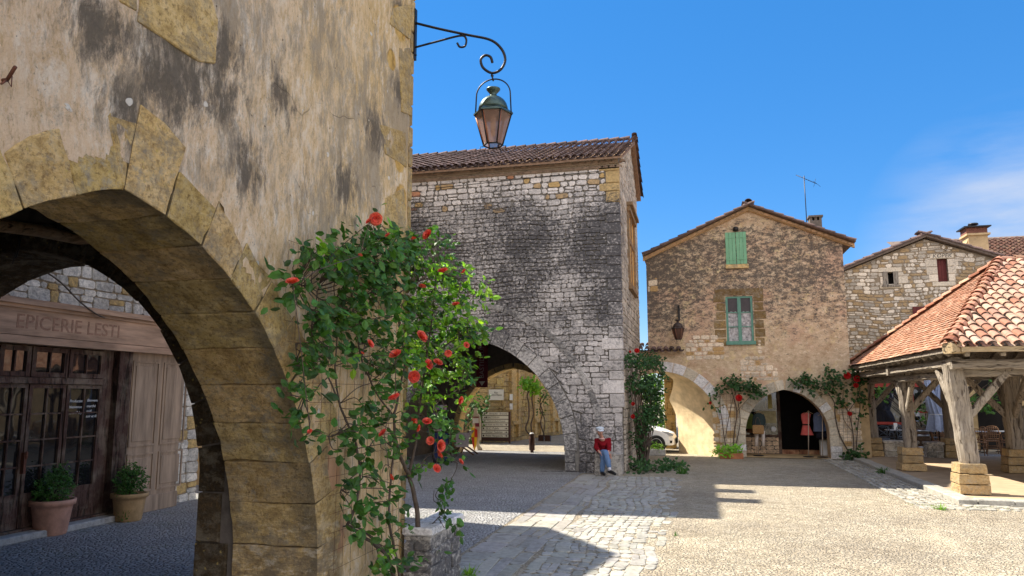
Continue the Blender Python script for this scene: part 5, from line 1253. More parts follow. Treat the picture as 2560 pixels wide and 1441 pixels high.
# link wall between the two houses over the side arch
mb=MB(); mb.box((-3.4,YC+.05,2.0),(XL-.01,YC+.6,3.42)); mb.box((-3.4,YC-.1,3.42),(-.5,YC+.62,3.56)); mb.box((-3.3,YC+.05,0),(-3.1,YC+.6,2.0)); lw=mb.build('link_wall',M['render'],Cc); c=MB(); c.prism(arS.full(20,0,-.2),front(YC),-1.3,.3); boolcut(lw,[c])
mb=MB(); r=random.Random(93); canal_roof(mb,V(-2.6,YC-.30,3.50),V(1,0,0),V(0,.93,.36),10,2,.21,.4,'old',r); mb.build('arch_coping_tiles',M['tile_old'],Cc)
pr0=at(1664,1120,y=29.5); mb=MB(); z=0
r=random.Random(94)
wall_stones(mb,front(29.5),pr0.x,at(1692,1120,y=29.5).x,0,3.4,(.2,.3),(.3,.5),lambda x,z,q:(lambda k:(k,k*.9,k*.7))(q.uniform(.7,.95)),r=r,dep=(.02,.04)); mb.box((pr0.x+.01,29.5,0),(at(1692,1120,y=29.5).x-.01,29.9,3.4),(.5,.45,.35)); tag(mb.build('stone_pier',M['ochre']),'pale yellow stone pier seen through the small side arch beside the car','pier')
# bare stone patches
mb=MB(); r=random.Random(95)
def patch(px,hr,wr,seed):
    mb=MB()
    pts=[(at(u,v,y=YC).x,at(u,v,y=YC).z) for u,v in px]
    def inside(x,z):
        c_=False; j=len(pts)-1
        for i in range(len(pts)):
            if (pts[i][1]>z)!=(pts[j][1]>z) and x<(pts[j][0]-pts[i][0])*(z-pts[i][1])/(pts[j][1]-pts[i][1])+pts[i][0]: c_=not c_
            j=i
        return c_
    xs=[p[0] for p in pts]; zs=[p[1] for p in pts]
    wall_stones(mb,front(YC),min(xs),max(xs),min(zs),max(zs),hr,wr,lambda x,z,q:(lambda k:(k,k*.96,k*.9) if q.random()<.85 else (.5,.37,.2))(q.uniform(.6,.88)),mask=lambda x,z: inside(x,z) and (x<XR-.15 or z<2.55),r=r,gap=.022,dep=(.004,.016),wav=.03,rag=.012); mb.build('bare_stone',M['patch'],Cc)
patch([(1735,845),(1790,838),(1808,850),(1812,890),(1800,900),(1715,895),(1722,860)],(.10,.17),(.16,.34),1)
patch([(1855,900),(1880,885),(1905,895),(1915,915),(1945,920),(1940,950),(1852,952)],(.12,.2),(.16,.34),2)
patch([(1893,850),(1902,850),(1905,885),(1896,885)],(.1,.15),(.1,.2),3)
patch([(2118,885),(2150,880),(2150,950),(2110,950)],(.14,.22),(.2,.36),4)
patch([(1622,700),(1640,695),(1645,730),(1620,725)],(.2,.4),(.3,.5),5)
patch([(1780,1010),(1838,1010),(1838,1120),(1785,1120)],(.16,.26),(.2,.4),6); patch([(2092,1010),(2150,1000),(2158,1130),(2085,1130)],(.16,.26),(.2,.4),7)
# verge tiles, cornice, roof body
mb=MB(); r=random.Random(96); 
roofL=(V(XL-.10,0,gl_(XL)+.0),V(apx.x,0,apx.z+.15)); roofR=(V(XR+.36,0,7.0),V(apx.x,0,apx.z+.15))
for (lo,hi) in (roofL,roofR):
    for yy in (YC-.30,YC-.10,YC+.12): hip_tiles(mb,(lo.x,yy,lo.z+.0),(hi.x,yy,hi.z-.01),.078,.34,'old',r)
hip_tiles(mb,(apx.x,YC-.3,apx.z+.22),(apx.x,33,apx.z+.22),.12,.4,'old',r); mb.build('roof_tiles',M['tile_old'],Cc)
mb=MB()
for (lo,hi) in (roofL,roofR): mb.prism([(lo.x,lo.z-.04),(hi.x,hi.z-.04),(hi.x,hi.z+.03),(lo.x,lo.z+.03)],lambda a,b,d:V(a,d,b),YC-.34,33)
mb.build('roof',m_tile('roof_body',(.22,.16,.13)),Cc)
mb=MB()
for (lo,hi) in (roofL,roofR):
    d=(hi-lo); L=d.length; d.normalize(); up=V(-d.z,0,d.x) if d.x>0 else V(d.z,0,-d.x); n=int(L/.20)
    for i in range(n):
        p=lo+d*(i+.5)*.20-up*.13; vs=[];fs=[]
        for yy in (YC+.05,YC-.17):
            for k in range(7): a=math.pi*k/6; vs.append(V(p.x,yy,p.z)+d*.09*math.cos(a)+up*(.085*math.sin(a)-.02))
        for k in range(6): fs.append((k,k+1,k+8,k+7))
        fs.append((7,8,9,10,11,12,13)); kk=r.uniform(.8,1.1); mb.add(vs,fs,(.52*kk,.38*kk,.26*kk))
    mb.prism([(lo.x,lo.z-.19-.0),(hi.x,hi.z-.19),(hi.x,hi.z-.055),(lo.x,lo.z-.055)],lambda a,b,dd:V(a,dd,b),YC-.10,YC+.02,(.56,.44,.28))
mb.build('cornice',M['patch'],Cc)
# shutters
def shutter(x0,x1,z0,z1,y,mat,root,pl=3,name='shutter'):
    mb=MB(); n=pl
    for i in range(n): a=lerp(x0,x1,i/n); b=lerp(x0,x1,(i+1)/n); mb.box((a+.004,y-.03,z0),(b-.004,y,z1),(.95+jit(r,.08),)*3)
    mb.box((x0+.03,y-.045,z0+.15),(x1-.03,y-.031,z0+.18)); mb.box((x0+.03,y-.045,z1-.2),(x1-.03,y-.031,z1-.17)); return mb.build(name,mat,root)
xm=(u_[0].x+u_[1].x)/2; shutter(u_[0].x,xm-.006,u_[1].z,u_[0].z,YC-.02,M['green_shutter'],Cc); shutter(xm+.006,u_[1].x,u_[1].z,u_[0].z,YC-.02,M['green_shutter'],Cc)
mb=MB(); mb.box((u_[0].x-.02,YC-.08,u_[1].z-.15),(u_[1].x+.04,YC+.01,u_[1].z-.01),bev=.01); mb.build('sill',M['vous'],Cc)
# lower window with blue-green frame, panes and lace
g0,g1=w[0],w[1]; zz0,zz1=g1.z,g0.z
mb=MB(); X0,X1=g0.x,g1.x; xm=(X0+X1)/2; yy=YC+.05
for a,b in ((X0,X0+.07),(X1-.07,X1),(xm-.055,xm+.055)): mb.box((a,yy-.03,zz0),(b,yy+.05,zz1))
mb.box((X0,yy-.028,zz1-.06),(X1,yy+.048,zz1)); mb.box((X0-.03,yy-.13,zz0-.05),(X1+.05,yy+.048,zz0+.07))
for k in (1,2): 
    z=zz0+.07+(zz1-.06-zz0-.07)*k/3; mb.box((X0+.06,yy-.015,z-.015),(X1-.06,yy+.02,z+.015))
wn=mb.build('window',M['green_frame'],Cc); mb=MB(); mb.box((X0+.05,yy+.022,zz0+.05),(X1-.05,yy+.03,zz1-.05)); mb.build('pane',simple('dark_pane',(.035,.022,.02),.12,.5,5,spec=.35),wn)
mb=MB(); n=24
for (a,b,h_) in ((X0+.06,X0+.30,1.0),(xm-.20,xm-.05,1.0),(xm+.05,xm+.22,1.0),(X1-.28,X1-.06,1.0),(X0+.06,xm-.05,.42),(xm+.05,X1-.06,.42)):
    vs=[];fs=[]
    for i in range(n+1):
        x=lerp(a,b,i/n); y_=yy+.014+.003*math.sin(i*1.3)+(.004 if h_<.5 else 0)
        vs+= [V(x,y_-.0,zz0+(.08 if h_>.5 else .30)),V(x,y_,zz0+h_+.08*math.sin(i*.13))]
    for i in range(n): fs.append((2*i,2*i+1,2*i+3,2*i+2))
    mb.add(vs,fs)
mb.build('lace_curtain',simple('lace',(.40,.38,.38),.9,.85,14,0),wn,fixn=False)
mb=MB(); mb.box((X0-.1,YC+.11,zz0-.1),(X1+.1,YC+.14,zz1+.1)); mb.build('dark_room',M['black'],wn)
mb=MB(); r=random.Random(97)
for i in range(6):
    zz=lerp(zz0-.1,zz1+.1,i/6)
    for s_ in (-1,1):
        wd=r.uniform(.22,.4); a=(X0-.02-wd,X0-.02) if s_<0 else (X1+.04,X1+.04+wd); kk=r.uniform(.55,.9); mb.box((a[0],YC-.010,zz+.01),(a[1],YC+.02,zz+.27),(kk,kk*.93,kk*.75),bev=.008)
mb.box((X0-.35,YC-.014,zz1+.03),(X1+.35,YC+.02,zz1+.26),(.5,.45,.38),bev=.01); mb.build('window_surround',m_ochre('window_dressing',a=(.12,.09,.05),b=(.33,.23,.12),c=(.48,.37,.2),grey=.8),Cc)
mb=MB(); p=at(1839,572,y=YC-.03); mb.lathe([(0,-.10),(.09,-.08),(.10,0),(.07,.05),(0,.07)],(p.x,YC-.05,p.z),10); mb.build('spotlight',M['iron'],Cc)
# chimney, antenna
mb=MB(); c1=at(2026,575,y=30.5); c2=at(2056,575,y=30.5); zt=at(2040,540,y=30.5).z; mb.box((c1.x,30.5,7.0),(c2.x,31,zt-.18)); 
for i in range(3): x=lerp(c1.x,c2.x-.09,i/2); mb.box((x,30.5,zt-.18),(x+.09,31,zt-.05))
mb.box((c1.x-.05,30.45,zt-.05),(c2.x+.05,31.05,zt+.02)); mb.build('chimney',M['mortar_dark'],Cc)
an=thing('roof_antenna','thin metal television aerial on the roof ridge of the gabled house','antenna',(at(2017,560,y=30).x,30,8.4))
b0=at(2017,560,y=30); b1=at(2010,440,y=30); mb=MB(); mb.tube([b0+V(0,0,-.3),b1],.018,6); mb.build('mast',M['iron'],an)
mb=MB(); a=at(1990,438,y=30.2); b=at(2042,460,y=29.9); mb.tube([a,b],.012,5); 
for i in range(11): p=a.lerp(b,i/10); L=.22 if i<9 else .3; d_=V(.25,.1,.9 if i%2 else -.2).normalized() if i>8 else V(.2,.8,.35).normalized(); mb.tube([p-d_*L*.6,p+d_*L*.6],.006,4)
mb.build('aerial',M['iron'],an)
# wall lamp of the gabled house
L2=thing('wall_lamp','small dark rusty lantern on a scroll bracket, on the roughcast front left of the window','lamp',(at(1697,765,y=YC).x,YC-.05,5))
a=at(1697,768,y=YC-.05); b=at(1697,800,y=YC-.05); mb=MB(); mb.box((a.x-.03,YC-.06,b.z),(a.x+.03,YC-.001,a.z)); mb.tube(sp([(a.x,YC-.05,a.z-.06),(a.x-.01,YC-.35,a.z+.04),(a.x-.02,YC-.62,a.z-.04),(a.x-.02,YC-.68,a.z-.18),(a.x-.02,YC-.6,a.z-.22)]),.016,6); mb.build('scroll_arm',M['iron'],L2)
lc2=at(1695,822,y=YC-.62); lantern(L2,(lc2.x,YC-.62,lc2.z),1.0,glass=simple('rusty_glass',(.09,.045,.03),.5,.4),hood=simple('rusty_hood',(.05,.035,.03),.6,.4),frame=M['iron'])
# ------------------------------------------------------------------ clothes shop under the gabled house
YS=27.6
mb=MB(); mb.box((1.03,YS,0),(2.66,YS+.25,.60)); mb.build('shop_plinth',M['mortar_dark'],Cc); mb=MB(); mb.box((1.03,YS,2.35),(4.28,YS+.25,3.19)); mb.box((4.05,YS,0),(4.28,YS+.25,2.35)); mb.build('shop_wall',M['mortar_dark'],Cc)
mb=MB(); wall_stones(mb,front(YS),1.03,2.68,0.03,.58,(.10,.17),(.16,.34),lambda x,z,q:(lambda k:(k*1.1,k*.9,k*.7))(q.uniform(.45,.75)),r=random.Random(101)); mb.build('shop_wall_stones',M['rubble'],Cc)
mb=MB(); mb.box((1.03,YS-.06,.60),(2.70,YS+.1,.66)); mb.box((2.64,YS-.03,.0),(2.74,YS+.1,2.35)); mb.box((1.03,YS-.02,.66),(1.09,YS+.1,2.35)); mb.box((1.09,YS-.02,2.25),(2.64,YS+.1,2.35)); mb.box((2.74,YS-.02,0.0),(4.05,YS+.2,.16),(3,2.4,1.8)); sf=mb.build('shop_front_frame',M['shop_wood'],Cc)
mb=MB(); mb.box((1.09,YS+.04,.66),(2.64,YS+.05,2.25)); mb.build('display_glass',M['glass'],sf)
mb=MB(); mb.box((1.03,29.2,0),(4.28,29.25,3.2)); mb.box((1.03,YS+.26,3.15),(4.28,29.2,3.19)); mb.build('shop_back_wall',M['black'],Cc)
sheet('shop_floor',[(.7,YC-.05),(4.4,YC-.05),(4.4,29.2),(.7,29.2)],.02,M['plain_tan'])
r=random.Random(102)
def poster(u0,v0,u1,v1,y,c,label):
    a=at(u0,v0,y=y); b=at(u1,v1,y=y); mb=MB(); mb.box((a.x,y,b.z),(b.x,y+.006,a.z),(1,1,1)); o=mb.build('poster',simple('poster_paper',c,.8,.35,9)); return tag(o,label,'poster',None)
poster(1890,1028,1941,1058,YS+.02,(.42,.36,.20),'wide pale yellow printed sheet in the clothes shop window behind the dark jacket')
poster(1851,1032,1868,1057,YS+.02,(.42,.36,.20),'small pale yellow sheet at the left end of the clothes shop window')
poster(1919,986,1931,1022,YS+.0,(.45,.36,.12),'narrow yellow strip poster at the top of the clothes shop window')
def garment(name,label,cat,c,y,outline,mat,root=None,th=.11,group=None):
    """soft cloth body: outline rows (u,v,halfwidth_m) from top to bottom, lathe-like flattened sections"""
    mb=MB(); n=16; vs=[];fs=[]
    rows=[(at(u,v,y=y),w,d) for u,v,w,d in outline]
    for (p,w,d) in rows:
        for k in range(n):
            t=2*math.pi*k/n; fold=1+.06*math.sin(k*2.4+p.z*3); vs.append(V(p.x+w*math.cos(t)*fold,y+d*math.sin(t)*fold,p.z))
    for i in range(len(rows)-1):
        for k in range(n): j=(k+1)%n; fs.append((i*n+k,i*n+j,i*n+n+j,i*n+n+k))
    fs.append(tuple(range(n)))
    mb.add(vs,fs,smooth=True); o=mb.build(name,mat,root)
    if label: tag(o,label,cat,group)
    return o
def sleeve(root,mat,pts,y,r0,r1):
    mb=MB(); mb.tube(sp([tuple(at(u,v,y=y)) for u,v in pts],4),[lerp(r0,r1,i/(4*(len(pts)-1))) for i in range(4*(len(pts)-1)+1)],8); return mb.build('sleeve',mat,root)
def clothes_stand(u,vt,vb,y,label):
    t=thing('clothes_stand',label,'stand',tuple(at(u,vb,y=y))); a=at(u,vb,y=y); a.z=.03; b=at(u,vt,y=y); mb=MB(); mb.tube([a,b],.014,7); mb.build('pole',simple('pale_wood_pole',(.42,.34,.27),.6,.2),t)
    mb=MB(); mb.lathe([(0,0),(.17,.0),(.17,.015),(.03,.03),(0,.03)],a,16); mb.build('base',M['iron'],t); mb=MB(); mb.tube([b+V(-.14,0,-.05),b+V(0,0,.02),b+V(.14,0,-.05)],.010,6); mb.lathe([(0,-.03),(.03,0),(0,.03)],b+V(0,0,.03),8); mb.build('hanger',simple('hanger_wood',(.3,.2,.12)),t)
clothes_stand(1896,1030,1131,26.45,'slim clothes stand holding the dark jacket and straw bag in the shop arch')
clothes_stand(2021,1031,1136,26.3,'slim clothes stand beside the coral dress in the shop arch')
clothes_stand(2056,1036,1136,26.25,'slim clothes stand at the right jamb with the slate shirt in the shop arch')
jk=fab('dark_green_jacket',(.035,.05,.05)); j=garment('jacket','dark grey green jacket hung on the stand in the left of the shop arch','jacket',0,26.4,[(1897,1033,.06,.05),(1897,1037,.14,.07),(1897,1045,.16,.08),(1897,1066,.15,.07)],jk)
sleeve(j,jk,[(1888,1037),(1884,1050),(1883,1064)],26.4,.05,.035); sleeve(j,jk,[(1906,1037),(1911,1050),(1911,1064)],26.4,.05,.035)
tw=fab('cream_trousers',(.62,.55,.50)); g=garment('trousers','cream white trousers hanging below the straw bag in the shop arch','trousers',0,26.42,[(1899,1068,.13,.05),(1899,1080,.14,.06)],tw)
for du in (-7,8): 
    mb=MB(); mb.tube([at(1899+du,1078,y=26.42),at(1899+du*1.2,1116,y=26.42)],[.07,.045],8); mb.build('trouser_leg',tw,g)
st=simple('woven_straw',(.30,.17,.07),.9,.5,60,.8,60); mb=MB(); a=at(1881,1063,y=26.2); b=at(1910,1086,y=26.2); mb.box((a.x,26.14,b.z),(b.x,26.28,a.z),bev=.03); bg=mb.build('straw_bag',st); tag(bg,'brown woven straw shopping bag hanging in front of the dark jacket','bag')
mb=MB(); mb.tube(sp([(a.x+.08,26.2,a.z-.02),(a.x+.14,26.25,a.z+.22),(b.x-.14,26.25,a.z+.22),(b.x-.08,26.2,a.z-.02)]),.009,6); mb.build('handle',M['stem'],bg)
garment('dress','olive green dress hanging in the shop window left of the dark jacket','dress',0,27.2,[(1875,1034,.06,.04),(1875,1040,.13,.06),(1874,1055,.12,.07),(1875,1072,.17,.09)],fab('olive_dress',(.13,.17,.045)))
garment('skirt','brown skirt hanging below the olive green dress in the shop arch','skirt',0,27.25,[(1877,1068,.10,.06),(1877,1082,.13,.08)],fab('brown_skirt',(.12,.05,.02)))
ds=garment('dress','coral pink belted dress hung in the middle of the dark shop doorway','dress',0,26.6,[(2015,1032,.07,.05),(2015,1036,.16,.07),(2014,1046,.14,.08),(2015,1060,.11,.07),(2015,1064,.11,.07),(2016,1075,.15,.09),(2018,1088,.20,.11)],fab('coral_dress',(.52,.10,.085)))
mb=MB(); p=at(2015,1062,y=26.6); mb.lathe([(.115,-.02),(.12,0),(.115,.02)],p,16,sy=.7); mb.build('belt',M['black'],ds)
sh_=fab('slate_shirt',(.09,.11,.17)); s1=garment('shirt','slate grey blue long shirt hung at the right side of the shop arch','shirt',0,26.5,[(2047,1030,.05,.05),(2047,1035,.15,.07),(2047,1050,.15,.08),(2047,1079,.17,.08)],sh_); sleeve(s1,sh_,[(2038,1036),(2036,1050),(2038,1064)],26.5,.05,.035)
garment('shirt','light blue shirt behind the slate shirt at the right jamb of the shop arch','shirt',0,26.7,[(2061,1045,.05,.05),(2062,1052,.12,.07),(2064,1079,.15,.08)],fab('light_blue_shirt',(.20,.30,.55)))
sh=garment('shorts','black shorts hanging below the blue shirts in the shop arch','shorts',0,26.55,[(2056,1078,.20,.08),(2057,1086,.21,.09)],fab('black_shorts',(.012,.012,.02)))
for du in(-8,8):
    mb=MB(); mb.tube([at(2057+du,1084,y=26.55),at(2057+du*1.1,1096,y=26.55)],[.11,.11],8); mb.build('shorts_leg',sh.data.materials[0],sh)
# goods in the window
for i,(u0,v0,u1,v1,c,lab) in enumerate([(1885,994,1914,1024,(.03,.07,.12),'teal blue blouse hung high in the clothes shop window'),(1912,1000,1921,1024,(.30,.10,.06),'rust coloured top hung in the clothes shop window'),(1925,1000,1938,1020,(.35,.30,.06),'yellow patterned scarf hung in the clothes shop window'),(1916,1060,1927,1072,(.10,.02,.03),'maroon folded cloth in the clothes shop window'),(1915,1072,1926,1082,(.30,.13,.09),'terracotta pink folded cloth at the foot of the clothes shop window'),(1903,1068,1914,1080,(.42,.38,.36),'pale patterned cloth at the foot of the clothes shop window')]):
    u=(u0+u1)/2; y=YS+.35; hw=(at(u1,v0,y=y).x-at(u0,v0,y=y).x)/2
    garment('garment',lab,'clothes',0,y,[(u,v0,hw*.4,.04),(u,v0+4,hw*.95,.06),(u,(v0+v1)/2,hw*.9,.07),(u,v1,hw,.07)],fab('shop_cloth',c))
mb=MB(); p=at(1934,1073,y=YS-.06); mb.lathe([(0,0),(.09,0),(.09,.02),(0,.02)],(0,0,0),18); mb.v=[(p.x+a,p.y+c_,p.z+b) for a,b,c_ in mb.v]; tag(mb.build('white_disc',M['white']),'small round white disc in the lower right of the clothes shop window','disc')
mb=MB(); a=at(2058,1100,y=27.1); mb.box((a.x-.12,26.9,.02),(a.x+.16,27.2,a.z),(1,1,1),bev=.03); tag(mb.build('white_bin',M['white']),'small white box standing under the shorts at the right jamb','box')
# wall roses of the gabled house
q=lambda u,v,y=25.8: tuple(at(u,v,y=y))
def vine(label,base_uv,lines,blobs,blooms,seed,mat,size=.12):
    b=at(*base_uv,y=25.78); r=random.Random(seed); root=thing('climbing_rose',label,'rose',(b.x,25.78,0),'climbing roses on the gabled house'); mb=MB(); 
    for l,r0 in lines:
        pts=sp([q(u,v) for u,v in l],5); n=len(pts); mb.tube(pts,[lerp(r0,r0*.35,i/n) for i in range(n)],5)
    mb.build('stems',M['stem'],root); lf=MB()
    for (u,v,ru,rv2,n) in blobs:
        k=ru/66; sprays(lf,V(*q(u,v,25.72)),V(k,.16,rv2/66),n,size,r,V(0,-1,.3),cl=(.5,1.3))
    lf.build('leaves',mat,root,fixn=False)
    for (u,v,s) in blooms: m=MB(); rose(m,V(*q(u,v,25.55)),s,V(-.1,-1,.2)+rv(r)*.2,r); m.build('bloom',M['petal_r'],root,fixn=False)
vine('sparse dark climbing rose between the two arches of the gabled house',(1830,1135),[([(1832,1140),(1836,1080),(1842,1030),(1830,980),(1822,955)],.022),([(1815,1120),(1806,1060),(1800,1000),(1812,970)],.016),([(1838,1120),(1850,1060),(1846,1010),(1838,975),(1860,960),(1890,975)],.016),([(1842,1030),(1850,1020),(1868,1000),(1885,990)],.01),([(1812,1100),(1825,1030),(1835,990),(1850,970)],.012),([(1800,990),(1785,1000),(1775,1010)],.008)],
 [(1822,958,18,10,60),(1850,962,22,12,100),(1880,968,20,12,90),(1900,978,14,8,50),(1806,972,12,9,30),(1785,985,14,8,26),(1882,988,10,8,20),(1775,1012,8,7,14),(1850,1000,8,10,10),(1832,955,10,8,30),(1795,1018,8,8,10)],[(1848,996,.22),(1776,1008,.1)],111,M['leaf_d'])
vine('larger dark climbing rose right of the shop arch of the gabled house',(2128,1140),[([(2128,1140),(2100,1090),(2088,1040),(2085,1005),(2060,975),(2020,958),(1990,955)],.024),([(2135,1135),(2132,1080),(2120,1030),(2100,1000),(2080,960),(2072,930)],.020),([(2140,1130),(2145,1060),(2150,1010),(2140,960),(2120,930)],.018),([(2120,1030),(2140,1000),(2155,960)],.012),([(2100,1000),(2075,990),(2050,985)],.010),([(2132,1080),(2110,1050),(2105,1010),(2112,960)],.012)],
 [(1990,952,18,9,70),(2015,950,18,12,90),(2040,955,16,10,50),(2075,930,12,14,50),(2090,950,20,14,80),(2070,975,18,10,60),(2120,935,18,14,60),(2150,960,14,18,60),(2155,1000,10,22,50),(2120,985,20,20,40),(2095,1010,16,16,26),(2030,975,16,7,26),(2140,1040,14,20,30),(2150,930,12,12,40)],[(2118,940,.22),(2143,948,.2),(2124,1035,.14),(2040,905,.0001),(2140,965,.16)],112,M['leaf_d'])
for k,(u0,u1,v0,v1) in enumerate(((1798,1845,985,1125),(2098,2150,985,1110))):
    mb=MB(); 
    for i in range(6): u=lerp(u0,u1,i/5); mb.tube([q(u,v0,25.83),q(u,v1,25.83)],.0035,4)
    for i in range(9): v=lerp(v0,v1,i/8); mb.tube([q(u0,v,25.83),q(u1,v,25.83)],.0035,4)
    tag(mb.build('wire_trellis',M['rust']),['thin wire trellis between the two arches of the gabled house','thin wire trellis right of the shop arch of the gabled house'][k],'trellis')
tb=thing('plant_trough','rusty trough overflowing with bright green plants left of the shop arch','planter',(at(1820,1140,z=0).x,25.4,0)); c0=at(1820,1143,z=0); mb=MB(); mb.box((c0.x-.28,25.25,0),(c0.x+.45,25.55,.18),bev=.01); mb.build('trough',M['terra3'],tb)
lf=MB(); r=random.Random(113); sprays(lf,V(c0.x-.05,25.35,.22),V(.5,.2,.14),260,.10,r,V(0,-.6,1),cl=(.9,1.5)); sprays(lf,V(c0.x+.1,25.35,.38),V(.25,.15,.15),80,.10,r,V(0,-.6,1),cl=(.9,1.5)); lf.build('plants',m_leaf('bright_leaf',(.16,.34,.03),(.26,.48,.06),.4),tb,fixn=False)
c=at(2120,1145,z=0); bush('ground_plants','dark green plant clump at the foot of the rose right of the shop arch','plant',(c.x,25.6,0),[((c.x,25.6,.16),(.42,.22,.17),160)],M['leaf_d'],114,size=.13,nb=0)
# planter box near the car
c=at(1645,1140,z=0); mb=MB(); mb.box((c.x-.3,c.y,0),(c.x+.25,c.y+.35,.2),bev=.02); pb_=mb.build('planter_box',M['flag2']); tag(pb_,'low stone planter in front of the parked white car','planter'); lf=MB(); sprays(lf,V(c.x-.05,c.y+.15,.27),V(.28,.18,.1),120,.09,r,V(0,-.5,1)); lf.build('plants',M['leaf_l'],pb_,fixn=False)

# ------------------------------------------------------------------ D : pale rubble house behind the market hall
YD=32.0
D=thing('rubble_stone_house','pale rubble stone gabled house with dark red shutters behind the market hall','house',(9,33,0))
dp=lambda u,v: (at(u,v,y=YD).x,at(u,v,y=YD).z)
L0=dp(2128,672);A0=dp(2312,598);R0=dp(2484,648)
k_=(A0[1]-L0[1])/(A0[0]-L0[0]); L0=(L0[0]-.75,L0[1]-.75*k_)
mb=MB(); mb.prism([(L0[0],0),(R0[0]+1,0),(R0[0]+1,R0[1]-.35),A0,(L0[0],L0[1])],front(YD),-.5,0); dw=mb.build('front_wall',M['mortar'],D)
wins=[(2212,682,2240,710),(2341,648,2372,704),(2335,770,2370,805)]
rects=[]; cuts=[]
for u0,v0,u1,v1 in wins:
    a=dp(u0,v0);b=dp(u1,v1); rects.append((a[0]-.0,b[0],b[1],a[1])); c=MB(); c.box((a[0],YD-.2,b[1]),(b[0],YD+.35,a[1])); cuts.append(c)
boolcut(dw,cuts)
mb=MB(); r=random.Random(121); tD=lambda x: (L0[1]+(A0[1]-L0[1])*(x-L0[0])/(A0[0]-L0[0]) if x<A0[0] else A0[1]+(R0[1]-.35-A0[1])*(x-A0[0])/(R0[0]+1-A0[0]))
def cd(x,z,q):
    if q.random()<.25: return (.40,.31,.20)
    k=q.choice([q.uniform(.35,.55),q.uniform(.6,.85)]); return (k,k*.965,k*.92)
wall_stones(mb,front(YD),L0[0],R0[0]+1,2.6,A0[1],(.07,.19),(.10,.42),cd,rects=[(a-.22,b+.22,c_-.2,d_+.2) for a,b,c_,d_ in rects],top=tD,r=r,gap=.026,dep=(.01,.03),wav=.12,rag=.02,cut=.05)
for (a,b,c_,d_) in rects:
    k=.62
    for (p,q2) in (((a-.22,c_-.18),(b+.22,c_-.01)),((a-.24,d_+.01),(b+.24,d_+.2))): mb.box((p[0],YD-.035,p[1]),(q2[0],YD+.2,q2[1]),(k,k*.95,k*.86),bev=.015)
    z=c_
    while z<d_-.02:
        h=min(.30,d_-z)
        for (p,q2) in ((a-.16-r.random()*.28,a-.004),(b+.004,b+.16+r.random()*.28)): kk=r.uniform(.5,.75); mb.box((p,YD-.03,z+.005),(q2,YD+.2,z+h-.008),(kk,kk*.95,kk*.88),bev=.015)
        z+=h
mb.build('stonework',M['rubble'],D)
for i,(a,b,c_,d_) in enumerate(rects):
    if i==0: 
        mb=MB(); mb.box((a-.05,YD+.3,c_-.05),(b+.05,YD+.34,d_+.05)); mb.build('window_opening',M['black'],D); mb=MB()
        for s_,x in ((0,a),(1,b)): mb.box((x-.09,YD-.06,c_-.03),(x+.09,YD-.036,d_+.03))
        mb.box((a-.14,YD-.10,c_-.12),(b+.14,YD-.036,c_-.04)); mb.build('window_frame',M['oak'],D)
    elif i==1: shutter(a,b,c_,d_,YD+.16,M['red_paint'],D,4)
    else:
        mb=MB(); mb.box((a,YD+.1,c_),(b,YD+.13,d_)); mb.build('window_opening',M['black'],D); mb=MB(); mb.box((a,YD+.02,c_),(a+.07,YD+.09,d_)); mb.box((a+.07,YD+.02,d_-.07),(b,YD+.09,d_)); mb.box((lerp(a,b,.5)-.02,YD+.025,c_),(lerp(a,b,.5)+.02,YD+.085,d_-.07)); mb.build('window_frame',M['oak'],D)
a=dp(2280,768);b=dp(2334,812); shutter(a[0],b[0],b[1],a[1],YD-.04,M['red_paint'],D,5)
mb=MB(); a=dp(2325,745); b=dp(2400,765); mb.box((a[0],YD-.04,b[1]),(b[0],YD+.1,a[1]),(.5,.46,.4),bev=.02); mb.build('lintel',M['rubble'],D)
sc=dp(2337,641); text(S,D,'KOPEK',(sc[0]-.1,YD-.035,sc[1]+.0),.22,M['signtext'],name='lettering',shear=.2)
mb=MB(); r=random.Random(122)
for (lo,hi) in ((V(L0[0]-.2,0,L0[1]-.0),V(A0[0],0,A0[1]+.1)),(V(R0[0]+1.3,0,R0[1]-.42),V(A0[0],0,A0[1]+.1))):
    for yy in (YD-.22,YD-.02,YD+.2): hip_tiles(mb,(lo.x,yy,lo.z+.06),(hi.x,yy,hi.z+.06),.10,.38,'old',r)
    canal_u=(hi-lo).normalized()
mb.build('roof_tiles',M['tile_old'],D)
mb=MB()
for (lo,hi) in ((V(L0[0]-.2,0,L0[1]-.0),V(A0[0],0,A0[1]+.1)),(V(R0[0]+1.3,0,R0[1]-.42),V(A0[0],0,A0[1]+.1))): mb.prism([(lo.x,lo.z-.05),(hi.x,hi.z-.05),(hi.x,hi.z+.08),(lo.x,lo.z+.08)],lambda a,b,d:V(a,d,b),YD-.26,YD+9)
mb.build('roof',m_tile('roof_body_dark',(.20,.15,.12)),D)
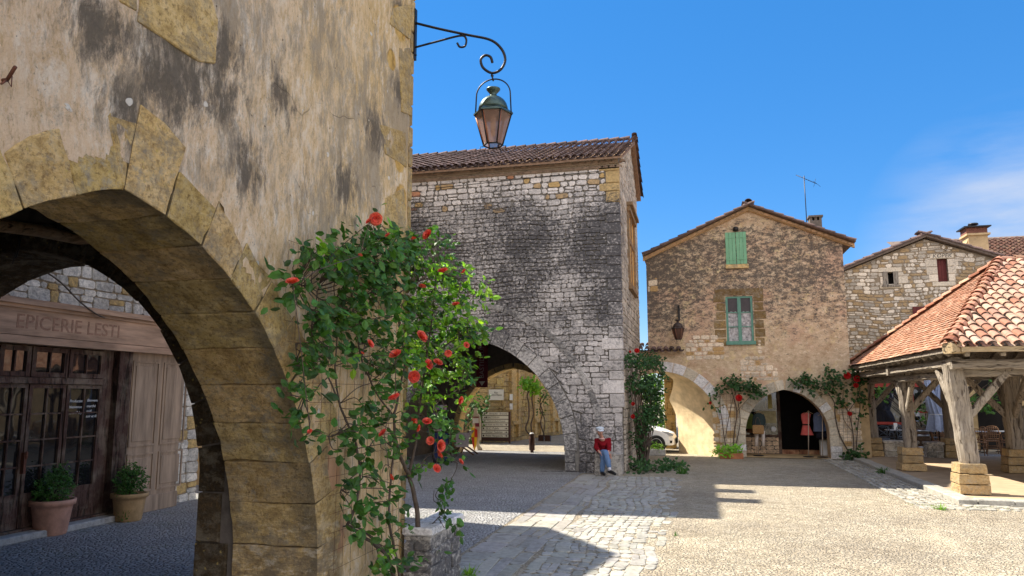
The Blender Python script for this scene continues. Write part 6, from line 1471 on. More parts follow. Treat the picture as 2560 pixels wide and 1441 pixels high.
# ground floor of D : cafe front
a=dp(2182,962); b=dp(2336,962); zf=a[1]; mb=MB(); mb.box((a[0]-.1,YD-.08,zf-.1),(b[0]+.1,YD+.02,zf+.06)); mb.box((a[0]-.1,YD-.08,.05),(a[0]+.02,YD+.02,zf-.1)); mb.box((b[0]-.06,YD-.08,.05),(b[0]+.1,YD+.02,zf-.1)); m=lerp(a[0],b[0],.62); mb.box((m-.05,YD-.08,.05),(m+.05,YD+.02,zf-.1)); mb.box((a[0]+.02,YD-.07,.9),(m-.05,YD+.01,1.0)); mb.box((m+.05,YD-.07,1.35),(b[0]-.06,YD+.01,1.42)); cf_=mb.build('cafe_window_frame',M['red_frame'],D)
mb=MB(); mb.box((a[0]+.02,YD-.045,.1),(b[0]-.06,YD-.035,zf-.1)); mb.build('cafe_window_glass',M['shopglass'],cf_)
mb=MB(); wall_x=[(L0[0],a[0]-.1),(b[0]+.1,dp(2440,1000)[0]),(dp(2530,1000)[0],R0[0]+1)]
for p,q2 in wall_x: mb.box((p,YD-.03,0),(q2,YD,2.6))
mb.build('ochre_ground_floor',simple('ochre_limewash',(.52,.38,.20),.9,.3,3,.5,25),D)
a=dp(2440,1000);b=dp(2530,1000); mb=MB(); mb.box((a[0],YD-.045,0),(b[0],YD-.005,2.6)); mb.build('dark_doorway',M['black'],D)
poster_=lambda u0,v0,u1,v1,c,l: poster(u0,v0,u1,v1,YD-.12,c,l)
poster_(2275,1030,2300,1052,(.55,.58,.65),'white menu board on the red framed cafe window'); poster_(2281,1041,2301,1054,(.30,.38,.55),'pale blue notice on the cafe window beside the menu board')
# stone house front mirrored in the cafe window is a real lit wall in the glass; building further back on the right
D2=thing('rear_house','house behind the rubble house showing its tiled roof','house',(12,38,0)); e0=at(2475,660,y=35); mb=MB(); mb.box((e0.x-1.5,36.2,0),(24,44,e0.z-.5)); mb.build('walls',M['plain_tan'],D2)
z0=at(2500,640,y=36).z; mb=MB(); sl=V(0,1,.42).normalized(); canal_roof(mb,V(at(2478,640,y=36).x-.3,35.9,z0-.35),V(1,0,0),sl,46,14,.25,.36,'mid',random.Random(123)); mb.v=mb.v; mb.build('roof_tiles',m_tile('brown_tiles',(.22,.17,.14),.8),D2)
mb=MB(); mb.add([V(9.8,35.9,z0-.36),V(24,35.9,z0-.36),V(24,41.5,z0+1.9),V(9.8,41.5,z0+1.9),V(9.8,35.9,z0-.5),V(24,35.9,z0-.5)],[(0,1,2,3),(4,5,1,0)]); mb.build('roof',m_tile('brown_roof',(.2,.15,.12)),D2)
cA=at(2406,640,y=33.4); cB=at(2474,640,y=33.4); zt=at(2440,572,y=33.4).z
chm=thing('chimney','broad rendered chimney stack with brick top above the rubble house','chimney',((cA.x+cB.x)/2,33.6,7)); mb=MB(); mb.box((lerp(cA.x,cB.x,.28),33.4,6.8),(cB.x,34.1,zt-.28)); mb.prism([(cA.x,7.3),(lerp(cA.x,cB.x,.3),7.3),(lerp(cA.x,cB.x,.3),zt-.4),(cA.x+.1,zt-.75)],front(33.45),-.6,0); mb.box((lerp(cA.x,cB.x,.2),33.3,zt-.28),(cB.x+.08,34.2,zt-.2)); mb.build('stack',M['plain_tan'],chm)
mb=MB(); mb.box((lerp(cA.x,cB.x,.22),33.38,zt-.2),(cB.x,34.1,zt+.04),(1.0,.8,.8)); mb.build('brick_top',simple('brick_cap',(.20,.085,.06),.9,.5,25),chm)
mb=MB(); mb.box((lerp(cA.x,cB.x,.1),33.2,zt+.04),(cB.x+.1,34.2,zt+.09)); p=V(lerp(cA.x,cB.x,.6),33.7,zt+.09); mb.lathe([(.08,0),(.08,.12),(.2,.13),(.18,.19),(0,.22)],p,12); mb.build('chimney_pot',M['iron'],chm)
# ------------------------------------------------------------------ market hall
H=thing('market_hall','open timber market hall with steep hipped clay tile roof on the right','market hall',(5.2,16.9,0))
r=random.Random(131)
EL,EF,EB=4.74,16.0,26.6; zEv=2.94; RY=21.3; RX=7.66; zR=5.42; XEND=17.0
flatcol=lambda q:(lambda k,c:tuple(k*a for a in c))(q.uniform(.7,1.1),q.choice([(.50,.25,.15),(.46,.22,.125),(.55,.30,.19),(.42,.205,.125),(.57,.35,.235)]))
# hip end: flat tiles
mb=MB(); O=V(EL,EF,zEv); U=V(0,1,0); Dv=V(RX-EL,0,zR-zEv); L=Dv.length; Dv.normalize(); Nn=Dv.cross(U); Nn=Nn if Nn.z>0 else -Nn
ex=.105; w=.155; nrow=int(L/ex)
for j in range(nrow):
    t=j*ex/L; y0=lerp(0,RY-EF,t); y1=lerp(EB-EF,RY-EF,t); sag=.03*math.sin(j*.5); a=y0-(j%2)*w/2
    while a<y1:
        b=min(a+w-.006,y1+.02); s0=max(a,y0-.02)
        if b-s0>.03:
            lf_=jit(r,.006); dz=.012*noise.noise(V(a*.6,j*.1,1)); p=O+U*s0+Dv*(j*ex+jit(r,.006)); q_=U*(b-s0); e=Dv*ex*1.5
            # each tile a thin wedge, tail lifted
            t0=Nn*(.030+lf_+dz*2); t1=Nn*(.004+dz*2); th=Nn*.012
            vs=[p+t0,p+q_+t0,p+q_+e+t1,p+e+t1,p+t0-th,p+q_+t0-th]; mb.add(vs,[(0,1,2,3),(4,5,1,0),(0,3,4),(1,5,2)],flatcol(r))
        a+=w
mb.build('flat_tiles',m_tile('flat_clay_tiles',(1,1,1),.25),H)
mb=MB(); sF=V(0,RY-EF,zR-zEv); LF=sF.length; sF.normalize(); slope_keep=lambda cu,cv: EL+cu> EL+ (RX-EL)*(cv/LF)+.02
canal_roof(mb,V(EL,EF-.03,zEv+.02),V(1,0,0),sF,int((XEND-EL)/.215),int(LF/.33)+1,.215,.33,'new',random.Random(132),keep=slope_keep)
mb.build('canal_tiles',m_tile('canal_clay_tiles',(1,1,1),.45),H)
mb=MB(); r=random.Random(133); hip_tiles(mb,(EL,EF,zEv+.05),(RX,RY,zR+.06),.135,.33,'new',r); hip_tiles(mb,(EL,EB,zEv+.05),(RX,RY,zR+.06),.11,.33,'new',r); hip_tiles(mb,(RX,RY,zR+.06),(XEND,RY,zR+.06),.11,.36,'new',r); mb.build('hip_tiles',m_tile('hip_clay_tiles',(1.0,.85,.75),.35),H)
mb=MB(); e=.05
cs_=[V(EL+e,EF+e,zEv-.04),V(XEND,EF+e,zEv-.04),V(XEND,RY,zR-.06),V(RX,RY,zR-.06),V(EL+e,EB-e,zEv-.04),V(XEND,EB-e,zEv-.04)]
lo=[p-V(0,0,.05) for p in cs_]
vs=cs_+lo; mb.add(vs,[(0,1,2,3),(0,3,4),(3,2,5,4),(6,9,8,7),(6,10,9),(9,10,11,8),(0,6,7,1),(0,4,10,6),(4,5,11,10)]); mb.build('roof_boards',M['oak_n'],H)
mb=MB(); x=5.1
while x<XEND:
    k=min(1,(x-EL)/(RX-EL)); mb.bar((x,EF+.12,zEv-.13),(x,lerp(EF,RY,k),lerp(zEv,zR,k)-.17),.09,.11); mb.bar((x,EB-.12,zEv-.13),(x,lerp(EB,RY,k),lerp(zEv,zR,k)-.17),.09,.11) ; x+=.62
y=16.5
while y<26.4:
    k=1-abs(y-RY)/(RY-EF); mb.bar((EL+.1,y,zEv-.13),(lerp(EL,RX,max(.12,k)),y,lerp(zEv,zR,max(.12,k))-.13),.09,.11); y+=.55
mb.build('rafters',M['oak_x'],H)
mb=MB(); mb.box((EL+.22,EF-.02,zEv-.10),(XEND,EF+.05,zEv+.0)); mb.bar((EL-.02,EF+.0,zEv-.02),(EL+.35,EF+.25,zEv-.02),.22,.2,wob=.01,seg=3); mb.build('eaves_board',m_oldwood('pale_board',(.25,.17,.09),(.55,.42,.25),'x'),H)
# plates and ties
mb=MB()
mb.bar((4.95,EF+.62,2.62),(XEND,EF+.62,2.66),.17,.20,seg=14,wob=.02); mb.bar((4.95,EF+.95,2.52),(XEND,EF+.95,2.52),.20,.26,seg=14,wob=.02)
mb.bar((4.9,21.7,2.66),(XEND,21.7,2.66),.2,.24,seg=14,wob=.02); mb.bar((4.9,26.45,2.62),(XEND,26.45,2.62),.18,.22,seg=10,wob=.02)
mb.build('tie_beams',M['oak_x'],H)
mb=MB(); mb.bar((5.05,16.6,2.66),(5.08,26.6,2.66),.2,.17,seg=14,wob=.03); mb.bar((7.75,16.6,2.80),(7.75,26.6,2.80),.2,.2,seg=12,wob=.03); mb.bar((10.3,16.6,2.80),(10.3,26.6,2.80),.2,.2,seg=12,wob=.03)
mb.bar((5.22,17.0,2.46),(5.22,21.5,2.44),.18,.17,seg=10,wob=.03)
mb.bar((5.30,21.9,2.46),(5.36,26.4,2.46),.18,.17,seg=8,wob=.03)
mb.build('side_plates',M['oak_y'],H)
def post(x,y,w,dx,dy,wt=None,braces=((0,1),(1,0)),seed=0,bl=.95):
    q=random.Random(seed); pm=MB(); h0=.08; nst=3; hh=.60
    z=h0
    for k in range(nst):
        h=hh/nst; s=.29-.02*k+jit(q,.015); kk=q.uniform(.85,1.1); rough_block(pm,[(x-s,z+.006),(x+s,z+.006),(x+s-.01,z+h-.004),(x-s+.01,z+h-.004)],front(y-s),-2*s,0,(1.12*kk,1.0*kk,.78*kk),amp=.018,sub=.07,seed=seed+k); z+=h
    pl=pm.build('stone_plinth',M['plinth'],H)
    pm=MB(); pm.bar((x-dx*.0+.02,y,z-.01),(x+dx,y+dy,2.62),w,w*.92,seg=16,wob=.012,up=(0,1,0),w2=(wt or w)); pm.build('post',M['oak'],H)
    pm=MB()
    for (bx,by) in braces:
        b0=V(x+dx*.6+bx*w*.3,y+by*w*.3,2.55-bl*.98); b1=V(x+dx+bx*bl*1.0,y+dy+by*bl,2.56); pm.bar(b0,b1,.11,.15,seg=7,wob=.012)
    pm.build('brace',M['oak_n'],H)
M['plinth']=m_ochre('ochre_plinth',a=(.22,.16,.10),b=(.43,.335,.21),c=(.55,.46,.32),grey=.9)
post(5.19,16.9,.33,-.14,.0,.34,((1,0),(0,.9)),1,1.05)
post(5.32,21.7,.29,-.02,0,.31,((0,1),(0,-1),(1,0)),2)
post(5.42,26.6,.33,-.03,0,.33,((0,-1),(1,0)),3)
post(7.75,21.7,.38,.03,0,.40,((1,0),(-1,0),(0,1),(0,-1)),4,1.1); post(7.75,26.6,.38,.0,0,.38,((1,0),(-1,0),(0,-1)),5)
post(10.3,16.9,.40,0,0,.42,((1,0),(-1,0),(0,1)),6); post(10.3,21.7,.40,0,0,.42,((1,0),(-1,0)),7); post(10.3,26.6,.38,0,0,.4,((1,0),(-1,0)),8); post(12.9,21.7,.4,0,0,.4,((1,0),(-1,0)),9); post(12.9,26.6,.4,0,0,.4,((1,0),(-1,0)),10)
# stone bench walls between the plinths
def benchwall(x0,x1,y,h,label,seed):
    q=random.Random(seed); mb=MB(); mb.box((x0+.01,y+.02,0),(x1-.01,y+.42,h-.09)); wall_stones(mb,front(y+.01),x0,x1,.08,h-.10,(.14,.22),(.3,.5),lambda x,z,s:(lambda k:(k,k*.93,k*.8))(s.uniform(.4,.6)),r=q); mb.box((x0-.03,y-.04,h-.09),(x1+.03,y+.46,h),(.6,.56,.5),bev=.02); o=mb.build('stone_bench',m_lime('bench_stone',amt=.7)); tag(o,label,'bench')
benchwall(5.75,6.75,26.5,.58,'long low stone bench wall left of the second hall post',141)
benchwall(6.95,7.42,26.3,.56,'short low stone bench block right of the second hall post',142)
# ------------------------------------------------------------------ cafe terrace
def make_chair(name,label,cat,mat,seatm,group,loc,rz,style=0):
    t=thing(name,label,cat,loc,group,local=True,rz=rz)
    for sx in(-1,1):
        for sy in(-1,1):
            mb=MB(); mb.tube([(sx*.17,sy*.17,.44),(sx*.21,sy*.21,0)],.013,6); mb.build('leg',mat,t)
    mb=MB(); mb.box((-.21,-.21,.43),(.21,.21,.465),bev=.012); mb.build('seat',seatm,t)
    mb=MB(); mb.tube(sp([(-.19,.18,.45),(-.21,.23,.72),(-.15,.25,.86),(0,.26,.89),(.15,.25,.86),(.21,.23,.72),(.19,.18,.45)],4),.014,6)
    if style==0:
        for i in range(5): x=-.12+.06*i; mb.tube([(x,.19,.47),(x,.25,.86)],.008,5)
        for z in (.6,.72): mb.tube([(-.19,.21,z),(.19,.21,z)],.008,5)
        for s_ in(-1,1): mb.tube(sp([(s_*.20,.22,.66),(s_*.24,.0,.66),(s_*.20,-.18,.62),(s_*.18,-.18,.45)],4),.012,6)
    else: mb.tube([(-.19,.2,.5),(.19,.24,.8)],.011,6); mb.tube([(.19,.2,.5),(-.19,.24,.8)],.011,6)
    mb.build('backrest',mat,t)
    mb=MB(); mb.tube([(-.19,-.19,.2),(.19,-.19,.2)],.008,5); mb.tube([(-.19,.19,.2),(.19,.19,.2)],.008,5); mb.tube([(-.19,-.19,.24),(-.19,.19,.24)],.008,5); mb.tube([(.19,-.19,.24),(.19,.19,.24)],.008,5); mb.build('stretcher',mat,t)
    return t
rat=simple('rattan',(.23,.12,.06),.6,.4,30); dk=simple('dark_metal_chair',(.06,.075,.10),.5,.2)
gA='rattan cafe chairs under the market hall'
ch0=make_chair('cafe_chair','rattan armchair just right of the corner post, facing the terrace','chair',rat,rat,gA,(9.0,29.3,.03),R(180))
RL=[((9.7,29.1,.03),170,'rattan armchair behind the corner post, second to the right'),((10.4,29.4,.03),190,'rattan armchair left of the thick inner hall post'),((9.3,30.3,.03),10,'rattan armchair across the table, further back behind the corner post'),((10.2,30.4,.03),-15,'rattan armchair at the back beside the dark doorway'),((8.3,29.0,.03),100,'rattan armchair below the folded blue parasol'),((11.2,29.3,.03),185,'rattan armchair partly hidden by the thick inner hall post'),((11.4,30.4,.03),5,'rattan armchair right of the thick inner post near the frame edge'),((7.9,28.4,.03),80,'rattan chair by the short stone bench block')]
RL+=[((9.0,28.2,.03),150,'rattan armchair nearest the corner post on its right'),((9.9,28.0,.03),200,'rattan armchair in the front row between the corner post and inner post'),((10.6,28.3,.03),170,'rattan armchair in the front row just left of the inner post'),((9.5,29.9,.03),-80,'rattan armchair side on to the table behind the corner post')]
for loc,rz,l in RL: dup(ch0,loc,R(rz),l)
c2=make_chair('cafe_chair','blue grey metal chair in front of the cafe window at the left','chair',dk,dk,'metal cafe chairs by the cafe window',(6.75,30.6,.03),R(-60),1)
for loc,rz,l in [((7.4,31.2,.03),20,'blue grey metal chair close to the red window frame'),((8.35,30.9,.03),100,'dark metal cross-back chair beside the barrel'),((6.4,29.6,.03),-20,'metal chair behind the long stone bench wall'),((7.2,29.7,.03),30,'metal chair behind the second hall post')]: dup(c2,loc,R(rz),l)
def make_table(label,loc,mat,group):
    t=thing('cafe_table',label,'table',loc,group,local=True); mb=MB(); mb.box((-.33,-.33,.72),(.33,.33,.745),bev=.008); mb.build('tabletop',mat,t); mb=MB(); mb.tube([(0,0,.03),(0,0,.72)],.03,8); mb.build('column',M['iron'],t); mb=MB(); mb.tube([(-.24,-.24,.015),(0,0,.05),(.24,.24,.015)],.02,6); mb.tube([(.24,-.24,.015),(0,0,.05),(-.24,.24,.015)],.02,6); mb.build('base',M['iron'],t); return t
tm=simple('grey_tabletop',(.30,.31,.34),.35,.15); t0=make_table('square cafe table in front of the left half of the cafe window',(7.0,30.2,.03),tm,'square cafe tables')
for loc,l in [((7.9,30.5,.03),'square cafe table right of the second hall post'),((9.4,29.8,.03),'square cafe table just right of the corner post'),((10.4,29.9,.03),'square cafe table left of the thick inner hall post'),((11.5,29.9,.03),'square cafe table behind the thick inner hall post'),((8.0,29.6,.03),'square cafe table beneath the folded parasol')]: dup(t0,loc,0,l)
mb=MB(); mb.box((6.9,30.1,.775),(7.02,30.12,1.02)); tag(mb.build('menu_card',M['white']),'white menu card standing on the left cafe table','menu')
bp=at(2302,1110,y=28.8); br=thing('barrel','wooden barrel with bright metal hoops used as a table near the parasol','barrel',(bp.x,28.8,.03)); pf=[(.24,0),(.29,.2),(.31,.42),(.29,.64),(.24,.86),(0,.86)]; mb=MB(); mb.lathe(pf,(bp.x,28.8,.03),24); mb.build('staves',simple('barrel_wood',(.10,.06,.035),.7,.4,20),br)
mb=MB()
for z in (.06,.22,.62,.78): 
    rr=.24+.07*math.sin(math.pi*z/.86); mb.lathe([(rr+.006,z-.03),(rr+.008,z+.03)],(bp.x,28.8,.03),24)
mb.build('hoop',simple('galvanised_hoop',(.45,.47,.5),.3,.1,metal=.8),br,fixn=False)
# folded parasol
pc=at(2348,1100,y=28.3); pa=thing('folded_parasol','closed pale blue grey parasol tied at the middle, standing on the cafe terrace','parasol',(pc.x,28.3,.03)); mb=MB(); mb.tube([(pc.x+.02,28.3,.05),(pc.x+.0,28.3,3.0)],.025,8); mb.build('pole',M['iron'],pa); mb=MB(); mb.lathe([(.26,0),(.26,.05),(.05,.09),(.04,.2)],(pc.x,28.3,.03),16); mb.build('base',M['iron'],pa)
def drape(rows,n=64,nf=9,amp=.16):
    mb=MB(); vs=[];fs=[]
    for i,(x,z,rr,am) in enumerate(rows):
        for k in range(n):
            t=2*math.pi*k/n; q=rr*(1+am*math.sin(nf*t+i*.25)+.3*am*math.sin(2.3*nf*t)); vs.append(V(x+q*math.cos(t),28.3+q*.8*math.sin(t),z+(am*.18*math.cos(nf*t) if i==len(rows)-1 else 0)))
    for i in range(len(rows)-1):
        for k in range(n): j=(k+1)%n; fs.append((i*n+k,i*n+j,i*n+n+j,i*n+n+k))
    mb.add(vs,fs,smooth=True); return mb
cm=fab('parasol_canvas',(.36,.43,.60)); xx=pc.x-.02
drape([(xx-.22,2.75,.05,.1),(xx-.19,2.3,.12,.2),(xx-.12,1.9,.17,.2),(xx-.04,1.5,.20,.2),(xx+.0,1.38,.20,.15)]).build('canopy',cm,pa,fixn=False)
drape([(xx+.16,2.8,.04,.1),(xx+.15,2.3,.11,.2),(xx+.10,1.9,.15,.2),(xx+.05,1.5,.18,.2),(xx+.02,1.37,.20,.15)]).build('canopy',cm,pa,fixn=False)
drape([(xx+.0,1.40,.23,.10),(xx+.02,1.30,.25,.16),(xx+.03,1.05,.30,.2),(xx+.04,.84,.31,.3)],nf=6).build('skirt',cm,pa,fixn=False)
mb=MB(); mb.tube([(xx+.23*math.cos(t),28.3+.2*math.sin(t),1.38) for t in [k*math.pi/10 for k in range(20)]],.012,5,closed=True); mb.build('tie',M['white'],pa)
# vine at the cafe
bush('vine','green leafy vine trained under the eaves of the cafe front','vine',(8.6,31.6,0),[(q(2330,1000,31.3),(.4,.3,.3),90),(q(2375,985,31.3),(.35,.3,.4),100),(q(2210,985,31.4),(.3,.2,.2),60),(q(2460,1000,31.3),(.5,.3,.35),150),(q(2500,960,31.3),(.6,.3,.4),120),(q(2310,1030,31.4),(.2,.2,.3),40)],M['leaf'],151,size=.15,nb=3,stem_r=.03)
for k,(u,lab) in enumerate(((2320,'slim white pole by the cafe vine'),)): pass
# ------------------------------------------------------------------ things under and beyond the grey arcade
sg=thing('direction_sign','brown framed signboard with seven cream direction panels against the yellow stone wall','sign',(-8.9,30.6,0))
ys=31.0; a=at(1205,1030,y=ys); b=at(1274,1105,y=ys); ph=(a.z-at(1205,1094,y=ys).z)/7
mb=MB(); mb.box((b.x-.05,ys,0),(b.x+.03,ys+.06,a.z+.02)); mb.box((a.x-.03,ys+.03,0),(a.x+.02,ys+.08,a.z)); mb.box((a.x,ys+.02,a.z-7*ph),(b.x-.05,ys+.05,a.z)); mb.box((a.x,ys+.03,.1),(b.x,ys+.05,a.z-7*ph)); mb.build('frame',M['brown'],sg)
rows=[('L','Antiquités - Brocante',.115,1),('L','BASTIDEUM',.10,0),('L','Musée de la Bastide Monpazier',.085,0),('R','Jardin Public des Récollets',.095,0),('R','W.C. Public',.125,0),('R','Atelier Tadelakt',.12,0),('R','Atelier Marqueterie',.115,0)]
for i,(sd,tx,sz,_) in enumerate(rows):
    z1=a.z-i*ph-.015; z0=z1-ph+.03; mb=MB(); mb.box((a.x+.01,ys-.01,z0),(b.x-.06,ys+.02,z1)); pn=mb.build('sign_panel',M['sign'],sg); zc=(z0+z1)/2; W=b.x-.06-a.x
    x0=a.x+.04; 
    if sd=='L': text(S,pn,tx,(x0+.2+(.08 if i==0 else 0),ys-.012,zc),sz,M['signtext'],shear=.15,fit=W-.36); ax,dx_=x0+.11,-1
    else: text(S,pn,tx,(x0+(.12 if i>3 else 0),ys-.012,zc),sz,M['signtext'],shear=.15,fit=W-(.40 if i>3 else .24)); ax,dx_=b.x-.16,1
    mb=MB(); mb.box((ax-.05,ys-.016,zc-.010),(ax+.05,ys-.011,zc+.010)); mb.prism([(ax+dx_*.07,zc),(ax+dx_*.01,zc+.04),(ax+dx_*.01,zc-.04)],front(ys-.011),0,.006)
    if i in(1,4,6): mb.box((x0+(.13 if i==1 else 0),ys-.016,zc-.035),(x0+(.19 if i==1 else .07),ys-.011,zc+.035))
    mb.build('arrow_mark',M['brown'],pn)
# knight shaped advertising figure with shield
ky=27.1; kc=at(1192,1125,y=ky); kn=thing('advertising_figure','tall cream cut-out figure with a red and yellow quartered shield beside the arch','figure',(kc.x,ky,0)); h0=at(1190,1020,y=ky).z; k=lambda u,v:(at(u,v,y=ky).x,at(u,v,y=ky).z)
mb=MB(); out=[(1186,1020),(1193,1020),(1194,1034),(1200,1038),(1203,1055),(1203,1100),(1198,1102),(1200,1115),(1207,1123),(1203,1127),(1196,1127),(1193,1118),(1188,1100),(1184,1098),(1182,1045),(1185,1036)]; mb.prism([k(u,v) for u,v in out],front(ky),0,.05,(.85,.76,.62)); mb.build('body',simple('cream_board',(.62,.55,.44),.6,.1,attr=False),kn)
for u0,v0,u1,v1,c_ in ((1183,1046,1197,1058,(.75,.75,.76)),(1189,1058,1199,1067,(.20,.03,.05)),(1184,1042,1198,1045,(.2,.04,.04))): p=k(u0,v0);q2=k(u1,v1); mb=MB(); mb.box((p[0],ky-.06,q2[1]),(q2[0],ky-.052,p[1])); mb.build('badge',simple('badge',c_,.6,.05),kn)
for s0,(pu,col) in enumerate([([(1181,1070),(1188,1070),(1188,1093),(1181,1093)],(.72,.45,.02)),([(1188,1070),(1195,1075),(1195,1093),(1188,1093)],(.45,.03,.02)),([(1181,1093),(1188,1093),(1188,1127),(1184,1115)],(.45,.03,.02)),([(1188,1093),(1195,1093),(1192,1115),(1188,1127)],(.72,.45,.02))]): mb=MB(); mb.prism([k(u,v) for u,v in pu],front(ky-.07),0,.04); mb.build('shield_quarter',simple('shield_paint',col,.5,.05),kn)
# bollard
bo=at(1330,1132,z=0); bl_=thing('bollard','short dark round bollard with pale cap beyond the arcade','bollard',(bo.x,bo.y,0)); mb=MB(); mb.lathe([(.06,0),(.06,.08),(.10,.09),(.10,.52),(.085,.55),(.085,.60),(.10,.61),(.10,.64),(.05,.66)],bo,18); mb.build('post',M['brown'],bl_); mb=MB(); mb.lathe([(.09,.655),(.07,.69),(0,.70)],bo,14); mb.build('cap',M['white'],bl_)
# deck chair, blue board, card rack
dc=at(1160,1138,z=0); dk_=thing('deck_chair','folding wooden deck chair with pale printed canvas under the grey arcade','deck chair',(dc.x,dc.y,0)); wood=simple('deck_wood',(.20,.11,.07),.7,.3); X,Yd=dc.x,dc.y
for s_ in (-.27,.27):
    mb=MB(); mb.bar((X-.45,Yd+s_,.03),(X+.25,Yd+s_,.82),.03,.05); mb.build('side_rail',wood,dk_); mb=MB(); mb.bar((X+.42,Yd+s_*.9,.03),(X-.35,Yd+s_*.9,.52),.03,.05); mb.build('side_rail',wood,dk_); mb=MB(); mb.bar((X-.2,Yd+s_,.03),(X+.0,Yd+s_,.42),.025,.04); mb.build('strut',wood,dk_)
mb=MB(); pts=[(X-.36,.50),(X-.22,.34),(X-.05,.36),(X+.12,.58),(X+.25,.82)]; mb.prism(pts+[(x+.012,z+.006) for x,z in reversed(pts)],lambda a,b,d:V(a,Yd+d,b),-.25,.25); mb.build('canvas',fab('lilac_canvas',(.45,.38,.38)),dk_)
p0=at(1140,1082,y=dc.y-.32); mb=MB(); mb.box((p0.x,dc.y-.34,at(1140,1118,y=dc.y-.34).z),(at(1171,1118,y=dc.y-.34).x,dc.y-.31,p0.z)); cb_=mb.build('canvas_print',fab('printed_canvas',(.70,.60,.60)),dk_)
cx_=(p0.x+at(1171,1100,y=dc.y-.34).x)/2
for s_ in (-1,1):
    mb=MB(); mb.lathe([(.042,0),(.050,.0),(.050,.006),(.042,.006)],(0,0,0),14); mb.v=[(cx_+s_*.075+a_,dc.y-.345-c_,p0.z-.19+b_*.6) for a_,b_,c_ in mb.v]; mb.build('glasses_mark',M['signtext'],cb_)
bb=at(1103,1160,z=0); bd=thing('sandwich_board','dark blue standing board at the left of the grey arcade behind the roses','board',(bb.x,bb.y,0)); mb=MB(); mb.box((bb.x-.26,bb.y,.0),(bb.x+.24,bb.y+.04,.95)); mb.build('frame',M['iron'],bd); mb=MB(); mb.box((bb.x-.22,bb.y-.012,.10),(bb.x+.20,bb.y-.001,.90)); mb.build('panel',M['navy'],bd); mb=MB(); mb.bar((bb.x-.2,bb.y+.05,.9),(bb.x-.2,bb.y+.4,0),.03,.03); mb.bar((bb.x+.2,bb.y+.05,.9),(bb.x+.2,bb.y+.4,0),.03,.03); mb.build('rear_leg',M['iron'],bd)
ck=at(1100,1100,y=22.5); rk=thing('postcard_rack','wire rack of pale postcards standing under the grey arcade','rack',(ck.x,22.5,0)); mb=MB(); 
for s_ in (-.25,.25): mb.tube([(ck.x+s_,22.5,0),(ck.x+s_,22.5,1.9)],.012,5)
for z in (.8,1.05,1.3,1.55,1.8): mb.tube([(ck.x-.25,22.46,z),(ck.x+.25,22.46,z)],.006,4)
mb.build('wire_frame',M['iron'],rk); r=random.Random(161)
for z in (.82,1.07,1.32,1.57):
    for i in range(4): mb=MB(); x=ck.x-.23+.12*i; mb.box((x,22.44,z),(x+.10,22.45,z+.15)); mb.build('postcard',simple('card',(r.uniform(.2,.6),r.uniform(.2,.55),r.uniform(.2,.6)),.5,.3,30),rk)
# vines on the yellow house
vn=thing('vine','twisted bare vine trunks with a green leafy head on the yellow stone house','vine',(-7.6,32.3,0)); mb=MB(); vy=31.2
vp=lambda u,v: tuple(at(u,v,y=vy))
vy=31.3; mb.tube(sp([vp(1333,1092),(vp(1318,1080)),vp(1315,1068),vp(1322,1045),vp(1322,1010),vp(1318,990),vp(1325,972)],8),.035,7); mb.tube(sp([vp(1330,1088),vp(1328,1060),vp(1334,1035),vp(1330,1000),vp(1332,972)],8),.032,7); mb.build('stems',M['stem'],vn)
lf=MB(); r=random.Random(162); 
for (u,v,ru,rv2,n) in ((1322,962,.42,.24,200),(1340,972,.35,.2,130),(1310,955,.25,.14,60)): sprays(lf,V(*vp(u,v)),V(ru,.3,rv2),n,.15,r,V(0,-1,.3),cl=(.8,1.4))
lf.build('leaves',M['leaf_l'],vn,fixn=False)
v2=thing('vine','thinner bare vine with scattered leaves further right on the yellow house','vine',(-6.5,34,0)); mb=MB(); vy=33.0; mb.tube(sp([vp(1362,1092),vp(1352,1060),vp(1356,1030),vp(1350,1005),vp(1360,985)],8),.03,6); mb.tube(sp([vp(1358,1090),vp(1362,1050),vp(1350,1020),vp(1366,990)],8),.022,6); mb.build('stems',M['stem'],v2); lf=MB()
for (u,v,n) in ((1355,1000,30),(1362,985,40),(1352,1030,16)): sprays(lf,V(*vp(u,v)),V(.25,.15,.25),n,.12,r,V(0,-1,.3))
lf.build('leaves',M['leaf'],v2,fixn=False)
bush('shrub','narrow dark green climber beside the left foot of the yellow arch','shrub',(-9.9,30.4,0),[(q(1202,1010,30.6),(.4,.3,.5),170),(q(1188,1050,30.6),(.3,.3,.7),170),(q(1180,1090,30.4),(.3,.3,.5),120)],M['leaf'],163,size=.13)
mb=MB(); fp=at(1366,1090,z=0); fp.y=33.5; 
for dx in (-.15,.15): mb.box((-6.75+dx-.12,33.0,0),(-6.75+dx+.12,33.25,.26),bev=.01)
tag(mb.build('planter_box',M['brown']),'dark planter boxes at the foot of the thin vine on the yellow house','planter')

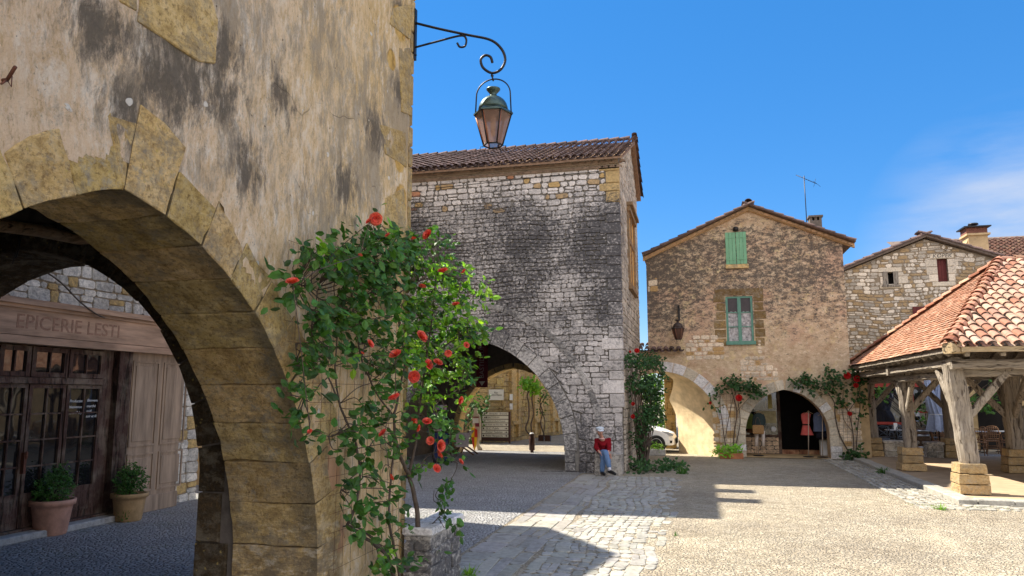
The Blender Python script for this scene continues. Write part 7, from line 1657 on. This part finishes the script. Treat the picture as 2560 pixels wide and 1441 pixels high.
# ------------------------------------------------------------------ potted shrubs at the grocery
def potted(label,c,hp,rp,mat,flute,shrub,mat_l,seed,dens=700):
    t=thing('potted_shrub',label,'potted plant',c,'potted shrubs outside the grocery shop'); mb=MB(); mb.lathe([(rp*.70,0),(rp*.74,.02),(rp*.90,hp*.75),(rp*.93,hp*.84),(rp*1.04,hp*.85),(rp*1.06,hp),(rp*.92,hp),(rp*.90,hp*.9),(0,hp*.9)],c,48,flute=flute); mb.build('pot',mat,t)
    mb=MB(); mb.lathe([(0,hp*.91),(rp*.88,hp*.905)],c,20); mb.build('soil',M['soil'],t,fixn=False)
    q=random.Random(seed); lf=MB(); st_=MB(); C0=V(*c)
    for (ox,oz,rx,rz_,n) in shrub:
        cc=C0+V(0,ox,hp+oz); sprays(lf,cc,V(rx,rx,rz_),n,.035,q,V(.6,-.3,.6),cl=(.6,1.35),group=4)
        for _ in range(14): st_.tube([C0+V(0,0,hp*.9),C0+V(jit(q,rx*.5),ox+jit(q,rx*.5),hp+oz*.6),cc+V(jit(q,rx),jit(q,rx),jit(q,rz_)*.7)],.004,4)
    st_.build('stems',M['stem'],t); lf.build('foliage',mat_l,t,fixn=False)
c=at(110,1340,z=0); potted('round green shrub in the biggest pink clay pot, middle of the three at the shop',(c.x,c.y+.1,0),.50,.29,M['terra'],0,[(0,.17,.27,.2,1500),(.05,.32,.16,.14,450),(-.15,.05,.15,.12,300),(.12,.44,.08,.07,60)],M['leaf'],171)
c=at(308,1305,z=0); potted('round green shrub in a ribbed sand coloured pot by the panelled wood',(c.x,c.y+.1,0),.44,.26,M['terra2'],.04,[(0,.18,.26,.2,1500),(.0,.34,.17,.14,450),(-.16,.05,.12,.1,200)],M['leaf'],172)
c=at(4,1322,z=0); potted('yellowing shrub in an orange clay pot cut by the left edge of the photo',(c.x,c.y+.1,0),.42,.24,M['terra3'],0,[(0,.16,.24,.18,900),(.0,.3,.15,.12,240)],m_leaf('yellow_leaf',(.20,.16,.03),(.30,.22,.05),.3),173)
c=at(448,1230,z=0); wf=bush('flowering_plant','small plant with one white flower just beside the arch jamb','plant',(c.x,c.y,0),[((c.x,c.y,.15),(.12,.12,.16),60),((c.x-.03,c.y,.5),(.08,.08,.2),30)],M['leaf'],174,size=.05,nb=2,stem_r=.005,blooms=[((c.x-.08,c.y-.1,.75),.08)],bmat=M['white'])

# ------------------------------------------------------------------ distant backdrop: rooftops far behind keep the horizon closed
# ------------------------------------------------------------------ camera, sun, sky
cam=bpy.data.objects.new('camera',bpy.data.cameras.new('camera')); COL.objects.link(cam); S.camera=cam
cam.location=(0,0,2); cam.rotation_euler=(math.pi/2+PIT,0,YAW); cam.data.sensor_width=36; cam.data.lens=FP/2560*36; cam.data.clip_end=2000; cam.data.clip_start=.05
sv=V(-.80,.175,1.0).normalized()
sun=bpy.data.lights.new('sun','SUN'); sun.energy=3.9; sun.angle=R(.53); sun.color=(1,.93,.80); so=bpy.data.objects.new('sun',sun); COL.objects.link(so); so.rotation_euler=sv.to_track_quat('Z','Y').to_euler()
wd=bpy.data.worlds.new('World'); S.world=wd; wd.use_nodes=True; nt=wd.node_tree; nt.nodes.clear()
o=nt.nodes.new('ShaderNodeOutputWorld'); bg=nt.nodes.new('ShaderNodeBackground'); sk=nt.nodes.new('ShaderNodeTexSky'); sk.sky_type='NISHITA'; sk.sun_disc=False; sk.sun_elevation=math.asin(sv.z); sk.sun_rotation=math.atan2(sv.x,sv.y); sk.air_density=1.0; sk.dust_density=.0; sk.ozone_density=4.0; sk.altitude=200
tc=nt.nodes.new('ShaderNodeTexCoord'); mp=nt.nodes.new('ShaderNodeMapping'); mp.inputs['Scale'].default_value=(1.2,1.2,5.0); nt.links.new(tc.outputs['Generated'],mp.inputs[0])
nz=nt.nodes.new('ShaderNodeTexNoise'); nz.inputs['Scale'].default_value=3.6; nz.inputs['Detail'].default_value=7; nz.inputs['Roughness'].default_value=.55; nt.links.new(mp.outputs[0],nz.inputs['Vector'])
cd_=ray(2580,640).normalized(); dm=nt.nodes.new('ShaderNodeVectorMath'); dm.operation='DISTANCE'; nt.links.new(tc.outputs['Generated'],dm.inputs[0]); dm.inputs[1].default_value=cd_
mr=nt.nodes.new('ShaderNodeMapRange'); mr.inputs[1].default_value=.185; mr.inputs[2].default_value=.0; mr.inputs[3].default_value=0; mr.inputs[4].default_value=1; nt.links.new(dm.outputs['Value'],mr.inputs[0])
ml=nt.nodes.new('ShaderNodeMath'); ml.operation='MULTIPLY_ADD'; nt.links.new(nz.outputs[0],ml.inputs[0]); ml.inputs[1].default_value=2.2; ml.inputs[2].default_value=-.70; m3=nt.nodes.new('ShaderNodeMath'); m3.operation='MULTIPLY'; m3.use_clamp=True; nt.links.new(ml.outputs[0],m3.inputs[0]); nt.links.new(mr.outputs[0],m3.inputs[1])
m4=nt.nodes.new('ShaderNodeMath'); m4.operation='MULTIPLY'; m4.use_clamp=True; m4.inputs[1].default_value=2.1; nt.links.new(m3.outputs[0],m4.inputs[0])
mx=nt.nodes.new('ShaderNodeMix'); mx.data_type='RGBA'; nt.links.new(m4.outputs[0],mx.inputs[0])
hs=nt.nodes.new('ShaderNodeHueSaturation'); hs.inputs['Saturation'].default_value=1.32; nt.links.new(sk.outputs[0],hs.inputs['Color']); tn=nt.nodes.new('ShaderNodeMix'); tn.data_type='RGBA'; tn.blend_type='MULTIPLY'; tn.inputs[0].default_value=1; tn.inputs[7].default_value=(.98,.90,.90,1); nt.links.new(hs.outputs[0],tn.inputs[6]); 
ln=nt.nodes.new('ShaderNodeMix'); ln.data_type='RGBA'; ln.inputs[0].default_value=.65; nt.links.new(tn.outputs[2],ln.inputs[6]); ln.inputs[7].default_value=(.14,.66,1.75,1)
cm_=nt.nodes.new('ShaderNodeTexNoise'); cm_.inputs['Scale'].default_value=3.2; cm_.inputs['Detail'].default_value=8; mp2=nt.nodes.new('ShaderNodeMapping'); mp2.inputs['Scale'].default_value=(1,1,2.2); nt.links.new(tc.outputs['Generated'],mp2.inputs[0]); nt.links.new(mp2.outputs[0],cm_.inputs['Vector'])  # bright clouds added behind the camera as fill for the shaded walls
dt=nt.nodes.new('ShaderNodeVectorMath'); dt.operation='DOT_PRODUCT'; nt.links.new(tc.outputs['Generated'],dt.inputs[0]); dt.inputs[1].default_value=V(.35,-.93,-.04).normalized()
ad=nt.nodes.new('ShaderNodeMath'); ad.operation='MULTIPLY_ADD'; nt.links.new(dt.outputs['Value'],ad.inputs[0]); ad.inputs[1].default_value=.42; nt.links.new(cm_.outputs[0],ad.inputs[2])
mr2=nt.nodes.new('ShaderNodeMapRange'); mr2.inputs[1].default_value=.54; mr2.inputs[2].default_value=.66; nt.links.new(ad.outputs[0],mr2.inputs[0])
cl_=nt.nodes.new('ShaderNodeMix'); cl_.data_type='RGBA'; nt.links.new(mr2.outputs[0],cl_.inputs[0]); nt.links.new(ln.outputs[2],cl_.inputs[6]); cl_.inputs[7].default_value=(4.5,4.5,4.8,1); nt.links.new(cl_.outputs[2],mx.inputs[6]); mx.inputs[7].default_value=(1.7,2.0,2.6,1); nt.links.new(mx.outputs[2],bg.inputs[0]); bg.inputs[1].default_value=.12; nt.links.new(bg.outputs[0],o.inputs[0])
S.view_settings.view_transform='Standard'; S.view_settings.look='None'; S.view_settings.exposure=1.55; S.view_settings.gamma=1
S.render.engine='CYCLES'; S.cycles.max_bounces=8; S.cycles.diffuse_bounces=6
S.render.resolution_x=1024; S.render.resolution_y=576
